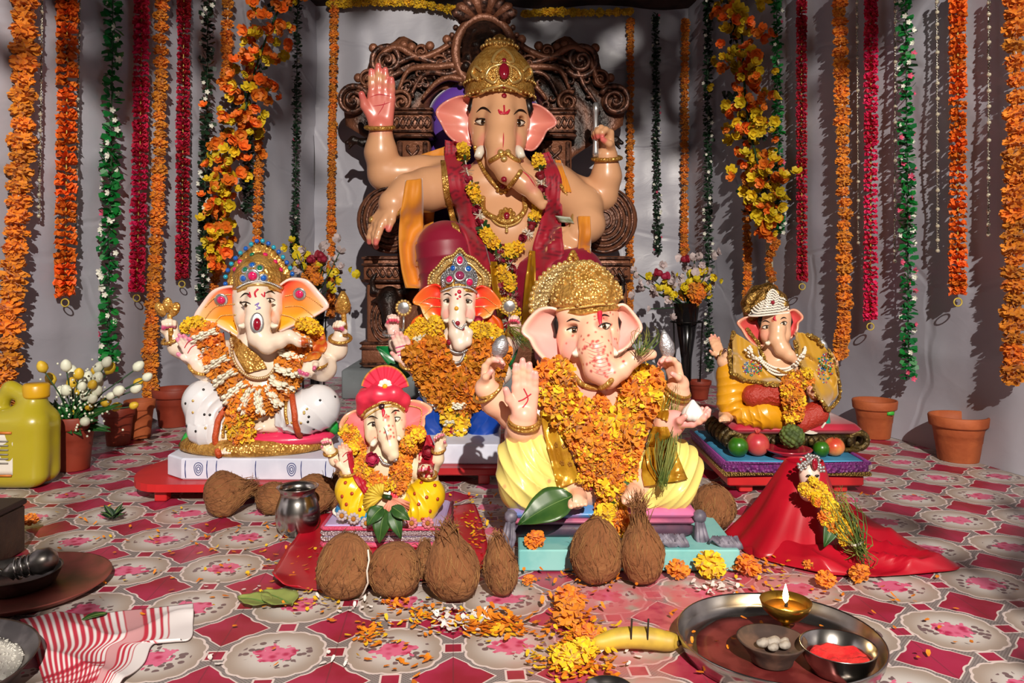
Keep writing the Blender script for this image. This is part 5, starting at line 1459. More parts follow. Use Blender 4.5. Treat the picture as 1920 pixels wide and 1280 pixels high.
m = MB().lathe([(I.r(a), I.r(b)) for a, b in prof], I.W(1102, 586, -2), 40, axis=Matrix.Rotation(-.1, 3, 'Y')); cr = m.build('crown', GOLD, I.root); I.bv.append(BVHTree.FromPolygons(m.v, m.f))
m = MB()
for k in range(420):
    t = random.random(); a = random.uniform(0, 2 * PI); i = min(int(t * 5), 4); f_ = t * 5 - i
    r_ = prof[3 + i][0] * (1 - f_) + prof[4 + i][0] * f_; z_ = prof[3 + i][1] * (1 - f_) + prof[4 + i][1] * f_
    m.ell(I.W(1102, 586, -2) + Matrix.Rotation(-.1, 3, 'Y') @ V((I.r(r_) * math.cos(a), I.r(r_) * math.sin(a), I.r(z_))), I.r(random.uniform(2.2, 4.6)), 6, 4)
m.build('crown_scrollwork', GOLDS, cr, kind='stuff')
I.chainbeads('crown_band', [(1046, 582), (1066, 578), (1094, 574), (1122, 570), (1152, 570)], 2.6, GOLDS, 44, parent=cr)
hc = I.W(1076, 572, -40)
rt = Matrix.Rotation(PI / 2, 3, 'X')
m = MB().lathe([(I.r(84), 0), (I.r(84), I.r(5)), (I.r(76), I.r(9)), (I.r(70), I.r(4)), (I.r(55), I.r(6)), (.001, I.r(6))], hc, 44, axis=rt); ho = m.build('halo_disc', M('pale_gilt'), I.root)
m = MB()
for i in range(46):
    a = 2 * PI * i / 46; m.ell(hc + V((I.r(83) * math.cos(a), -I.r(4), I.r(83) * math.sin(a))), I.r(5.2), 8, 5)
m.build('halo_beading', GOLDS, ho, kind='stuff')
for k in range(5): m = MB().ell(hc + V((I.r(-8 + k * 3), -I.r(4), I.r(84 + (5, 12, 17, 12, 5)[k]))), I.r(6), 8, 5).build('halo_tip', GOLD, ho)
# chest ornament, threads, bangles
I.chainbeads('chest_ornament', [(1078, 706), (1092, 720), (1112, 726), (1132, 724), (1146, 712)], 5, GOLD, 34, lift=3)
for a in ((912, 736, 4, 26, 10, .5), (918, 728, 4, 25, 10, .5), (983, 786, 66, 27, 10, 0), (983, 792, 66, 28, 10, 0), (1270, 730, 6, 25, 9, -.4), (1267, 738, 4, 26, 9, -.4), (1256, 792, 66, 8, 22, .2), (1250, 794, 64, 8, 23, .2)): I.ring(*a, 3, GOLD)
for pts in ([(982, 728), (990, 748), (980, 764)], [(972, 752), (982, 748), (996, 738)]): I.line('palm_mark', pts, 1.2, REDP, lift=.3)
GS = M('gold_foil_cloth', 'c99a2a', rough=.28, metal=.35, col2='a87418', nscale=26, bump=.25, bscale=40)
I.strip('foil_sash', [(1012, 770), (1022, 820), (1038, 880), (1046, 916)], [(1046, 768), (1060, 820), (1076, 870), (1090, 900)], GS, lift=7, fold=2.5, nf=1.5, dflt=40)
I.strip('foil_sash', [(1222, 800), (1212, 840), (1204, 880), (1208, 912)], [(1250, 800), (1266, 840), (1282, 880), (1290, 898)], GS, lift=9, fold=3.5, nf=2, dflt=60)
I.strip('foil_sash', [(1226, 690), (1236, 730), (1230, 780)], [(1238, 690), (1256, 740), (1250, 790)], GS, lift=4, dflt=10)
for k in range(9):
    a, b = 1032 + (k % 3) * 15 + (k // 3) * 11, 800 + (k // 3) * 34 + (k % 3) * 2
    l, n = I.hit(a, b); x, y = frame_of(n); R3 = Matrix((x, y, n)).transposed()
    m = MB()
    for j in range(5): m.ell(l + R3 @ V((I.r(3.2) * math.cos(j * 1.257), I.r(3.2) * math.sin(j * 1.257), I.r(.5))), (I.r(2.4), I.r(2.4), I.r(.7)), 6, 4, R3)
    m.build('sash_flower', M('sash_print', '8a5a18', rough=.4), I.root, kind='stuff')
SV = M('silver_foil', 'bcbcc0', rough=.3, metal=.8, bump=.4, bscale=150)
cc = I.W(938, 652, 24)
m = MB().lathe([(I.r(2), I.r(-22)), (I.r(12), I.r(-14)), (I.r(16), I.r(0)), (I.r(12), I.r(14)), (I.r(3), I.r(24))], cc, 16, axis=Matrix.Rotation(.25, 3, 'Y')); m.ell(cc + V((0, 0, I.r(-24))), I.r(7), 8, 5)
o = m.build('silver_bud', SV); props(o, 'silver ribbed bud held up in the pink statue\'s fist beside the blue statue', 'ornament')
cc = I.W(1250, 648, 26)
m = MB().lathe([(I.r(4), I.r(-28)), (I.r(13), I.r(-14)), (I.r(14), I.r(2)), (I.r(8), I.r(18)), (I.r(2), I.r(30))], cc, 16, axis=Matrix.Rotation(-.2, 3, 'Y'), squash=.6)
o = m.build('silver_conch', SV); props(o, 'silver shell held up in the pink statue\'s hand beside the flower vase', 'ornament')
m = MB(); cc = I.W(1299, 774, 104); n_ = 24; prof = [(13, -12), (17, -6), (18, 0), (14, 8), (7, 16), (2, 23)]
vs_ = []; 
for (r_, z_) in prof:
    for k in range(n_):
        a = 2 * PI * k / n_; rr = r_ * (1 + (.13 if k % 3 == 0 else -.05)); vs_.append(cc + V((I.r(rr * math.cos(a)), I.r(rr * math.sin(a)), I.r(z_))))
f_ = [(i * n_ + k, i * n_ + (k + 1) % n_, (i + 1) * n_ + (k + 1) % n_, (i + 1) * n_ + k) for i in range(5) for k in range(n_)] + [tuple(range(n_))[::-1], tuple(range(5 * n_, 6 * n_))]
o = mesh_obj('pleated_sweet', vs_, f_, M('white_sweet', 'e8e6e2', rough=.4)); props(o, 'white pleated dumpling sweet lying on the pink statue\'s open palm', 'sweet')

# ================================================================== RIGHT STATUE: yellow embroidered cape, on scrolled seat over a trimmed stool
zr = .098
xa, xb = P(1368, 0, 2.34).x, P(1626, 0, 2.34).x
stool('trimmed_stool', 'red wooden stool carrying the yellow caped statue', xa, xb, 2.36, 2.80, zr - .045, REDW, th_=.03, leg=.04, splay=.06)
tr = thing('trimmed_board', 'board with blue top and purple braid edge on the red stool', 'board', ((xa + xb) / 2, 2.58, zr - .045))
MB().box(((xa + xb) / 2, 2.58, zr - .0225), (xb - xa, .44, .045), bev=.004).build('board', M('blue_board_cloth', '3f8fb8', rough=.7, col2='357fa8', nscale=20), tr, smooth=False)
MB().box(((xa + xb) / 2, 2.578, zr - .024), (xb - xa + .02, .462, .038), bev=.006).build('purple_trim', M('purple_braid', '7a2a72', rough=.5, bump=.9, bscale=110, btype='voronoi', col2='5a2260', nscale=60), tr)
for z, r_, mt in ((zr - .036, .007, M('gold_braid', '9a7a3a', rough=.4, metal=.4, bump=.8, bscale=200, btype='voronoi')), (zr - .004, .006, M('magenta_braid', '8a3a8a', rough=.5, bump=.6, bscale=200))):
    MB().tube([(xa - .01, 2.8, z), (xa - .01, 2.347, z), (xb + .01, 2.347, z), (xb + .01, 2.8, z)], r_, 8).build('braid', mt, tr)
DG = M('antique_gilt', '3a2f1a', rough=.35, metal=.6, col2='6a5528', nscale=30, bump=.6, bscale=90)
I = Idol('elephant_headed_statue', 'elephant headed statue in a yellow embroidered cape and pearl tiara on red cushion', 2.58, (P(1455, 0, 2.58).x, 2.58, zr))
right = I
xs_, ys_ = P(1472, 0, 2.58).x, 2.60
hs = .07
S = Sdf()
sb = MB().box((xs_, ys_, zr + .034), (I.r(215), .27, .044), bev=.015); so = sb.build('scrolled_base', DG, I.root)
for q in (-1, 1):
    for k in range(6):
        MB().tube([V((xs_ + q * I.r(112) + .026 * math.cos(a) * q, ys_ - .12 + k * .045, zr + .034 + .024 * math.sin(a))) for a in [2 * PI * i / 16 for i in range(16)]], .011, 8, closed=True).build('scroll_rib', DG, so)
for k in range(12): MB().ell((xs_ + I.r(-95 + k * 17), ys_ - .137, zr + .034), (.012, .01, .014), 8, 6).build('base_boss', DG, so)
MB().box((xs_, ys_, zr + .007), (I.r(225), .28, .014), bev=.005).build('base_foot', DG, so)
MB().box((xs_, ys_, zr + hs), (I.r(232), .28, .03), bev=.014).build('red_cushion', M('red_cushion', 'ae1634', rough=.5, sheen=.3), I.root)
SK = lin('dfae8a')
I.el(1452, 612, 2, 29, 38, 30, 7); I.el(1452, 594, -2, 30, 26, 30, 7)
for q in (-1, 1): I.el(1454 + q * 14, 628, 16, 14, 16, 14, 6)
I.ch([(1456, 596, 22, 12), (1458, 615, 30, 13.5), (1457, 636, 36, 14), (1466, 654, 42, 13), (1480, 666, 46, 10), (1489, 674, 46, 7)], 5)
I.ch([(1452, 640, 0, 24), (1456, 670, 0, 36)], 8)
I.el(1458, 700, 0, 62, 44, 38, 12); I.el(1458, 750, 8, 58, 46, 44, 12)
I.ch([(1405, 680, -12, 18), (1366, 690, -10, 15), (1352, 668, 0, 11)], 6)
I.hand(1352, 668, 0, (-.45, -.1, 1), (.3, -1, 0), 48, curls=(.1, .1, .15, .2), thumb=1, tdir=(.6, .7, .2), fat=1.1, tipc=lin('e09a88'))
I.ch([(1408, 690, 4, 20), (1372, 700, 24, 17), (1358, 678, 34, 12), (1366, 668, 38, 10)], 6)
I.hand(1360, 668, 38, (.9, -.3, -.05), (0, -.4, -1), 42, curls=(.6, .7, .7, .8), thumb=-1, tdir=(.7, .4, .4), fat=1.3)
I.ch([(1508, 682, -12, 18), (1550, 710, -10, 15), (1560, 690, 0, 12)], 6)
I.hand(1560, 692, 0, (-.2, -.1, 1), (-.8, -.5, 0), 44, curls=(.3, .4, .4, .5), thumb=-1, fat=1.2)
I.ch([(1508, 692, 4, 20), (1542, 735, 24, 16), (1530, 740, 46, 12)], 6)
I.hand(1534, 742, 46, (-.75, -.5, .2), (-.1, -.5, .85), 44, curls=(.5, .5, .5, .6), thumb=1, fat=1.25, tipc=lin('e09a88'))
I.dab(1432, 628, 28, 15, 'ea8f80', .5); I.dab(1450, 600, 32, 5, 'b8301e', .7)
I.foot(1360, 780, 46, (-.3, 1), 44); I.ch([(1370, 762, 36, 17), (1362, 778, 44, 14)], 6)
I.mesh('body', 1.15, SK, bodymat('skin_right_statue'))
S = Sdf()
I.el(1458, 785, 0, 88, 24, 52, 8, S=S)
I.ch([(1440, 770, 6, 30), (1374, 704, 34, 28), (1368, 755, 42, 24)], 9, S=S)
I.ch([(1470, 780, 10, 30), (1500, 782, 40, 28), (1430, 776, 60, 26), (1395, 780, 56, 18)], 9, S=S)
I.mesh('dhoti', 1.2, 'dc9a18', M('marigold_silk_paint', vcol=True, rough=.33, coat=.2), S=S, dabs=[], folds=[(1372, 790, 50, 14, 2.6, 90), (1400, 790, 60, 14, 2.6, 60)])
S = Sdf(); I.ch([(1412, 742, 62, 20), (1450, 736, 66, 22), (1490, 745, 60, 20)], 8, S=S); I.ch([(1500, 790, 56, 22), (1530, 775, 54, 22)], 8, S=S)
I.mesh('red_wrap', 1.2, 'a83020', M('red_brocade', vcol=True, rough=.45, bump=.5, bscale=160), S=S, dabs=[], folds=[(1450, 760, 70, 9, 1.6, 80)])
S = Sdf(); I.ch([(1538, 765, 40, 14), (1544, 790, 44, 12)], 5, S=S); I.mesh('green_wrap', 1.2, '0f8a72', PAINT, S=S, dabs=[])
def yrear(u, v, b): return tuple(np.array(lin('c83a44')) * (1 - u * .3) + np.array(lin('d87a5a')) * u * .3) if u < .9 else lin('e09a80')
I.ear([(1428, 598), (1424, 612), (1425, 626), (1430, 640)], [(1426, 596), (1412, 594), (1396, 596), (1383, 605), (1392, 618), (1402, 634), (1416, 646), (1430, 646)], yrear, rip=1.4, nr=3, o0=0, o1=8, th=3)
I.ear([(1476, 592), (1480, 604), (1480, 616), (1476, 628)], [(1477, 590), (1484, 582), (1494, 582), (1505, 594), (1496, 604), (1494, 618), (1486, 630), (1476, 634)], yrear, rip=1.4, nr=3, o0=0, o1=8, th=3)
I.eye(1437, 613, 7.5, 4, iris='4a3420', tilt=.0, gaze=(.1, -.1)); I.eye(1469, 606, 7, 4, iris='4a3420', tilt=.2, gaze=(-.1, -.1))
I.line('eyebrow', [(1429, 604), (1436, 601), (1444, 605)], 1.2, BLACK, lift=.4, taper=True); I.line('eyebrow', [(1463, 599), (1469, 595), (1475, 597)], 1.2, BLACK, lift=.4, taper=True)
I.line('forehead_mark', [(1454, 592), (1452, 597), (1456, 602)], 2.4, REDP, lift=.4, taper=True)
MB().tube([I.W(1444, 640, 32), I.W(1439, 644, 40), I.W(1436, 642, 44)], [I.r(4), I.r(4), I.r(1.5)], 8).build('tusk', IVORY, I.root)
for q in (-1, 1): MB().tube([I.W(1453 + q * 26, 590, 10), I.W(1453 + q * 29, 604, 8), I.W(1453 + q * 27, 616, 6)], [I.r(4), I.r(5), I.r(2)], 8).build('hair', BLACK, I.root)
# gold crinkled turban behind a pearl tiara
m = MB(); GC = M('crinkled_gold', 'b08a48', rough=.22, metal=.8, bump=1.0, bscale=90, col2='6a4a1c', nscale=30)
S = Sdf()
I.el(1440, 575, -8, 36, 26, 30, 6, S=S); I.ch([(1408, 590, -6, 14), (1404, 570, -4, 14), (1418, 550, -4, 14), (1440, 545, -4, 14), (1464, 560, -6, 12)], 6, S=S)
for k in range(26):
    a = random.uniform(0, PI); I.el(1436 + 36 * math.cos(a), 582 - 38 * math.sin(a), random.uniform(-10, 16), 8, 8, 8, 3, S=S)
v, q = S.mesh(I.r(1.3)); quads_obj('gold_turban', v, q, GC, I.root); I.bv.append(BVHTree.FromPolygons([tuple(a) for a in v], [tuple(int(i) for i in f) for f in q]))
pl = catmull([(1404, 590), (1414, 576), (1428, 566), (1436, 562), (1440, 550), (1448, 543), (1456, 548), (1462, 558), (1470, 560), (1476, 570), (1479, 584)], 33)
bt = catmull([(1405, 592), (1420, 592), (1440, 590), (1460, 588), (1479, 586)], 33)
g = [[I.W(*(bt[i] * (1 - t) + pl[i] * t), 34 - 8 * t - 18 * abs(i / 32 - .5) ** 2 * 4) for i in range(33)] for t in (0, .33, .66, 1)]
du = g[-1][16] - g[0][16]; dv = g[2][-1] - g[2][0]
if du.cross(dv).y > 0: g = g[::-1]
to = MB().sheet(g, I.r(3)).build('pearl_tiara', SILV, I.root)
m = MB()
for i in range(33):
    for t in np.linspace(0, 1, max(2, int(np.linalg.norm(pl[i] - bt[i]) / 4.2))):
        p = bt[i] * (1 - t) + pl[i] * t; m.ell(I.W(*p, 36 - 8 * t - 18 * abs(i / 32 - .5) ** 2 * 4), I.r(2), 6, 4)
m.build('pearls', PEARL, to, kind='stuff'); MB().ell(I.W(1449, 567, 34), I.r(4), 10, 6).build('tiara_jewel', REDJ, to)
# embroidered cape
CY = M('cape_cloth', vcol=True, rough=.5, sheen=.4)
def capec(u, v, b):
    if u > .86 or v > .95: return lin('a8823a')
    return lin('b98a1a')
GLT = M('gold_lace', 'b08c44', rough=.35, metal=.6, bump=.9, bscale=120, btype='voronoi')
I.strip('cape', [(1372, 620), (1374, 660), (1376, 700), (1386, 708)], [(1420, 650), (1436, 690), (1470, 718), (1478, 722)], CY, lift=8, fold=2, nf=2.5, dflt=20, colf=capec, nu=16, nv=36)
I.strip('cape', [(1490, 622), (1496, 660), (1510, 700), (1548, 768)], [(1516, 626), (1546, 650), (1566, 690), (1572, 740)], CY, lift=10, fold=2, nf=2, dflt=18, colf=capec, nu=16, nv=36)
for pts in ([(1374, 700), (1400, 712), (1440, 722), (1478, 724)], [(1376, 622), (1368, 660), (1372, 698)], [(1400, 618), (1424, 650), (1442, 690), (1476, 718)], [(1516, 626), (1548, 652), (1568, 692), (1574, 742), (1552, 770)], [(1492, 640), (1500, 680), (1520, 720), (1550, 768)]):
    I.chainbeads('gold_lace_edge', pts, 4, GLT, 44, lift=3, jitter=1)
for cx, cy, rx, ry in ((1410, 690, 18, 15), (1546, 690, 16, 28)):
    for col in ('1a5a9a', '0f8a5a', 'b02a4a', 'c8b8a0'):
        m = MB()
        for k in range(26):
            a = random.uniform(0, 2 * PI); t = random.random() ** .5
            l, n = I.hit(cx + rx * t * math.cos(a), cy + ry * t * math.sin(a), 0, 20); m.ell(l + V((0, -I.r(1.5), 0)), I.r(1.7), 5, 4)
        m.build('embroidery_beads', M('bead_' + col, col, rough=.15, coat=.5), I.root, kind='stuff')
for k in range(3): I.chainbeads('pearl_string', [(1396 + k * 3, 655 - k * 3), (1420, 676 - k * 4), (1450, 700 - k * 6), (1478, 698 - k * 5), (1500, 672 - k * 4), (1508, 656 - k * 3)], 2.4, PEARL, 52, lift=8)
I.chainbeads('garnet_pendant', [(1458, 692), (1470, 698), (1484, 694)], 3, GOLD, 10, lift=9)
I.ring(1352, 672, 2, 12, 6, -.4, 2.4, M('dark_bangle', '4a2010', rough=.3), n=20); I.ring(1362, 668, 38, 5, 12, .1, 2.4, M('dark_bangle')); I.ring(1356, 670, 36, 5, 12, .1, 1.8, GOLD)
o = MB().lathe([(I.r(2), I.r(-14)), (I.r(7), I.r(-4)), (I.r(7), I.r(4)), (I.r(1), I.r(16))], I.W(1544, 648, 6), 12, axis=Matrix.Rotation(-.3, 3, 'Y')).build('silver_bud', SV); props(o, 'small silver bud held behind the yellow caped statue\'s shoulder', 'ornament')
for k in range(3):
    c_ = catmull([(1482 + k * 4, 776), (1500, 800 + k * 3), (1530, 808 + k * 2), (1548, 792)], 16)
    MB().tube([I.W(p[0], p[1], 66 + 3 * math.sin(i)) for i, p in enumerate(c_)], I.r(1.6), 5).build('white_thread', M('thread_white', 'd8d0c4', rough=.8), I.root)
# ================================================================== FLOWERS (meshes shared by their copies)
def petal(m, c, out, up, L, wd, curl=.3, notch=False, ruff=0.0):
    side = out.cross(up).normalized()
    pts = []
    for t, ww in ((0, .35), (.55, 1.0), (1.0, .72)):
        q = c + out * (L * t) + up * (curl * L * t * t)
        rz = up * (ruff * L * random.uniform(-1, 1))
        pts += [q - side * wd * ww * .5 + rz, q + side * wd * ww * .5 - rz]
    m.add(pts, [(0, 1, 3, 2), (2, 3, 5, 4)])
def marigold(seed, n=84):
    random.seed(seed); m = MB().ell((0, 0, 0), .62, 8, 5)
    for i in range(n):
        z = 1 - 2 * (i + .5) / n; a = i * 2.39996 + random.uniform(-.2, .2); r_ = math.sqrt(1 - z * z)
        d = V((r_ * math.cos(a), r_ * math.sin(a), z)); t = d.cross(V((random.uniform(-1, 1), random.uniform(-1, 1), random.uniform(-1, 1)))).normalized()
        petal(m, d * .45, (d + t * .25).normalized(), t, random.uniform(.44, .58), random.uniform(.34, .44), curl=random.uniform(-.1, .7), ruff=.16)
    return m
def to_mesh(name, m, mat, smooth=False):
    me = bpy.data.meshes.new(name); me.from_pydata([tuple(x) for x in m.v], [], m.f); me.materials.append(mat)
    if smooth: me.polygons.foreach_set('use_smooth', [True] * len(me.polygons))
    me.update(); return me
def remat(me, mat, name=None):
    c = me.copy(); c.materials.clear(); c.materials.append(mat)
    if name: c.name = name
    return c
MO = M('marigold_orange', 'd87e0c', rough=.7, rnd=.35, sheen=.2); MY = M('marigold_yellow', 'e8bc10', rough=.7, rnd=.25, sheen=.2)
MB_ = M('marigold_ochre', 'c47a14', rough=.75, rnd=.35); MF = M('frill_orange', 'dc6416', rough=.6, rnd=.4)
MW = M('jasmine_white', 'e6e0cc', rough=.6, rnd=.15); MR = M('rose_crimson', '8a0c2c', rough=.6, rnd=.3); MP = M('petal_magenta', 'b02450', rough=.6, rnd=.3)
LEAF = M('fresh_leaf', '28521c', rough=.45, rnd=.5, col2='1c3c14', nscale=30)
mg = [to_mesh('marigold_mesh', marigold(s_), MO) for s_ in (1, 2, 3)]
mgy = [remat(x, MY) for x in mg]; mgb = [remat(x, MB_) for x in mg]
def jasmine():
    random.seed(5); m = MB()
    for i in range(34):
        a = random.uniform(0, 2 * PI); z = random.uniform(-.35, .35); d = V((math.cos(a), math.sin(a), z * .5)).normalized()
        m.ell(V((0, 0, z)) + d * random.uniform(.5, .74), (.2, .2, .24), 5, 4, d.to_track_quat('Z', 'Y').to_matrix())
    m.ell((0, 0, 0), (.6, .6, .4), 8, 4); return m
jas = to_mesh('jasmine_mesh', jasmine(), MW, True)
def rosebud():
    random.seed(8); m = MB().ell((0, 0, 0), (.55, .55, .6), 8, 6)
    for i in range(16):
        a = i * 2.4; d = V((math.cos(a), math.sin(a), .35 + .05 * i)).normalized(); petal(m, d * .2, d, d.cross(V((0, 0, 1))).cross(d).normalized(), .7, .8, curl=.35)
    return m
ros = to_mesh('rose_mesh', rosebud(), MR); rosp = remat(ros, MP)
def spiky():
    random.seed(9); m = MB()
    for i in range(40):
        d = V((random.gauss(0, 1), random.gauss(0, 1), random.gauss(0, .6))).normalized(); t = frame_of(d)[0]
        petal(m, d * .15, d, t, random.uniform(.7, 1.0), .12, curl=random.uniform(-.3, .3))
    return m
spk = to_mesh('tuberose_mesh', spiky(), MW)
def leafbunch():
    random.seed(10); m = MB()
    for i in range(6):
        a = i * 1.05 + random.uniform(-.2, .2); d = V((math.cos(a), math.sin(a), random.uniform(-.3, .5))).normalized(); t = frame_of(d)[1]
        petal(m, d * .1, d, t, 1.0, .55, curl=random.uniform(-.3, .4))
    return m
lfb = to_mesh('leaf_bunch_mesh', leafbunch(), LEAF)
random.seed(21)
def worn(I, label, path, n, size, kinds, rows=1, spread=0, group=None, name='flower_garland', lift=.45, dflt=30, sz=None, cat='garland', maxo=None, avoid=None):
    """a flower garland lying on a statue: (mesh, child name, relative size) kinds cycle along the path"""
    c = catmull(path, n); p0 = I.hit(c[0][0], c[0][1], 0, dflt)[0]
    t = thing(name, label, cat, p0, group)
    pts = []
    for i, p in enumerate(c):
        for k in range(rows):
            q = (k - (rows - 1) / 2) * spread
            a = c[min(i + 1, n - 1)] - c[max(i - 1, 0)]; a = a[:2] / (np.linalg.norm(a[:2]) + 1e-9)
            x, y = p[0] - a[1] * q + random.uniform(-1.5, 1.5), p[1] + a[0] * q + random.uniform(-1.5, 1.5)
            me, nm, rel = kinds[(i + (0 if len(kinds) > 1 and kinds[1][0] is jas else k * 2)) % len(kinds)]
            if isinstance(me, list): me = random.choice(me)
            s_ = (sz(i / (n - 1)) if sz else size) * rel * random.uniform(.88, 1.12)
            l, nn = I.hit(x, y, 0, dflt)
            if maxo is not None and y < 400 and l.y < I.d0 - maxo / I.k: l = P(x, y, I.d0 - maxo / I.k)
            if avoid and avoid[0] < x < avoid[2] and avoid[1] < y < avoid[3] and l.y < I.d0 - avoid[4] / I.k: l = P(x, y, I.d0 - avoid[4] / I.k)
            l = l + V((0, -I.r(s_ * (lift + (.5 if me is jas else 0))), 0))
            al = V((a[0], 0, -a[1])); q_ = al.to_track_quat('Z', 'Y').to_euler() if me is jas else (random.uniform(0, 6), random.uniform(0, 6), random.uniform(0, 6))
            sc = (I.r(s_), I.r(s_), I.r(s_ * .6)) if me is jas else I.r(s_)
            inst(nm, me, l, q_, sc, t); pts.append(l)
    st = pts[::rows]
    MB().tube(st, I.r(1.2), 5).build('string', M('thread_white', 'd8d0c4', rough=.8), t)
    return t
O = (mg, 'marigold', 1.0); Y = (mgy, 'marigold', 1.0); B = (mgb, 'marigold', 1.0); J = (jas, 'jasmine_band', 1.0); RS = (ros, 'rose', .9); RP = (rosp, 'rose', .9); LF = (lfb, 'leaf_bunch', 1.0); SP = (spk, 'tuberose', 1.0)
# great statue
I = big
worn(I, 'long garland of yellow marigold, dark roses and tuberose on the great throned statue', [(868, 278), (874, 310), (886, 350), (896, 385), (906, 425), (928, 462), (950, 478), (972, 462), (994, 428), (1008, 390), (1014, 340), (1008, 300)], 42, 12, [Y, Y, Y, LF, RS, SP, RS, LF], lift=.8, maxo=58)
worn(I, 'lower tassel of yellow marigold and dark roses hanging from the great statue\'s garland', [(948, 470), (950, 510), (952, 545), (956, 580), (960, 620)], 18, 14, [Y, LF, RS, SP, RS, LF, Y], rows=2, spread=12, lift=.8, name='garland_tassel')
# pearl statue
I = pearl
worn(I, 'orange marigold and white jasmine garland on the pearl white statue', [(388, 622), (398, 648), (412, 680), (430, 710), (452, 738), (482, 752), (512, 745), (534, 722), (546, 692), (556, 658), (572, 626)], 36, 19, [(mg, 'marigold', 1.05), (jas, 'jasmine_band', 1.12), (mg, 'marigold', 1.0)], rows=2, spread=17, lift=.5, avoid=(520, 590, 620, 668, 25))
worn(I, 'yellow marigold end flowers on the pearl white statue\'s shoulders', [(352, 612), (372, 606), (386, 616)], 5, 15, [Y]); worn(I, 'yellow marigold tuft beside the pearl white statue\'s trunk tip', [(566, 608), (580, 606), (594, 618)], 5, 14, [Y], avoid=(520, 590, 620, 668, 25))
worn(I, 'hanging string of yellow and orange marigold on the pearl white statue\'s lap', [(455, 742), (458, 762), (455, 782), (456, 800), (460, 812)], 8, 19, [Y, O, O, Y], rows=2, spread=14, lift=.7)
worn(I, 'yellow and orange marigold cluster at the pearl white statue\'s waist', [(498, 748), (515, 735), (528, 730), (540, 722), (552, 700)], 7, 14, [O, Y])
# blue statue
I = blue
worn(I, 'broad ochre marigold garland on the blue garmented statue', [(796, 655), (812, 690), (834, 726), (858, 742), (886, 726), (908, 690), (920, 655)], 20, 23, [B, B, O], rows=3, spread=19, lift=.5)
worn(I, 'yellow marigold and jasmine shoulder string nearest the turban on the blue statue', [(772, 628), (790, 616), (812, 606), (818, 616)], 8, 14, [Y], rows=2, spread=8); worn(I, 'yellow marigold and jasmine shoulder string beside the silver bud on the blue statue', [(895, 620), (912, 618), (932, 632)], 7, 14, [Y], rows=2, spread=8)
worn(I, 'jasmine band below the blue statue\'s marigold shoulder', [(782, 640), (802, 634), (820, 628)], 6, 12, [J]); worn(I, 'jasmine band beside the blue statue\'s silver disc shoulder', [(896, 640), (914, 638), (934, 648)], 6, 12, [J])
worn(I, 'thin orange marigold string crossing the blue statue\'s chest', [(822, 612), (830, 640), (838, 668), (848, 690), (862, 696), (880, 672), (890, 645)], 18, 9, [O, O, Y], lift=.9)
worn(I, 'hanging tassel of yellow marigold, jasmine and roses below the blue statue\'s garland', [(852, 755), (852, 772), (854, 790), (856, 808), (858, 826)], 10, 18, [J, RS, Y, RS, LF, Y], rows=2, spread=16, lift=.8)
inst_r = thing('magenta_rose', 'magenta rose tucked behind the blue statue\'s ear', 'flower', I.hit(897, 602)[0]); inst('rose_head', rosp, I.hit(897, 602)[0] + V((0, -I.r(8), 0)), (1.2, 0, 0), I.r(13), inst_r)
# turbaned statue
I = turb
worn(I, 'orange and yellow marigold string on the turbaned statue, blessing hand side', [(655, 806), (666, 830), (674, 858), (684, 880), (704, 900), (716, 908)], 16, 13, [O, Y, Y, O], rows=2, spread=11)
worn(I, 'orange and yellow marigold string on the turbaned statue, fist side', [(780, 808), (772, 830), (760, 848), (754, 872), (752, 892), (744, 908)], 16, 14, [O, Y, O, O], rows=2, spread=12)
for a, b, l_ in ((700, 858, 'crushed magenta rose on the turbaned statue\'s chest'), (804, 845, 'dark rose behind the turbaned statue\'s fist')):
    t = thing('rose', l_, 'flower', I.hit(a, b)[0]); inst('rose_head', rosp if a < 750 else ros, I.hit(a, b)[0] + V((0, -I.r(6), 0)), (1.4, .3, 0), I.r(17), t)
# pink statue
I = front
worn(I, 'thick orange and yellow marigold strand on the pink statue below its blessing side ear', [(1036, 692), (1042, 718), (1052, 748), (1070, 775), (1092, 795)], 9, 28, [O, Y, O, Y], rows=2, spread=26, lift=.6)
worn(I, 'thick orange and yellow marigold strand on the pink statue below its trunk tip', [(1206, 704), (1201, 726), (1194, 752), (1178, 782), (1160, 800)], 9, 28, [O, O, Y, Y], rows=2, spread=28, lift=.6)
worn(I, 'heap of orange marigold petals and heads over the pink statue\'s belly', [(1092, 770), (1108, 800), (1128, 830), (1140, 862), (1140, 890)], 12, 20, [O, O, Y], rows=4, spread=24, lift=.5)
worn(I, 'orange marigold heap edge on the pink statue\'s belly beside the foil sash', [(1180, 780), (1172, 810), (1166, 840), (1160, 870)], 8, 19, [O], rows=3, spread=18, lift=.5)
worn(I, 'lower orange marigolds with leaves between the pink statue\'s feet', [(1136, 890), (1146, 910), (1140, 935), (1144, 960), (1152, 982)], 8, 22, [O, LF, O, Y], rows=2, spread=18, lift=1.2, dflt=90)
worn(I, 'scattered roses and marigold petals in the pink statue\'s lap', [(1090, 892), (1110, 905), (1120, 885), (1150, 900), (1175, 892)], 14, 9, [O, RP, Y, RS], rows=2, spread=10, lift=.8)
worn(I, 'small orange marigolds on the pink statue\'s shoulder by its trunk tip', [(1188, 696), (1204, 700), (1216, 712)], 6, 11, [O, B], rows=2, spread=10, avoid=(1140, 630, 1250, 705, 40))
# caped statue
I = right
worn(I, 'orange marigold string on the yellow caped statue\'s lap', [(1510, 706), (1490, 712), (1476, 722), (1484, 740), (1482, 762), (1484, 778)], 13, 14, [O, O, Y], rows=2, spread=12, lift=.9, dflt=60)

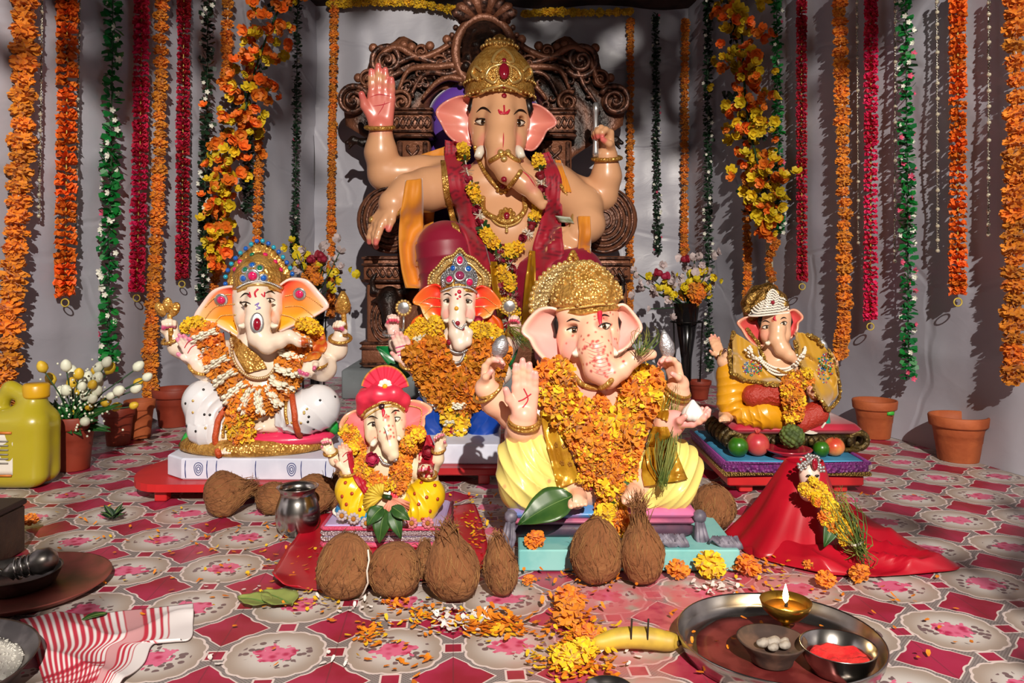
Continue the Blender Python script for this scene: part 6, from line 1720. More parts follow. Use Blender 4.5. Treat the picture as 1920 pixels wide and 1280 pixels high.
# ------------------------------------------------------------------ garlands on the cloth walls
def path3(path, n, off):
    return [on_wall(p[0], p[1], off) for p in catmull(path, n)]
def wall_marigold(label, path, wpx, mats=('o',), gap=.58, off=.07, group=None, squash=.78):
    L_ = sum(math.hypot(b[0] - a[0], b[1] - a[1]) for a, b in zip(path[:-1], path[1:])); n = max(4, int(L_ / (wpx * gap)))
    pts = path3(path, n, off); t = thing('marigold_garland', label, 'garland', pts[0], group)
    MB().tube(pts, .003, 5).build('string', M('thread_white'), t)
    for i, p in enumerate(pts):
        s_ = wpx * .5 * p.y / F * random.uniform(.86, 1.12)
        me = random.choice({'o': mg, 'y': mgy, 'b': mgb}[mats[i % len(mats)]])
        inst('marigold', me, p + V((random.uniform(-.12, .12) * s_, random.uniform(-.1, .1) * s_, 0)), (random.uniform(-.25, .25), random.uniform(-.25, .25), random.uniform(0, 6.3)), (s_ * 1.05, s_ * 1.05, s_ * squash * random.uniform(.9, 1.2)), t)
    return t
def frillmesh(seed):
    random.seed(seed); m = MB(); n = 22
    for lay in range(2):
        v = [V((0, 0, .1 * lay))]
        for i in range(n):
            a = 2 * PI * i / n; r_ = random.uniform(.85, 1.08) * (1 - .12 * lay); v.append(V((.55 * r_ * math.cos(a), .55 * r_ * math.sin(a), .22 * math.sin(i * 2.1 + lay) + .2 * lay)))
        for i in range(n):
            a = 2 * PI * (i + .5 * lay) / n; r_ = random.uniform(.86, 1.1) * (1 - .1 * lay); v.append(V((r_ * math.cos(a), r_ * math.sin(a), .45 * math.sin(i * 1.9 + lay * 2) * random.uniform(.5, 1) + .25 * lay)))
        f = [(0, 1 + i, 1 + (i + 1) % n) for i in range(n)] + [(1 + i, 1 + n + i, 1 + n + (i + 1) % n, 1 + (i + 1) % n) for i in range(n)]
        m.add(v, f)
    return m
fr_o = [to_mesh('frill_mesh', frillmesh(s_), MF) for s_ in (1, 2, 3)]
MPK = M('frill_pink', 'd0164c', rough=.65, rnd=.3); MCR = M('frill_crimson', 'a80c2c', rough=.65, rnd=.3)
fr_p = [remat(x, MPK) for x in fr_o]; fr_c = [remat(x, MCR) for x in fr_o]
def wall_frill(label, path, wpx, meshes, gap=.3, off=.06, ring=True, lastloose=0.3):
    L_ = sum(math.hypot(b[0] - a[0], b[1] - a[1]) for a, b in zip(path[:-1], path[1:])); n = int(L_ / (wpx * gap))
    pts = path3(path, n, off); t = thing('frill_garland', label, 'garland', pts[0])
    MB().tube(pts, .0025, 5).build('string', M('yellow_ring', 'b8a03a', rough=.4), t)
    for i, p in enumerate(pts):
        s_ = wpx * .5 * p.y / F * random.uniform(.92, 1.08)
        inst('frill', random.choice(meshes), p, (random.uniform(-.3, .3), random.uniform(-.3, .3), random.uniform(0, 6.3)), (s_, s_, s_ * .75), t)
    if ring:
        c_ = pts[-1] + V((0, 0, -.03)); MB().tube([c_ + V((.014 * math.cos(a), 0, .014 * math.sin(a))) for a in [2 * PI * i / 16 for i in range(16)]], .0025, 6, closed=True).build('end_ring', M('yellow_ring', 'b8a03a', rough=.4), t)
    return t
def sprig(seed, flower=None):
    random.seed(seed); m = MB()
    for i in range(9):
        a = i * 2.4 + random.uniform(-.3, .3); d = V((math.cos(a), math.sin(a), random.uniform(-.5, .5))).normalized(); t_ = frame_of(d)[random.randint(0, 1)]
        petal(m, V((0, 0, random.uniform(-.5, .5))) + d * .1, d, t_, random.uniform(.7, 1.0), random.uniform(.45, .65), curl=random.uniform(-.4, .4))
    return m
GRN = M('plastic_leaf', '0f6a2c', rough=.4, rnd=.5); GRD = M('plastic_leaf_dark', '14301c', rough=.5, rnd=.5)
spr = [to_mesh('leaf_sprig_mesh', sprig(s_), GRN) for s_ in (1, 2, 3)]; sprd = [remat(x, GRD) for x in spr]
def tinyflower(mat):
    random.seed(3); m = MB().ell((0, 0, .1), .25, 6, 4)
    for i in range(5):
        a = 2 * PI * i / 5; d = V((math.cos(a), math.sin(a), .3)).normalized(); petal(m, d * .1, d, V((0, 0, 1)), .9, .7, curl=.2)
    return to_mesh('tiny_flower_mesh', m, mat)
tfw = tinyflower(M('tiny_white', 'd8d8cc', rough=.6)); tfp = tinyflower(M('tiny_pink', 'c8486a', rough=.6))
def wall_leaf(label, path, wpx, dark=False, flowers=.8, off=.06, pink=.2):
    L_ = sum(math.hypot(b[0] - a[0], b[1] - a[1]) for a, b in zip(path[:-1], path[1:])); n = int(L_ / (wpx * .36))
    pts = path3(path, n, off); t = thing('leaf_garland', label, 'garland', pts[0])
    MB().tube(pts, .0025, 5).build('stem', M('stem_green', '1c4020', rough=.6), t)
    for i, p in enumerate(pts):
        s_ = wpx * .5 * p.y / F
        inst('leaf_sprig', random.choice(sprd if dark else spr), p, (random.uniform(-.5, .5), random.uniform(-.5, .5), random.uniform(0, 6.3)), s_ * random.uniform(.85, 1.15), t)
        if random.random() < flowers:
            a = random.uniform(PI * .9, PI * 2.1); q = p + V((s_ * .8 * math.cos(a), s_ * .8 * math.sin(a), random.uniform(-.3, .3) * s_))
            inst('small_flower', tfp if random.random() < pink else tfw, q, (PI / 2, 0, random.uniform(-1, 1)), s_ * random.uniform(.26, .4), t)
    return t
TIN = M('tinsel', '9a9488', rough=.25, metal=.8)
def wall_beads(label, path, off=.05):
    n = 40; pts = path3(path, n, off); t = thing('bead_string', label, 'garland', pts[0])
    MB().tube(pts, .0022, 5).build('wire', TIN, t)
    L_ = path[-1][1] - path[0][1]; m = MB()
    big_ = path3(path, int(L_ / 26), off); sm = path3(path, int(L_ / 5), off)
    for p in sm: m.ell(p + V((random.uniform(-.003, .003), -.002, 0)), .0042, 5, 4)
    m.build('small_beads', TIN, t, kind='stuff')
    m = MB()
    for p in big_: m.ell(p + V((0, -.004, 0)), .0075, 8, 5)
    m.build('crystal_beads', M('crystal', 'd8d0b8', rough=.05, metal=.5), t, kind='stuff')
    return t
wall_marigold('broad orange marigold garland hanging behind the yellow oil can', [(46, -40), (44, 150), (36, 350), (22, 550), (8, 745)], 46)
wall_beads('silver bead string between the broad orange garland and the orange frill garland', [(80, -20), (77, 200), (74, 405)])
wall_frill('orange frilled garland ending in a ring above the tulip arrangement', [(126, -30), (125, 250), (122, 552)], 37, fr_o)
wall_beads('silver bead string beside the orange frilled garland and green leaf garland', [(150, -20), (147, 200), (143, 455)])
wall_leaf('green leaf garland with white flowers hanging above the tulip arrangement', [(212, -20), (209, 250), (205, 450), (204, 690)], 38)
wall_frill('pink frilled garland beside the green leaf garland, ending in a ring', [(266, -30), (263, 250), (256, 545)], 29, fr_p)
wall_marigold('slim orange marigold garland between the pink and crimson frilled garlands', [(303, -30), (300, 200), (296, 400), (284, 600), (281, 740)], 27)
wall_frill('crimson frilled garland ending in a ring above the pearl statue\'s raised emblem', [(345, -30), (343, 250), (341, 520)], 25, fr_c)
wall_leaf('dark leaf garland with white flowers beside the blossom vine near the pearl statue', [(390, -20), (388, 200), (383, 400), (380, 560)], 27, dark=True, flowers=.7, pink=.05)
wall_marigold('dim orange marigold garland behind the upper part of the blossom vine', [(428, -20), (426, 80), (424, 150)], 22)
wall_marigold('dim orange marigold garland hanging behind the pearl statue\'s crown', [(486, 230), (484, 340), (482, 470), (478, 560)], 19)
wall_leaf('short dark leaf garland behind the blossom vine', [(470, 200), (466, 300), (463, 392)], 24, dark=True, flowers=.1)
wall_leaf('dark narrow leaf garland left of the throne beside the orange garland', [(558, -20), (556, 200), (553, 400), (552, 470)], 19, dark=True, flowers=.25)
wall_marigold('slim orange marigold garland on the back cloth left of the throne', [(627, -10), (624, 200), (621, 400), (620, 590)], 17, gap=.6)
wall_marigold('slim orange marigold garland on the back cloth right of the throne', [(1182, 40), (1182, 250), (1182, 450), (1180, 600)], 15, gap=.6)
wall_leaf('dark narrow leaf garland on the back cloth above the flower vase', [(1229, 30), (1231, 250), (1234, 472)], 17, dark=True, flowers=.25)
wall_marigold('slim orange marigold garland in the corner above the flower vase', [(1285, 40), (1284, 250), (1283, 480)], 16, gap=.6)
wall_leaf('dark leaf garland in the corner falling behind the flower vase', [(1327, -20), (1327, 200), (1328, 420), (1330, 690)], 20, dark=True, flowers=.5, pink=0)
wall_leaf('green leaf garland behind the yellow blossom vine above the caped statue', [(1456, -20), (1458, 200), (1462, 435)], 23, flowers=.4)
wall_frill('crimson frilled garland above the caped statue, ending in a ring', [(1503, -30), (1503, 250), (1504, 525)], 20, fr_c)
wall_marigold('orange marigold garland curving down behind the caped statue\'s shoulder', [(1572, -30), (1578, 150), (1582, 350), (1584, 560), (1576, 665)], 27)
wall_beads('silver bead string between the orange garland and the pink frilled garland near the caped statue', [(1606, -10), (1608, 200), (1609, 455)])
wall_frill('pink frilled garland above the clay pot with a green sticker', [(1633, -30), (1633, 250), (1632, 598)], 25, fr_p)
wall_beads('silver bead string between the pink frilled garland and the wide leaf garland', [(1678, -10), (1678, 200), (1677, 490)])
wall_leaf('wide green leaf garland with small flowers between two clay pots', [(1698, -20), (1700, 250), (1702, 450), (1703, 705)], 32, pink=.45)
wall_beads('silver bead string between the wide leaf garland and the orange frill garland', [(1756, -10), (1757, 200), (1757, 470)])
wall_frill('orange frilled garland above the big empty clay pot', [(1796, -30), (1796, 250), (1796, 550)], 31, fr_o)
wall_beads('silver bead string beside the orange frilled garland above the big clay pot', [(1853, -10), (1853, 200), (1852, 440)])
wall_marigold('broad orange marigold garland hanging past the big empty clay pot', [(1906, -40), (1904, 250), (1902, 480), (1899, 705)], 40)
wall_marigold('yellow marigold swag along the top of the back cloth, finial side', [(622, 8), (700, 4), (780, 6), (860, 22)], 20, mats=('y',), gap=.6); wall_marigold('yellow marigold swag along the top of the back cloth beside the dark roof', [(985, 26), (1040, 22), (1100, 24), (1180, 22)], 18, mats=('y',), gap=.6)
# blossom vines
MOB = M('blossom_orange', 'e0701c', rough=.6, rnd=.4); MYB = M('blossom_yellow', 'd8b81c', rough=.6, rnd=.4)
def blossom(mat):
    random.seed(4); m = MB()
    for i in range(9):
        a = 2 * PI * i / 4.5; d = V((math.cos(a), math.sin(a), .45 if i < 5 else 1.1)).normalized(); petal(m, d * .05, d, V((-d.x * .3, -d.y * .3, 1)).normalized(), .95 if i < 5 else .6, .85, curl=.25, ruff=.1)
    return to_mesh('blossom_mesh', m, mat)
blo, bly = blossom(MOB), blossom(MYB)
def vine(label, path, wid, n, size, ylw, off=.12):
    c = catmull(path, 60); pts = [on_wall(p[0], p[1], off) for p in c]
    t = thing('blossom_vine', label, 'garland', pts[0])
    MB().tube(pts, .006, 6).build('stem', M('stem_green'), t)
    for i in range(n):
        u = random.random(); j = min(int(u * 59), 58); p = c[j]
        w_ = np.interp(u, *wid); x, y = p[0] + random.gauss(0, w_ * .42), p[1] + random.gauss(0, 9)
        q = on_wall(x, y, off + random.uniform(-.05, .07)); s_ = size * q.y / F * random.uniform(.7, 1.25)
        inst('blossom', bly if random.random() < np.interp(u, *ylw) else blo, q, (PI / 2 + random.uniform(-.9, .9), random.uniform(-.6, .6), random.uniform(-.9, .9)), s_, t)
    for i in range(26):
        u = random.random(); p = c[int(u * 59)]; q = on_wall(p[0] + random.gauss(0, np.interp(u, *wid) * .3), p[1], off - .05)
        inst('leaf_sprig', random.choice(sprd), q, (random.uniform(0, 6), random.uniform(0, 6), 0), 13 * q.y / F, t)
    return t
vine('orange and yellow blossom vine trailing down above the pearl white statue', [(545, -30), (500, 70), (470, 160), (452, 240), (425, 310), (410, 380), (408, 440), (402, 500)], ([0, .3, .55, .8, 1], [78, 66, 64, 36, 12]), 300, 12, ([0, .3, .5, 1], [.25, .25, .5, .6]))
vine('yellow and orange blossom vine trailing down above the caped statue', [(1375, -30), (1390, 60), (1395, 150), (1405, 240), (1425, 320), (1438, 380), (1430, 440)], ([0, .4, .8, 1], [62, 52, 52, 18]), 290, 11.5, ([0, .5, 1], [.45, .5, .65]))
wall_marigold('orange marigold strand below the blossom vine nearest the flower vase', [(1398, 330), (1400, 430), (1402, 500), (1400, 560)], 17); wall_marigold('orange marigold strand looping below the blossom vine above the caped statue', [(1456, 455), (1440, 490), (1448, 520), (1456, 565)], 17)
wall_marigold('orange marigold strand tied below the blossom vine near the pearl statue', [(412, 440), (416, 480), (404, 520), (402, 560)], 18)
for nm_, x_, y0_, y1_, l_ in (('tie_stick', 1441, 445, 545, 'pale ruled wooden strip hanging behind the caped statue\'s turban'), ('tie_stick', 402, 440, 500, 'pale wooden strip at the foot of the blossom vine')):
    a, b = on_wall(x_, y0_, .05), on_wall(x_ + 3, y1_, .05); m = MB().box((a + b) / 2, (.034, .006, a.z - b.z)); t = thing(nm_, l_, 'strip', b)
    m.build('strip', M('pale_wood', 'c2b79a', rough=.7), t, smooth=False)
    for k in range(8): MB().box((((a + b) / 2).x, a.y - .0035, b.z + (a.z - b.z) * (k + .5) / 8), (.034, .001, .0025)).build('ruled_line', M('ruled_ink', '6a6250', rough=.8), t)
# ================================================================== RED SATIN AND THE SMALL WRAPPED FIGURE
random.seed(33)
SAT = M('red_satin', '9c0a1e', rough=.33, col2='ac1024', nscale=5, spec=.4)
def floor_cloth(name, label, left, right, nu=50, nv=40, amp=.012, seed=0, edge=.0, mat=SAT, cat='cloth', zf=None, colf=None, th=.002):
    a, b = catmull(left, nv), catmull(right, nv); g = []
    for i in range(nu):
        u = i / (nu - 1); row = []
        for j in range(nv):
            p = a[j] * (1 - u) + b[j] * u; q = G(p[0], p[1])
            n_ = noise.noise(V((q.x * 9, q.y * 6, seed))); r_ = (1 - abs(noise.noise(V((q.x * 5 + q.y * 4, q.y * 4 - q.x * 3, seed + 5)))) * 2.2)
            z = .004 + amp * max(0, .35 * n_ + max(0, r_) ** 2 * .75)
            if zf: z += zf(u, j / (nv - 1))
            row.append(V((q.x, q.y, z)))
        g.append(row)
    du = g[-1][nv // 2] - g[0][nv // 2]; dv = g[nu // 2][-1] - g[nu // 2][0]
    if du.cross(dv).z < 0:
        g = g[::-1]; c0 = colf; colf = (lambda u, v, b: c0(1 - u, v, b)) if c0 else None
    o = MB().sheet(g, th, colf).build(name, mat, vcol=bool(colf))
    return props(o, label, cat)
sc_ = floor_cloth('satin_cloth', 'red satin cloth spread under the turbaned figure and the row of coconuts', [(610, 965), (560, 1010), (518, 1075), (514, 1108), (560, 1112)], [(890, 948), (905, 985), (915, 1030), (912, 1060), (880, 1085)], amp=.006, seed=2, zf=lambda u, v: .028 * max(0, 1 - u / .14) * min(1, v * 2.5) * (1 - u / .14) * (.4 + .6 * max(0, math.sin(v * 11))))
wt = thing('satin_drape', 'red satin drape standing as a cone with a train spread on the floor', 'cloth', G(1500, 1030))
ax_, ay_, az_ = P(1508, 0, 1.98).x, 1.98, P(0, 866, 1.98).z
bx_, by_ = P(1490, 0, 1.92).x, 1.93
g = []
for i in range(64):
    a = 2 * PI * i / 63; row = []
    for j in range(26):
        t = j / 25
        r_ = .045 + .075 * t ** .9 + .03 * t ** 4; r_ *= 1 + .10 * t * math.sin(a * 5 + .6) + .06 * t * math.sin(a * 9 + t * 3)
        x = ax_ + (bx_ - ax_) * t + r_ * math.cos(a) * 1.0; y = ay_ + (by_ - ay_) * t + r_ * math.sin(a) * .8; z = az_ * (1 - t) ** .9 + .006
        row.append(V((x, y, z)))
    g.append(row)
n0 = (g[1][12] - g[0][12]).cross(g[0][13] - g[0][12])
if n0.dot(g[0][12] - V((bx_, by_, g[0][12].z))) < 0: g = g[::-1]
MB().sheet(g, .002).build('cone', SAT, wt)
def satin_train(left, right, amp, seed, name='train'):
    a, b = catmull(left, 40), catmull(right, 40); g = []
    for i in range(60):
        u = i / 59; row = []
        for j in range(40):
            p = a[j] * (1 - u) + b[j] * u; q = G(p[0], p[1]); v = j / 39
            r_ = (1 - abs(noise.noise(V((q.x * 6 + q.y * 5, q.y * 5 - q.x * 2, seed)))) * 2.4)
            e = min(1, min(u, 1 - u, (1 - v)) * 9)
            row.append(V((q.x, q.y, .005 + amp * max(0, r_) ** 1.5 * e + .3 * amp * e * abs(noise.noise(V((q.x * 18, q.y * 12, seed)))))))
        g.append(row)
    du = g[-1][20] - g[0][20]; dv = g[30][-1] - g[30][0]
    if du.cross(dv).z < 0: g = g[::-1]
    return MB().sheet(g, .002).build(name, SAT, wt)
satin_train([(1440, 960), (1392, 985), (1384, 1012), (1400, 1040), (1470, 1062), (1560, 1082)], [(1600, 950), (1640, 980), (1720, 1025), (1800, 1066), (1740, 1078), (1640, 1084)], .032, 4)
fg = thing('masked_figurine', 'small silver crowned pale face figurine at the top of the red satin drape', 'statue', (ax_, 1.86, .1))
fx = P(1522, 0, 1.86).x
S = Sdf(); zc = P(0, 893, 1.86).z; k_ = 1.86 / F
S.ell((fx, 1.875, zc), (19 * k_, 16 * k_, 22 * k_)); S.cone((fx, 1.855, zc), (fx + .002, 1.848, zc - 8 * k_), 4 * k_, 4 * k_, .004); S.cone((fx, 1.88, zc - 14 * k_), (fx + .004, 1.89, zc - 36 * k_), 14 * k_, 18 * k_, .01)
v, q = S.mesh(.0022); quads_obj('face', v, q, M('pale_face_paint', 'e0c0b4', rough=.3), fg)
for s_ in (-1, 1):
    MB().ell((fx + s_ * 8 * k_, 1.853, zc + 3 * k_), (4.5 * k_, 2 * k_, 2.2 * k_), 8, 5).build('eye', BLACK, fg)
MB().ell((fx, 1.849, zc - 13 * k_), (5 * k_, 2 * k_, 1.8 * k_), 8, 5).build('mouth', REDP, fg)
m = MB()
for k in range(70):
    a = random.uniform(0, PI); t = random.uniform(.5, 1); m.ell((fx + 26 * k_ * t * math.cos(a), 1.868 - .008 * math.sin(a) + random.uniform(-.004, .004), zc + 8 * k_ + 34 * k_ * t * math.sin(a)), 3.4 * k_, 6, 4)
m.build('silver_crown', SILV, fg, kind='stuff'); MB().ell((fx + 4 * k_, 1.853, zc + 24 * k_), (6 * k_, 3 * k_, 12 * k_), 10, 6).build('crown_stone', REDJ, fg)
t = thing('flower_garland', 'yellow flower string running down the front of the red satin drape', 'garland', G(1590, 1045))
for i in range(54):
    u = i / 53; d = 1.84 - .07 * u; px, py = 1512 + 92 * u + random.uniform(-22, 22) * (1 - .3 * u), 905 + 122 * u + random.uniform(-8, 8)
    p = P(px, py, d); p.z = max(p.z, .02); inst('yellow_flower', random.choice([bly] + mgy) if i % 9 else mg[0], p, (random.uniform(0, 6), random.uniform(0, 6), 0), random.uniform(.011, .017), t)
def strands(name, mat, base, tip, n, L_, r, spread, parent=None, curve=.02):
    m = MB()
    base, tip = V(base), V(tip); ax = tip - base
    for i in range(n):
        o = V((random.gauss(0, 1), random.gauss(0, 1), random.gauss(0, 1))) * spread * .35; e = V((random.gauss(0, 1), random.gauss(0, 1), random.gauss(0, 1))) * spread
        b, c = base + o, base + ax * random.uniform(.7, 1.15) + e; mid = (b + c) / 2 + V((random.gauss(0, 1), random.gauss(0, 1), random.gauss(0, 1))) * curve
        for q in (b, mid, c): q.z = max(q.z, .006)
        m.tube([b, b * .5 + mid * .5 + (mid - (b + c) / 2) * .2, mid, mid * .5 + c * .5 + (mid - (b + c) / 2) * .2, c], [r, r, r * .9, r * .7, r * .3], 4)
    return m.build(name, mat, parent, kind='stuff')
GRS = M('durva_grass', '3e5a1e', rough=.6, col2='8a8a3a', nscale=12)
gb = thing('grass_bundle', 'bundle of green grass tied and leaning on the red satin drape', 'grass', G(1612, 1048))
strands('blades', GRS, P(1612, 1030, 1.76), P(1560, 930, 1.84), 90, .2, .0011, .014, gb); strands('roots', GRS, P(1612, 1026, 1.76), P(1624, 1050, 1.74), 30, .1, .001, .008, gb)
MB().tube([P(1606 + 9 * math.cos(a), 1018 + 4 * math.sin(a) - 3 * math.cos(a), 1.765 - .012 * math.sin(a)) for a in [2 * PI * i / 14 for i in range(14)]], .003, 6, closed=True).build('tie', M('thread_white'), gb)
for k in range(10): pass
class Flat: pass
def leaf3(name, label, base, tip, wd, nrm, mat=LEAF, bend=.01, cat='leaf', parent=None, th=.0012):
    base, tip, nrm = V(base), V(tip), V(nrm).normalized(); ax = tip - base; sd = nrm.cross(ax).normalized(); g = []
    for i in range(9):
        u = i / 4 - 1; row = []
        for j in range(14):
            v = j / 13; w_ = wd * max(.02, math.sin(PI * v ** .7) ** .9)
            row.append(base + ax * v + sd * (u * w_) + nrm * (bend * math.sin(PI * v) + .18 * wd * abs(u) + .03 * wd * math.sin(v * 22) * abs(u)))
        g.append(row)
    du = g[-1][7] - g[0][7]; dv = g[4][-1] - g[4][0]
    if du.cross(dv).dot(nrm) < 0: g = g[::-1]
    o = MB().sheet(g, th).build(name, mat, parent)
    if not parent: props(o, label, cat)
    m = MB().tube([base + ax * (j / 9) + nrm * (bend * math.sin(PI * j / 9) + .001) for j in range(10)], [.0016 * (1 - j / 12) for j in range(10)], 5); m.build('midrib', M('leaf_rib', '5a7a3a', rough=.5), o)
    return o
leaf3('green_leaf', 'green leaf hanging beside the grass bundle on the red satin', P(1572, 958, 1.82), P(1545, 1025, 1.78), .02, (-.2, -1, .5))
BETEL = M('betel_leaf', '24481c', rough=.35, col2='3a5a24', nscale=14)
leaf3('betel_leaf', 'large betel leaf with petals lying at the pink statue\'s foot', P(1072, 930, 1.80), P(972, 985, 1.77), .04, (0, -.75, .7), BETEL, bend=.012)
PALE = M('pale_betel', '8a9650', rough=.5, col2='707c3c', nscale=12)
a_ = G(552, 1130, .006); leaf3('betel_leaf', 'pale betel leaf flat on the floor, nearest the red satin fold', G(548, 1135, .006), G(492, 1112, .006), .035, (0, 0, 1), PALE, bend=.004)
leaf3('betel_leaf', 'pale betel leaf flat on the floor, away from the red satin fold', G(505, 1133, .006), G(446, 1122, .006), .03, (0, 0, 1), PALE, bend=.004)
leaf3('green_leaf', 'dark narrow leaf tip poking from under the striped towel', G(200, 1150, .006), G(150, 1166, .006), .012, (0, 0, 1), BETEL, bend=.004)
for k, (b, t_, w_) in enumerate((((718, 950), (690, 985), .02), ((722, 955), (712, 1018), .022), ((735, 955), (752, 1010), .017), ((735, 950), (768, 975), .015))):
    leaf3('green_leaf', ('broad leaf on the turbaned figure\'s board pointing to its blue seat', 'longest leaf hanging over the front edge of the turbaned figure\'s board', 'narrow curled leaf hanging beside the longest leaf on the turbaned figure\'s board', 'small leaf beside the pink daisies on the turbaned figure\'s board')[k], P(b[0], b[1], 1.87 - .005 * k), P(t_[0], t_[1], 1.85 - .005 * k), w_, (.1 * k - .2, -1, .5), BETEL if k % 2 else LEAF)
hb = thing('herb_sprig', 'dark green herb sprig dropped on the printed floor near the red stool', 'leaf', G(212, 970))
for k in range(12):
    a = k * .55; b = G(212, 972, .008); leaf3('leaflet', '', b, b + V((.03 * math.cos(a), .026 * math.sin(a), .012 + .01 * (k % 3))), .008, (0, -.3, 1), M('herb_dark', '16301a', rough=.5), parent=hb, bend=.003)
# grass laid on the statues
for I_, b, t_, lab, n_ in ((front, (1236, 905), (1262, 740), 'dry grass bundle laid over the pink statue\'s foil sash', 60), (blue, (955, 612), (995, 650), 'small grass bundle by the blue statue\'s silver disc', 40), (front, (1196, 660), (1206, 615), 'tuft of grass stuck at the pink statue\'s trunk tip', 24)):
    p0, p1 = I_.hit(*b)[0] + V((0, -.03, 0)), I_.hit(*t_, 0, 60)[0] + V((0, -.03, 0)); t = thing('grass_bundle', lab, 'grass', p0); strands('blades', GRS, p0, p1, n_, .2, .0009, .012, t, .012)

# ================================================================== COCONUTS
HUSK = M('coconut_husk', '7a4a28', rough=.9, col2='8a5c36', nscale=9, bump=.8, bscale=70); FIB = M('coconut_fibre', '93683c', rough=.9, col2='74492a', nscale=30)
def coconut(px, py, wpx, hpx, label, neck=.5, lean=(0, 0), lying=None, z0=0.0, seed=0, d=None):
    random.seed(seed + 100); d = d or (H - z0) * F / (py - HY); s_ = d / F; R_ = wpx / 2 * s_; h = hpx * s_
    d += R_ * .3
    base = P(px, 0, d); base.z = z0
    t = thing('coconut', label, 'coconut', base, 'coconuts laid around the statues')
    n, mz = 26, 20; prof = []
    for j in range(mz + 1):
        u = j / mz
        r_ = max(0, 1 - abs(2 * u - 1) ** 2.3) ** (1 / 2.1)
        r_ *= 1 - min(.8, neck * 1.15) * min(1, max(0, (u - .42) / .5)) ** 1.2
        if neck >= .5 and u > .5: r_ = max(r_, .24 * neck * (1 - .4 * u))
        r_ = max(r_, .03)
        prof.append((r_ * R_, u * h))
    rot = Matrix.Rotation(lean[0], 3, 'Y') @ Matrix.Rotation(lean[1], 3, 'X')
    org = base + V((0, 0, 0))
    if lying is not None: rot = Matrix.Rotation(lying, 3, 'Z') @ Matrix.Rotation(PI / 2 - .15, 3, 'Y'); org = base + V((0, 0, R_ * .94)) - rot @ V((0, 0, h * .45))
    def pt(a, u, lift=0):
        jf = u * mz; j = min(int(jf), mz - 1); f = jf - j
        r_ = prof[j][0] * (1 - f) + prof[j + 1][0] * f; zz = u * h
        r_ *= 1 + .05 * math.cos(3 * a + seed) + .05 * noise.noise(V((math.cos(a) * 2, math.sin(a) * 2, u * 4 + seed)))
        q = org + rot @ V(((r_ + lift) * math.cos(a), (r_ + lift) * math.sin(a), zz)); q.z = max(q.z, z0 + .001); return q
    vv = [pt(2 * PI * i / n, j / mz) for j in range(mz + 1) for i in range(n)]
    ff = [(j * n + i, j * n + (i + 1) % n, (j + 1) * n + (i + 1) % n, (j + 1) * n + i) for j in range(mz) for i in range(n)] + [tuple(range(n))[::-1], tuple(range(mz * n, mz * n + n))]
    mesh_obj('husk', vv, ff, HUSK, t)
    m = MB()
    for i in range(150):
        a = random.uniform(0, 2 * PI); u0 = random.uniform(.02, .75); u1 = min(.99, u0 + random.uniform(.15, .4)); da = random.uniform(-.5, .5)
        m.tube([pt(a + da * k / 4, u0 + (u1 - u0) * k / 4, .0006 + .003 * random.random() * (k == 4 or k == 0)) for k in range(5)], [.0006, .0009, .0009, .0009, .0003], 3)
    for i in range(int(130 * neck)):
        a = random.uniform(0, 2 * PI); p0 = pt(a, random.uniform(.72, .95)); tip = org + rot @ V((random.gauss(0, .16) * R_ * (1 + neck), random.gauss(0, .16) * R_ * (1 + neck), h * (1.0 + random.uniform(.0, .16) * (.4 + neck))))
        tip.z = max(tip.z, z0 + .002); m.tube([p0, (p0 + tip) / 2 + V((random.gauss(0, .003), random.gauss(0, .003), .003)), tip], [.0012, .001, .0004], 3)
    for i in range(14):
        a = random.uniform(0, 2 * PI); u = random.uniform(.3, .9); p0 = pt(a, u); e = p0 + rot @ V((math.cos(a), math.sin(a), random.uniform(-.3, .6))) * random.uniform(.008, .02); e.z = max(e.z, z0 + .002)
        m.tube([p0, (p0 + e) / 2 + V((0, 0, .004)), e], [.0006, .0006, .0003], 3)
    m.build('fibre', FIB, t, kind='stuff')
    return t
coconut(641, 1126, 104, 122, 'round hairy coconut with a white thread, first in the front row', .08, (.1, 0), seed=1)
coconut(741, 1122, 98, 100, 'squat flat topped coconut, second in the front row from the satin fold', .0, seed=2)
coconut(862, 1130, 106, 142, 'largest bare pointed coconut in the middle of the front row', .5, (-.2, 0), seed=3)
coconut(945, 1120, 66, 112, 'slim coconut leaning beside the largest coconut of the front row', .35, (-.12, 0), seed=4)
coconut(796, 1090, 44, 74, 'small coconut half hidden between two coconuts of the front row', .3, seed=5)
coconut(1113, 1098, 102, 122, 'broad coconut with a dark spot before the turquoise block', .2, (.08, 0), seed=6)
coconut(1206, 1100, 86, 148, 'pear shaped coconut with a long fibre tuft before the turquoise block', 1.0, (-.06, 0), seed=7)
coconut(424, 968, 86, 92, 'hairy coconut lying on its side before the red stool', .5, lying=.3, seed=8)
coconut(512, 965, 60, 74, 'coconut behind the steel pot on the side towards the lying coconut', .3, lying=2.6, seed=9)
coconut(590, 966, 76, 82, 'coconut lying behind the steel pot next to the turbaned figure', .3, lying=.5, seed=10)
coconut(628, 958, 44, 70, 'narrow coconut standing behind the turbaned figure\'s yellow knee', .5, (.1, 0), seed=11)
coconut(1337, 996, 84, 84, 'dusty round coconut between the turquoise block and the red satin', .1, seed=12)
random.seed(50)
wt2 = thing('cotton_thread', 'white cotton thread draped between the first two coconuts of the front row', 'thread', G(690, 1125))
MB().tube([P(x, y, d) for x, y, d in ((690, 1030, 1.56), (692, 1050, 1.555), (688, 1070, 1.555), (690, 1092, 1.558), (682, 1110, 1.58), (674, 1122, 1.60))], .0018, 6).build('strand', M('thread_white'), wt2)

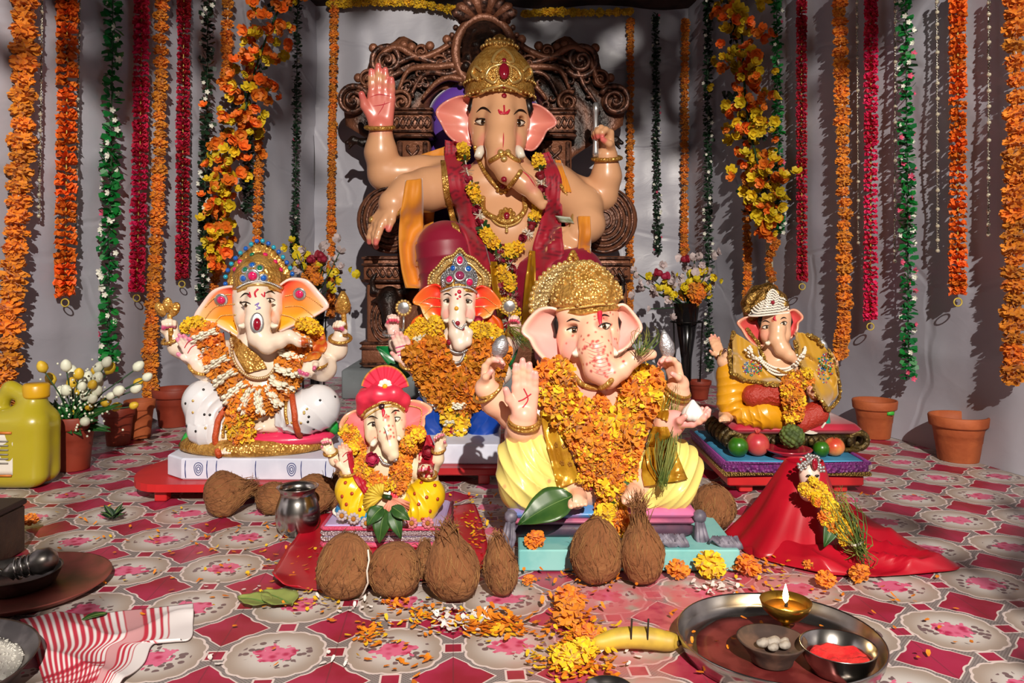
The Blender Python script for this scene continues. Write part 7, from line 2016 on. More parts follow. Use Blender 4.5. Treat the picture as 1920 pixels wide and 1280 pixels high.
# ================================================================== METAL WARE
STEEL = M('steel', 'b8b4b0', rough=.22, metal=1.0, col2='9c9894', nscale=16); STEELD = M('worn_steel', '8f8a86', rough=.35, metal=.95, col2='6a6664', nscale=20)
BRASS = M('brass', 'b08a3a', rough=.28, metal=.95, col2='8a6626', nscale=20)
KUM = M('vermilion_powder', 'c01018', rough=.95, col2='d82c28', nscale=40, bump=.6, bscale=120)
def ware(name, label, cat, prof, c, mat, n=44):
    t = thing(name, label, cat, c); MB().lathe(prof, c, n).build('body', mat, t); return t
# lota
q = G(548, 1012); q.y += .05
ware('steel_pot', 'polished steel water pot with flared rim beside the red satin', 'pot', [(.030, 0), (.040, .002), (.052, .022), (.0555, .045), (.053, .068), (.047, .086), (.0425, .098), (.0435, .107), (.050, .116), (.052, .118), (.050, .119), (.042, .109), (.040, .100), (.045, .085), (.050, .066), (.052, .045), (.045, .015), (.001, .012)], q, STEEL)
# ritual tray and what stands in it
tc_ = V((P(1460, 0, 1.385).x, 1.385, 0)); R_ = .174
tray = ware('ritual_tray', 'round steel ritual tray with rim at the front of the floor', 'tray', [(R_ - .018, 0), (R_ - .012, .001), (R_ - .004, .018), (R_, .034), (R_ - .0015, .036), (R_ - .004, .034), (R_ - .009, .016), (R_ - .018, .005), (R_ - .03, .0035), (.001, .0035)], tc_, STEEL, 72)
m = MB()
g = [[V((tc_.x + rr * math.cos(a), tc_.y + rr * math.sin(a), .0042)) for rr in np.linspace(.004, R_ - .034 - .02 * noise.noise(V((math.cos(a) * 2, math.sin(a) * 2, 4))), 8)] for a in np.linspace(0, 2 * PI, 60)]
if (g[1][4] - g[0][4]).cross(g[0][5] - g[0][4]).z < 0: g = g[::-1]
MB().sheet(g, .0005).build('powder_stain', M('oily_powder_stain', '6a2424', rough=.35, metal=.3, col2='8a3a38', nscale=22), tray)
b = P(1473, 0, 1.435); b.z = .0045
lamp = thing('oil_lamp', 'brass oil lamp on a stem burning in the ritual tray', 'lamp', b)
MB().lathe([(.024, 0), (.025, .003), (.018, .008), (.009, .016), (.007, .024), (.010, .030), (.026, .038), (.040, .052), (.0455, .067), (.044, .068), (.038, .054), (.025, .043), (.001, .041)], b, 40).build('body', BRASS, lamp)
MB().lathe([(.034, .052), (.036, .056), (.001, .0565)], b, 30).build('oil', M('lamp_oil', 'a8651a', rough=.05, coat=.8), lamp)
MB().tube([b + V((.0, 0, .054)), b + V((.001, -.002, .062)), b + V((-.001, -.003, .070))], .0028, 6).build('wick', M('wick', '2a2018', rough=.9), lamp)
MB().lathe([(.001, -.004), (.0045, .002), (.0055, .009), (.0035, .019), (.0005, .030)], b + V((-.001, -.003, .068)), 14).build('flame', M('flame', (1.0, .72, .32), emit=14), lamp)
fl_ = bpy.data.lights.new('lamp_flame_light', 'POINT'); fl_.energy = .35; fl_.color = (1, .7, .35); fl_.shadow_soft_size = .006
flo = bpy.data.objects.new('lamp_flame_light', fl_); C.objects.link(flo); flo.location = b + V((0, -.003, .105))
b = P(1447, 0, 1.345); b.z = .0045
cb_ = ware('clay_bowl', 'dark clay incense bowl standing in the ritual tray', 'bowl', [(.028, 0), (.034, .004), (.036, .012), (.046, .026), (.056, .038), (.0575, .041), (.054, .041), (.048, .031), (.03, .022), (.001, .020)], b, M('sooty_clay', '5a4034', rough=.8, col2='3a2a24', nscale=30))
for k, (dx, dy, r_) in enumerate(((-.014, .004, .011), (.004, .008, .013), (.02, -.004, .010), (-.002, -.012, .009), (.024, .010, .008))):
    S = Sdf(); c_ = b + V((dx, dy, .031)); S.ell(c_, (r_, r_ * .8, r_ * .6)); S.ell(c_ + V((r_ * .5, r_ * .3, .002)), (r_ * .6, r_ * .6, r_ * .5), .004)
    v, q = S.mesh(.0016); o = quads_obj('resin_lump', v, q, M('grey_resin', 'a39a90', rough=.8, col2='7a7068', nscale=60), None); props(o, 'grey lump of incense resin in the dark clay bowl', 'stone', 'incense lumps in the clay bowl')
b = P(1572, 0, 1.315); b.z = .0045
ware('powder_bowl', 'small steel bowl of red powder in the ritual tray', 'bowl', [(.036, 0), (.044, .003), (.055, .022), (.060, .042), (.061, .044), (.0585, .043), (.052, .022), (.042, .008), (.001, .006)], b, STEEL)
g = [[b + V((rr * math.cos(a), rr * math.sin(a), .022 + .006 * noise.noise(V((rr * 60 * math.cos(a), rr * 60 * math.sin(a), 1))) + .006 * math.cos(a - .5) * rr / .05)) for rr in np.linspace(.001, .047, 14)] for a in np.linspace(0, 2 * PI, 48)]
if (g[1][7] - g[0][7]).cross(g[0][8] - g[0][7]).z < 0: g = g[::-1]
o = MB().sheet(g, .004).build('vermilion_powder', KUM, kind='stuff'); props(o, 'bright red vermilion powder heaped in the small steel bowl', 'powder')
# copper plate with steel dish and bell at the far side
pc = G(48, 1100); pc = V((pc.x, 1.66, 0))
plate = ware('copper_plate', 'copper plate stained with red powder under the steel dish', 'plate', [(.11, 0), (.15, .004), (.168, .016), (.170, .019), (.166, .019), (.150, .009), (.001, .007)], pc, M('stained_copper', '6a4634', rough=.5, metal=.5, col2='9a5248', nscale=9), 60)
db = pc + V((-.012, .0, .0085))
ware('steel_dish', 'shallow steel dish on the stained copper plate', 'bowl', [(.066, 0), (.074, .003), (.084, .024), (.086, .032), (.0875, .033), (.083, .031), (.078, .020), (.066, .007), (.001, .006)], db, STEELD)
bt_ = thing('hand_bell', 'ribbed steel bell handle lying in the shallow dish on the copper plate', 'bell', db)
ax0, ax1 = db + V((-.02, -.01, .03)), db + V((.105, .02, .062)); dr = (ax1 - ax0).normalized(); R3 = dr.to_track_quat('Z', 'Y').to_matrix()
MB().lathe([(.006, 0), (.013, .012), (.016, .02), (.013, .027), (.0175, .033), (.020, .042), (.017, .050), (.021, .056), (.027, .072), (.024, .092), (.014, .103), (.001, .107)], ax0, 26, axis=R3).build('handle', STEELD, bt_)
for k in range(3): MB().tube([ax0 + R3 @ V((.0215 * math.cos(a), .0215 * math.sin(a), .030 + k * .013)) for a in [2 * PI * i / 24 for i in range(24)]], .0025, 6, closed=True).build('rib', STEEL, bt_)
sp = MB().tube([db + V((-.08, -.03, .045)), db + V((-.03, -.01, .038)), db + V((.0, .0, .016))], [.003, .003, .006], 8).build('small_spoon', STEEL); props(sp, 'thin steel spoon resting in the shallow dish on the copper plate', 'spoon')
# iron bound wooden box
bx = thing('wooden_box', 'dark wooden box with an iron ring on its lid at the frame edge', 'box', (P(0, 0, 1.8).x, 1.77, 0))
xr = P(48, 0, 1.89).x
WD = M('dark_wood', '2a1c14', rough=.6, col2='3a281c', nscale=12, bump=.3, bscale=40)
MB().box((xr - .12, 1.77, .055), (.24, .24, .11), bev=.004).build('box_body', WD, bx, smooth=False); MB().box((xr - .12, 1.77, .1175), (.246, .246, .014), bev=.003).build('lid', M('dark_wood_lid', '1e1410', rough=.5), bx, smooth=False)
MB().tube([V((xr - .10 + .07 * math.cos(a), 1.78 + .06 * math.sin(a), .131)) for a in [2 * PI * i / 24 for i in range(24)]], .006, 8, closed=True).build('iron_ring', M('iron', '1a1816', rough=.4, metal=.8), bx)
# rice pan
rc = V((-.945, 1.25, 0))
ware('rice_pan', 'wide steel pan of uncooked rice at the frame corner', 'pan', [(.13, 0), (.145, .003), (.168, .03), (.178, .042), (.180, .044), (.176, .043), (.162, .029), (.14, .008), (.001, .007)], rc, STEELD, 60)
m = MB(); 
g = [[rc + V((rr * math.cos(a), rr * math.sin(a), .024 + .02 * (1 - rr / .155) + .002 * noise.noise(V((rr * 80, a * 6, 2))))) for rr in np.linspace(.001, .155, 10)] for a in np.linspace(0, 2 * PI, 40)]
if (g[1][5] - g[0][5]).cross(g[0][6] - g[0][5]).z < 0: g = g[::-1]
m.sheet(g, .004)
for k in range(1500):
    a = random.uniform(0, 2 * PI); rr = .155 * random.random() ** .5; m.ell(rc + V((rr * math.cos(a), rr * math.sin(a), .0245 + .02 * (1 - rr / .155))), (.0012, .0012, .0036), 4, 3, Matrix.Rotation(random.uniform(0, 6), 3, 'Z') @ Matrix.Rotation(random.uniform(.9, 1.6), 3, 'X'))
o = m.build('rice', M('rice', 'd9d6ce', rough=.6), kind='stuff'); props(o, 'heap of white uncooked rice in the wide steel pan', 'rice')
b = V((P(1140, 0, 1.235).x, 1.225, 0)); ware('steel_cup', 'rim of a small steel cup at the bottom edge of the floor', 'cup', [(.02, 0), (.026, .002), (.035, .02), (.038, .026), (.0365, .026), (.033, .018), (.001, .005)], b, STEEL)

# ================================================================== FRUIT
def fruit(name, label, px, py, rpx, d, mat, z0, sq=1.0, stem=None, bumps=0, crown=False):
    r_ = rpx * d / F; c_ = P(px, py, d); c_.z = z0 + r_ * sq
    t = thing(name, label, 'fruit', (c_.x, c_.y, z0)); S = Sdf(); S.ell(c_, (r_, r_, r_ * sq)); S.ell(c_ + V((0, 0, r_ * sq * 1.02)), (r_ * .25, r_ * .25, r_ * .12), r_ * .2, sub=True)
    if bumps:
        S = Sdf(); S.ell(c_, (r_ * .86, r_ * .86, r_ * sq * .88))
        for i in range(bumps):
            z = 1 - 2 * (i + .5) / bumps; a = i * 2.39996; rr = math.sqrt(1 - z * z); S.ell(c_ + V((rr * math.cos(a) * r_ * .84, rr * math.sin(a) * r_ * .84, z * r_ * sq * .86)), (r_ * .2, r_ * .2, r_ * .2), r_ * .05)
    v, q = S.mesh(r_ / 16); quads_obj('flesh', v, q, mat, t)
    if crown:
        for k in range(5): a = k * 1.257; MB().tube([c_ + V((0, 0, r_ * .92)), c_ + V((r_ * .16 * math.cos(a), r_ * .16 * math.sin(a), r_ * 1.12)), c_ + V((r_ * .26 * math.cos(a), r_ * .26 * math.sin(a), r_ * 1.25))], [r_ * .12, r_ * .1, r_ * .03], 6).build('calyx', mat, t)
    else: MB().tube([c_ + V((0, 0, r_ * sq * .86)), c_ + V((.002, 0, r_ * sq * 1.08))], r_ * .06, 6).build('stem', M('fruit_stem', '4a3a1a', rough=.8), t)
zt3 = zr
LIME = M('lime_skin', '2f6a12', rough=.3, col2='25560e', nscale=20, coat=.3)
fruit('lime', 'green lime beside the pomegranate on the trimmed board', 1384, 843, 19, 2.41, LIME, zt3)
fruit('pomegranate', 'red pomegranate between the green lime and the custard apple', 1420, 838, 22, 2.42, M('pomegranate_skin', 'b8323c', rough=.35, col2='c8584a', nscale=12), zt3, crown=True)
fruit('lime', 'green lime tucked behind the red satin drape and beside the apple', 1540, 851, 15, 2.41, LIME, zt3)
fruit('apple', 'mottled red apple at the end of the trimmed board', 1564, 844, 19, 2.42, M('apple_skin', 'c2402c', rough=.3, col2='d88a4a', nscale=14, coat=.2), zt3, .92)
pc2 = P(1478, 0, 2.40); pc2.z = zt3
ware('red_dish', 'small round red dish stand under the custard apple', 'dish', [(.045, 0), (.05, .004), (.04, .012), (.066, .022), (.07, .028), (.066, .029), (.05, .024), (.001, .023)], pc2, M('red_enamel', 'a01830', rough=.25, coat=.4))
fruit('custard_apple', 'knobbly green custard apple on the small red dish', 1485, 818, 23, 2.40, M('custard_apple_skin', '56682c', rough=.7, col2='3a4a1e', nscale=40), zt3 + .029, .95, bumps=70)
# banana with incense sticks
bn = thing('banana', 'ripe banana with two burnt incense stubs stuck in it on the floor', 'fruit', G(1190, 1225))
c_ = catmull([(1112, 1222), (1130, 1205), (1160, 1196), (1200, 1195), (1240, 1200), (1264, 1212), (1272, 1222)], 24); R0 = .0185
pts = [P(p[0], p[1], 1.385 + .01 * math.sin(i / 23 * PI)) for i, p in enumerate(c_)]
for p in pts: p.z = max(p.z, .0185)
m = MB(); rr = [R0 * max(.16, math.sin(PI * (i + .7) / 24.6) ** .45) for i in range(24)]; m.tube(pts, rr, 7); m.build('peel', M('banana_peel', 'c8a83c', rough=.5, col2='a88a34', nscale=16), bn)
m = MB().tube([pts[-2], pts[-1] + V((.004, 0, .001))], [.006, .004], 7).build('stalk_end', M('banana_tip', '4a3a1c', rough=.8), bn)
for x_ in (1183, 1214):
    MB().tube([P(x_, 1200, 1.38), P(x_ + 1, 1178, 1.378), P(x_ + 2, 1160, 1.376)], .0018, 5).build('incense_stub', M('burnt_stick', '2a1a14', rough=.9), bn)

# ================================================================== TOWEL
def stripe(u, v, b):
    # woven red and white stripes across, plain white end
    W0, RD = lin('d6cfd0'), lin('b0253a')
    if u > .86: return W0
    if .60 < u < .70: return tuple(np.array(RD) * .6 + np.array(W0) * .4)
    if u > .70: return RD if int((u - .70) * 40) % 2 == 0 else W0
    s1 = int(u * 44) % 2 == 0; s2 = v > .72 and int(v * 44) % 2 == 0
    if v > .9 and u > .2: return W0
    if s1 and s2: return lin('8a1428')
    return RD if (s1 or s2) else W0
floor_cloth('striped_towel', 'red and white striped cotton towel crumpled on the floor', [(38, 1172), (52, 1200), (66, 1240), (80, 1278), (90, 1310)], [(362, 1134), (362, 1170), (354, 1204), (290, 1212), (268, 1250), (215, 1300)], nu=110, nv=60, amp=.018, seed=9, mat=M('towel_cotton', vcol=True, rough=.9), cat='towel', colf=stripe, th=.003)

# ================================================================== OIL CAN
cn = thing('oil_can', 'yellow plastic oil can with a cast handle beside the clay pots', 'can', (P(42, 0, 2.46).x, 2.46, 0))
cx_, cy_ = P(42, 0, 2.46).x, 2.46; k_ = 2.46 / F
S = Sdf()
for dx in (-1, -.5, 0, .5, 1):
    for dy in (-1, 1): S.cone((cx_ + dx * 34 * k_, cy_ + dy * .03, 26 * k_), (cx_ + dx * 34 * k_, cy_ + dy * .03, 118 * k_), 24 * k_, 24 * k_, .02)
S.ell((cx_, cy_, 72 * k_), (52 * k_, .06, 64 * k_), .03)
S.cone((cx_ + 14 * k_, cy_, 120 * k_), (cx_ + 24 * k_, cy_, 164 * k_), 40 * k_, 21 * k_, .03)
S.chain([((cx_ - 40 * k_, cy_, 110 * k_), 19 * k_), ((cx_ - 44 * k_, cy_, 150 * k_), 14 * k_), ((cx_ - 22 * k_, cy_, 180 * k_), 13 * k_), ((cx_ + 4 * k_, cy_, 168 * k_), 16 * k_)], .015)
v, q = S.mesh(.004); quads_obj('can_body', v, q, M('yellow_plastic', 'a89a22', rough=.3, sss=.15, coat=.2), cn)
MB().lathe([(22 * k_, 164 * k_), (23 * k_, 168 * k_), (23 * k_, 186 * k_), (20 * k_, 190 * k_), (.001, 190 * k_)], (cx_ + 26 * k_, cy_, 0), 30).build('cap', M('yellow_cap', 'c99a10', rough=.35), cn)
g = [[V((cx_ + (-32 + 42 * i / 9) * k_, cy_ - .0745, (30 + 76 * j / 9) * k_)) for j in range(10)] for i in range(10)]
if (g[1][5] - g[0][5]).cross(g[0][6] - g[0][5]).y > 0: g = g[::-1]
lb = MB().sheet(g, .001).build('label', M('label_paper', 'd8d4c8', rough=.5), cn)
for z0_, z1_ in ((28, 31), (105, 109)): MB().box((cx_ - 4 * k_, cy_ - .078, (z0_ + z1_) / 2 * k_), (26 * k_, .004, (z1_ - z0_) * k_)).build('label_band', M('label_orange', 'c9742a', rough=.5), lb)
for k in range(6): MB().box((cx_ - 6 * k_, cy_ - .0785, (52 + k * 8) * k_), (18 * k_, .002, 2.2 * k_)).build('label_text_line', M('label_grey', '8a8880', rough=.6), lb)

# ================================================================== CLAY POTS, TULIPS, VASES
def pot(label, px, py, wpx, hpx, mat, sticker=False, d=None, soil=False, name='clay_pot'):
    d = d or H * F / (py - HY); k_ = d / F; r_ = wpx / 2 * k_; h = hpx * k_; y = d + r_ * .35; c_ = P(px, 0, y); c_.z = 0; r_ *= y / d; h *= y / d
    t = thing(name, label, 'pot', c_)
    MB().lathe([(r_ * .66, 0), (r_ * .68, .002), (r_ * .76, h * .4), (r_ * .78, h * .42), (r_ * .84, h * .76), (r_ * .95, h * .77), (r_ * .97, h * .80), (r_, h * .97), (r_ * .98, h), (r_ * .92, h), (r_ * .88, h * .8), (r_ * .7, h * .25), (.001, h * .22)], c_, 36).build('pot_body', mat, t)
    if soil: MB().lathe([(r_ * .84, h * .72), (r_ * .85, h * .78), (.001, h * .82)], c_, 24).build('soil', M('soil', '1c140e', rough=1), t)
    if sticker: MB().box(c_ + V((r_ * .35, -r_ * .84, h * .72)), (.026, .004, .014)).build('price_sticker', M('green_sticker', '3fae3a', rough=.5), t)
    return t, c_, h, r_
TC = M('terracotta', '9a4a24', rough=.7, col2='a8562c', nscale=12, bump=.15, bscale=50); TCR = M('terracotta_red', '7a2a18', rough=.55, col2='8a3420', nscale=12)
pot('terracotta clay pot with a green sticker under the pink frilled garland', 1640, 822, 80, 70, TC, True); pot('big empty terracotta clay pot under the orange frilled garland', 1797, 866, 104, 84, TC)
_, p1, h1, r1 = pot('dark red clay pot holding the tulip arrangement beside the oil can', 137, 882, 84, 100, TCR, soil=True)
pot('terracotta clay pot at the foot of the slim orange garland', 262, 822, 56, 70, TC, soil=True); pot('dark red clay pot behind the pearl white statue\'s knee', 326, 800, 78, 70, TCR); pot('dark shaded clay pot behind the tulip arrangement', 222, 835, 60, 70, TCR)
pot('small dark red clay pot at the foot of the black flower vase', 1312, 742, 44, 34, TCR, d=4.05)
ta = thing('tulip_arrangement', 'artificial yellow and white tulip arrangement in the dark red clay pot', 'flowers', p1 + V((0, 0, h1 * .8)))
TY, TW = M('tulip_yellow', 'd8b83a', rough=.5, col2='c8a024', nscale=40), M('tulip_white', 'd8dcc8', rough=.5)
root = p1 + V((0, 0, h1 * .8)); dd = p1.y
for i in range(44):
    px, py = random.gauss(168, 38), random.gauss(738, 28); px = min(max(px, 85), 250); py = min(max(py, 676), 800)
    if i == 0: px, py = 268, 712
    tip = P(px, py, dd + random.uniform(-.1, .06)); r_ = random.uniform(.013, .018); dr = (tip - root).normalized()
    MB().tube([root, root * .5 + tip * .5 + V((0, 0, .02)), tip], .0022, 5).build('stem', M('stem_green'), ta)
    hd = MB().lathe([(.003, 0), (r_ * .9, r_ * .7), (r_, r_ * 1.3), (r_ * .8, r_ * 2), (r_ * .35, r_ * 2.5), (.0005, r_ * 2.6)], tip, 10, axis=dr.to_track_quat('Z', 'Y').to_matrix()).build('tulip_head', TY if random.random() < .42 else TW, ta)
for i in range(40):
    a = random.uniform(0, 2 * PI); tip = root + V((random.gauss(.03, .07), random.uniform(-.1, .03), random.uniform(-.02, .1))); leaf3('leaf', '', root, tip, random.uniform(.012, .02), (random.uniform(-.4, .4), -1, .6), M('tulip_leaf', '1d5a24', rough=.4, col2='123c1a', nscale=20), parent=ta, bend=.015)
m = MB()
for i in range(120): m.ell(P(random.gauss(150, 34), random.gauss(750, 26), dd - .06 + random.uniform(-.05, .05)), .004, 5, 4)
m.build('baby_breath', TW, ta, kind='stuff')
def vase(label, flabel, px, ytop, ybase, d, wtop, wbot, blooms, fx_, fy_, sx, sy, n):
    k_ = d / F; c_ = P(px, 0, d); zb_ = P(0, ybase, d).z; zt_ = P(0, ytop, d).z; zb_ = max(0, zb_)
    t = thing('flower_vase', label, 'vase', (c_.x, d, zb_)); h = zt_ - zb_
    MB().lathe([(wbot * .5 * k_, .0), (wbot * .5 * k_, h * .05), (wbot * .4 * k_, h * .1), (wbot * .45 * k_, h * .4), (wtop * .5 * k_, h), (wtop * .44 * k_, h), (.001, h * .9)], (c_.x, d, zb_), 24).build('vase_body', M('black_gloss', '0c0a0c', rough=.15, coat=.5), t)
    for q in (-1, 0, 1):
        a = PI * 1.5 + q * 1.1; R_ = wtop * .6 * k_
        MB().tube([(c_.x + R_ * .8 * math.cos(a), d + R_ * .8 * math.sin(a), zb_), (c_.x + R_ * math.cos(a), d + R_ * math.sin(a), zb_ + h * .8)], .004, 6).build('stand_rod', M('iron'), t)
    MB().tube([(c_.x + wtop * .6 * k_ * math.cos(a), d + wtop * .6 * k_ * math.sin(a), zb_ + h * .8) for a in [2 * PI * i / 24 for i in range(24)]], .004, 6, closed=True).build('stand_ring', M('iron'), t)
    fl = thing('bouquet', flabel, 'flowers', (c_.x, d, zt_)); r0 = V((c_.x, d, zt_ - .02))
    for i in range(n):
        me, nm, s_, bx0, by0, bs = random.choice(blooms); x, y = random.gauss(bx0, sx * bs), random.gauss(by0, sy * bs)
        tip = P(x, y, d + random.uniform(-.09, .04)); inst(nm, random.choice(me) if isinstance(me, list) else me, tip, (random.uniform(.8, 2), random.uniform(-.6, .6), random.uniform(0, 6)), s_ * random.uniform(.8, 1.2), fl)
        if i % 5 == 0: MB().tube([r0, r0 * .5 + tip * .5, tip], .003, 4).build('stem', M('stem_green'), fl)
    return fl
blw = remat(blo, M('blossom_white', 'b8a8a8', rough=.6, rnd=.3), 'white_blossom_mesh')
yb = remat(bly, M('button_yellow', 'd8c01a', rough=.6, rnd=.3))
vase('tall black conical vase in an iron stand right of the throne', 'bouquet of white, yellow and red artificial flowers in the black vase behind the pink statue', 1287, 568, 742, 4.1, 50, 22,
     [(yb, 'yellow_flower', .024, 1250, 546, .5), (yb, 'yellow_flower', .024, 1318, 530, .45), (blw, 'white_blossom', .026, 1285, 512, 1), (blw, 'white_blossom', .026, 1230, 535, .8), (blw, 'white_blossom', .026, 1320, 505, .6), (mg, 'orange_flower', .03, 1306, 552, .25)], 1280, 525, 34, 24, 120)
f2 = bpy.data.objects[[o.name for o in bpy.data.objects if o.name.startswith('bouquet')][-1]]
for x, y in ((1236, 512), (1246, 518), (1283, 486)): inst('rose', ros, P(x, y, 4.0), (1.4, 0, x), .032, f2)
vase('black conical vase in an iron stand behind the pearl white statue', 'bouquet of yellow, white and dark red artificial flowers behind the pearl statue\'s raised bud', 590, 560, 742, 4.25, 44, 22,
     [(yb, 'yellow_flower', .026, 570, 480, .7), (yb, 'yellow_flower', .026, 610, 510, .8), (blw, 'white_blossom', .028, 575, 500, .9), (blw, 'white_blossom', .028, 610, 480, .8), (mg, 'orange_flower', .03, 585, 514, .3)], 590, 495, 24, 22, 80)
f2 = bpy.data.objects[[o.name for o in bpy.data.objects if o.name.startswith('bouquet')][-1]]
for x, y in ((581, 487), (601, 478), (607, 486)): inst('rose', ros, P(x, y, 4.14), (1.4, 0, x), .034, f2)

# ================================================================== LOOSE FLOWERS AND PETALS
for px, py, r_, me, lab in ((1003, 1018, 21, mg[0], 'orange marigold head resting on the turquoise block\'s edge'), (1332, 1068, 30, mgy[1], 'large yellow marigold head on the floor before the turquoise block'), (1271, 1074, 22, mg[1], 'orange marigold head on the floor beside the long tufted coconut'),
                            (1402, 1066, 24, mg[2], 'orange marigold head at the corner of the turquoise block'), (1612, 1080, 20, mg[0], 'orange marigold head on the red satin train\'s front edge'), (1548, 1092, 20, mg[1], 'broken orange marigold head on the floor before the red satin train'), (1516, 1062, 12, mg[2], 'small orange marigold head on the red satin train'),
                            (57, 978, 14, mg[2], 'orange marigold head beside the dark wooden box'), (1068, 1132, 30, mg[0], 'orange marigold head topmost of the pile behind the banana'), (1066, 1158, 30, mg[1], 'orange marigold head lower in the pile behind the banana'), (1100, 1200, 26, mg[2], 'orange marigold head touching the end of the banana'),
                            (1096, 1222, 26, mgy[0], 'crushed yellow marigold head before the banana\'s end'), (1062, 1242, 28, mgy[2], 'yellow marigold head nearest the bottom edge'), (990, 1090, 12, mg[0], 'small orange marigold head beside the slim leaning coconut'), (1028, 1040, 12, mg[1], 'orange marigold bit beneath the turquoise block edge')):
    z = 0.047 if py < 1030 and 900 < px < 1300 else .004
    q = G(px, py + r_ * .4, z); s_ = r_ * q.y / F; o = inst('loose_marigold', me, q + V((0, 0, s_ * .72)), (.3, .2, px), (s_, s_, s_ * .8)); props(o, lab, 'flower', 'loose marigold heads')
PO, PY, PW = M('petal_orange', 'e08410', rough=.7, rnd=0, col2='c86a0c', nscale=40), M('petal_yellow', 'dcae18', rough=.7), M('petal_white', 'd8d0cc', rough=.7)
def petals(label, spots, mat, name='loose_petals', zof=None):
    m = MB()
    for (px, py, sx, sy, n, L_) in spots:
        for i in range(n):
            x, y = random.gauss(px, sx), random.gauss(py, sy); y = max(y, 930); q = G(x, y, .003 if not zof else zof); q.z += random.uniform(.002, .012 if n > 40 else .005)
            a = random.uniform(0, 2 * PI); o_ = V((math.cos(a), math.sin(a), random.uniform(-.25, .35))).normalized(); u_ = o_.cross(V((-o_.y, o_.x, 0))).normalized()
            if u_.z < 0: u_ = -u_
            petal(m, q, o_, u_, L_ * random.uniform(.7, 1.2), L_ * random.uniform(.45, .7), curl=random.uniform(-.1, .5))
    o = m.build(name, mat, kind='stuff', smooth=False); return props(o, label, 'petals')
petals('orange marigold petals scattered over the printed floor', [(1066, 1150, 22, 26, 120, .014), (1080, 1210, 26, 24, 110, .014), (1090, 1255, 34, 12, 70, .014), (920, 1175, 34, 12, 90, .018), (990, 1180, 20, 10, 20, .013), (795, 1150, 26, 16, 40, .013), (740, 1132, 12, 8, 40, .012), (690, 1190, 12, 10, 30, .014), (770, 1245, 26, 16, 16, .014), (680, 1165, 30, 12, 12, .012), (1090, 1090, 60, 10, 50, .012), (1400, 1066, 40, 8, 70, .013), (900, 1000, 50, 40, 120, .012), (1010, 960, 60, 20, 50, .012), (1140, 1020, 60, 12, 60, .011), (450, 1010, 60, 18, 26, .012), (390, 1075, 120, 22, 30, .012), (250, 1000, 60, 20, 12, .012), (150, 960, 50, 20, 10, .013), (420, 1180, 120, 40, 8, .012), (1500, 1110, 150, 20, 20, .012), (1680, 1130, 90, 50, 12, .012), (1660, 900, 100, 16, 12, .013), (1300, 1190, 60, 30, 16, .012), (560, 1050, 24, 18, 16, .011), (1720, 1220, 60, 25, 6, .013)], PO)
petals('yellow marigold petals scattered over the printed floor', [(1090, 1215, 30, 26, 90, .013), (1060, 1245, 34, 16, 90, .013), (930, 1180, 30, 10, 40, .016), (820, 1160, 40, 16, 40, .012), (540, 1115, 40, 8, 20, .012), (470, 1040, 80, 26, 20, .012), (330, 1000, 100, 30, 18, .012), (880, 980, 40, 30, 60, .012), (1440, 1085, 40, 10, 20, .012), (600, 1130, 50, 12, 26, .011), (700, 1200, 20, 14, 12, .012), (640, 945, 40, 6, 10, .01)], PY)
petals('white flower petals in a small heap on the printed floor', [(850, 1168, 26, 12, 90, .014), (1350, 1105, 26, 8, 30, .014), (700, 1135, 40, 8, 16, .011), (470, 1110, 50, 14, 14, .01), (630, 1245, 30, 10, 5, .011), (400, 1235, 12, 8, 3, .012), (1150, 1240, 40, 12, 8, .012)], PW)
# small daisies on the turbaned figure's board
DS, DC = M('daisy_petal', 'b0a4a8', rough=.7), M('daisy_centre', 'a86a1a', rough=.8)
for k, (px, py, lab) in enumerate(((641, 966, 'grey white daisy lying nearest the board corner by the yellow knee'), (663, 972, 'grey white daisy between two others on the blue seat edge'), (687, 980, 'grey white daisy nearest the green leaves on the blue seat'), (772, 980, 'pinkish daisy on the board beside the small leaf'), (802, 980, 'pinkish daisy nearest the grey corner tassel on the board'))):
    d = 1.885; c_ = P(px, py, d); t = thing('daisy', lab, 'flower', c_)
    m = MB()
    for i in range(9):
        a = 2 * PI * i / 9; m.ell(c_ + V((.0095 * math.cos(a), 0, .0095 * math.sin(a))), (.0055, .002, .0042), 7, 5, Matrix.Rotation(-a, 3, 'Y'))
    m.build('petals', DS if k < 3 else M('pink_daisy', 'c87a80', rough=.7), t, kind='stuff'); MB().ell(c_ + V((0, -.003, 0)), (.0058, .003, .0058), 10, 6).build('centre', DC, t)
t = thing('wilted_flower', 'wilted yellow flower upside down on the turbaned figure\'s lap', 'flower', turb.hit(706, 935)[0])
for k, (a0, col, cx0, cy0) in enumerate(((2.6, 'd8b83a', 718, 928), (-1.1, 'd88a70', 735, 930))):
    m = MB(); c_ = turb.hit(cx0, cy0)[0] + V((0, -.016, 0))
    for i in range(16):
        a = a0 + (i / 15 - .5) * 2.2; e = c_ + V((.045 * math.cos(a), -.004 + .004 * (i % 2), .045 * math.sin(a) - .012)); m.tube([c_, (c_ + e) / 2 + V((0, -.004, .003)), e], [.002, .0045, .003], 5, flat=.4, up=(0, -1, 0))
    m.build('petals', M('wilted_' + col, col, rough=.6), t, kind='stuff')
MB().tube([turb.hit(735, 928)[0] + V((0, -.02, 0)), turb.hit(722, 926)[0] + V((0, -.02, 0))], .006, 8).build('calyx', LEAF, t)

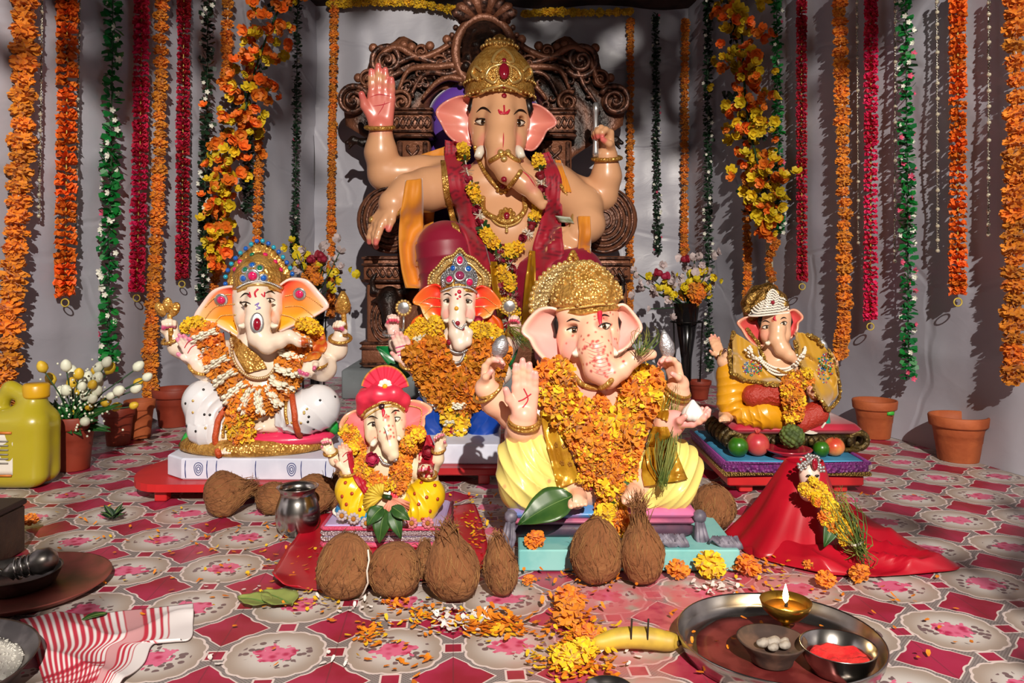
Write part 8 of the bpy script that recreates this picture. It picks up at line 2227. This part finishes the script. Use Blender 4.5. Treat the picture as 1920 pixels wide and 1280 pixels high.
# ================================================================== ADDED LEAFY BRANCHES, unseen behind the camera, placed to dapple the lamp light
random.seed(77)
tb_ = thing('added_dapple_branch', 'unseen leafy branches added behind the camera to dapple the lamp light', 'branch', (.4, -.8, 2.2))
m = MB()
for k in range(9):
    x0 = -.5 + k * .22; m.tube([V((x0, -.8, 3.05)), V((x0 + random.uniform(-.1, .1), -.78, 2.8)), V((x0 + random.uniform(-.15, .15), -.82, 2.6))], [.008, .006, .003], 6)
for x0 in (-.3, -.12, .72, .9, 1.08): m.tube([V((x0, -.8, 2.9)), V((x0 + .03, -.79, 2.3)), V((x0 - .02, -.81, 1.5))], [.008, .006, .003], 6)
m.build('twigs', M('twig', '3a2818', rough=.9), tb_, kind='stuff')
m = MB()
for i in range(2200):
    x = random.uniform(-.75, 1.45); side = x < .16 or x > .62
    z = random.uniform(2.26 if side else 2.50, 3.0)
    if .30 < x < .62 and z < 2.66: continue
    if .12 < x < .31 and 2.5 < z < 2.74: continue
    dens = noise.noise(V((x * 3.2 + .8 * z, z * 4.5, 9))) + (z - (2.50 if side else 2.63)) * 2.0
    if dens < .08: continue
    a = random.uniform(0, 6.28); o_ = V((math.cos(a), random.uniform(-.3, .3), math.sin(a))).normalized(); u_ = V((0, -1, .2)).normalized()
    petal(m, V((x, -.8 + random.uniform(-.06, .06), z)), o_, u_, random.uniform(.04, .075), random.uniform(.02, .04), curl=.2)
for i in range(700):
    x, z = (random.uniform(.66, 1.15), random.uniform(1.35, 1.86)) if i % 4 else (random.uniform(-.4, -.06), random.uniform(1.4, 1.75))
    if noise.noise(V((x * 5, z * 9, 4))) < -.02: continue
    a = random.uniform(0, 6.28); o_ = V((math.cos(a), random.uniform(-.3, .3), math.sin(a))).normalized()
    petal(m, V((x, -.8 + random.uniform(-.06, .06), z)), o_, V((0, -1, .2)).normalized(), random.uniform(.04, .075), random.uniform(.02, .04), curl=.2)
m.build('leaves', M('added_branch_leaf', '2a4a1a', rough=.6), tb_, kind='stuff')
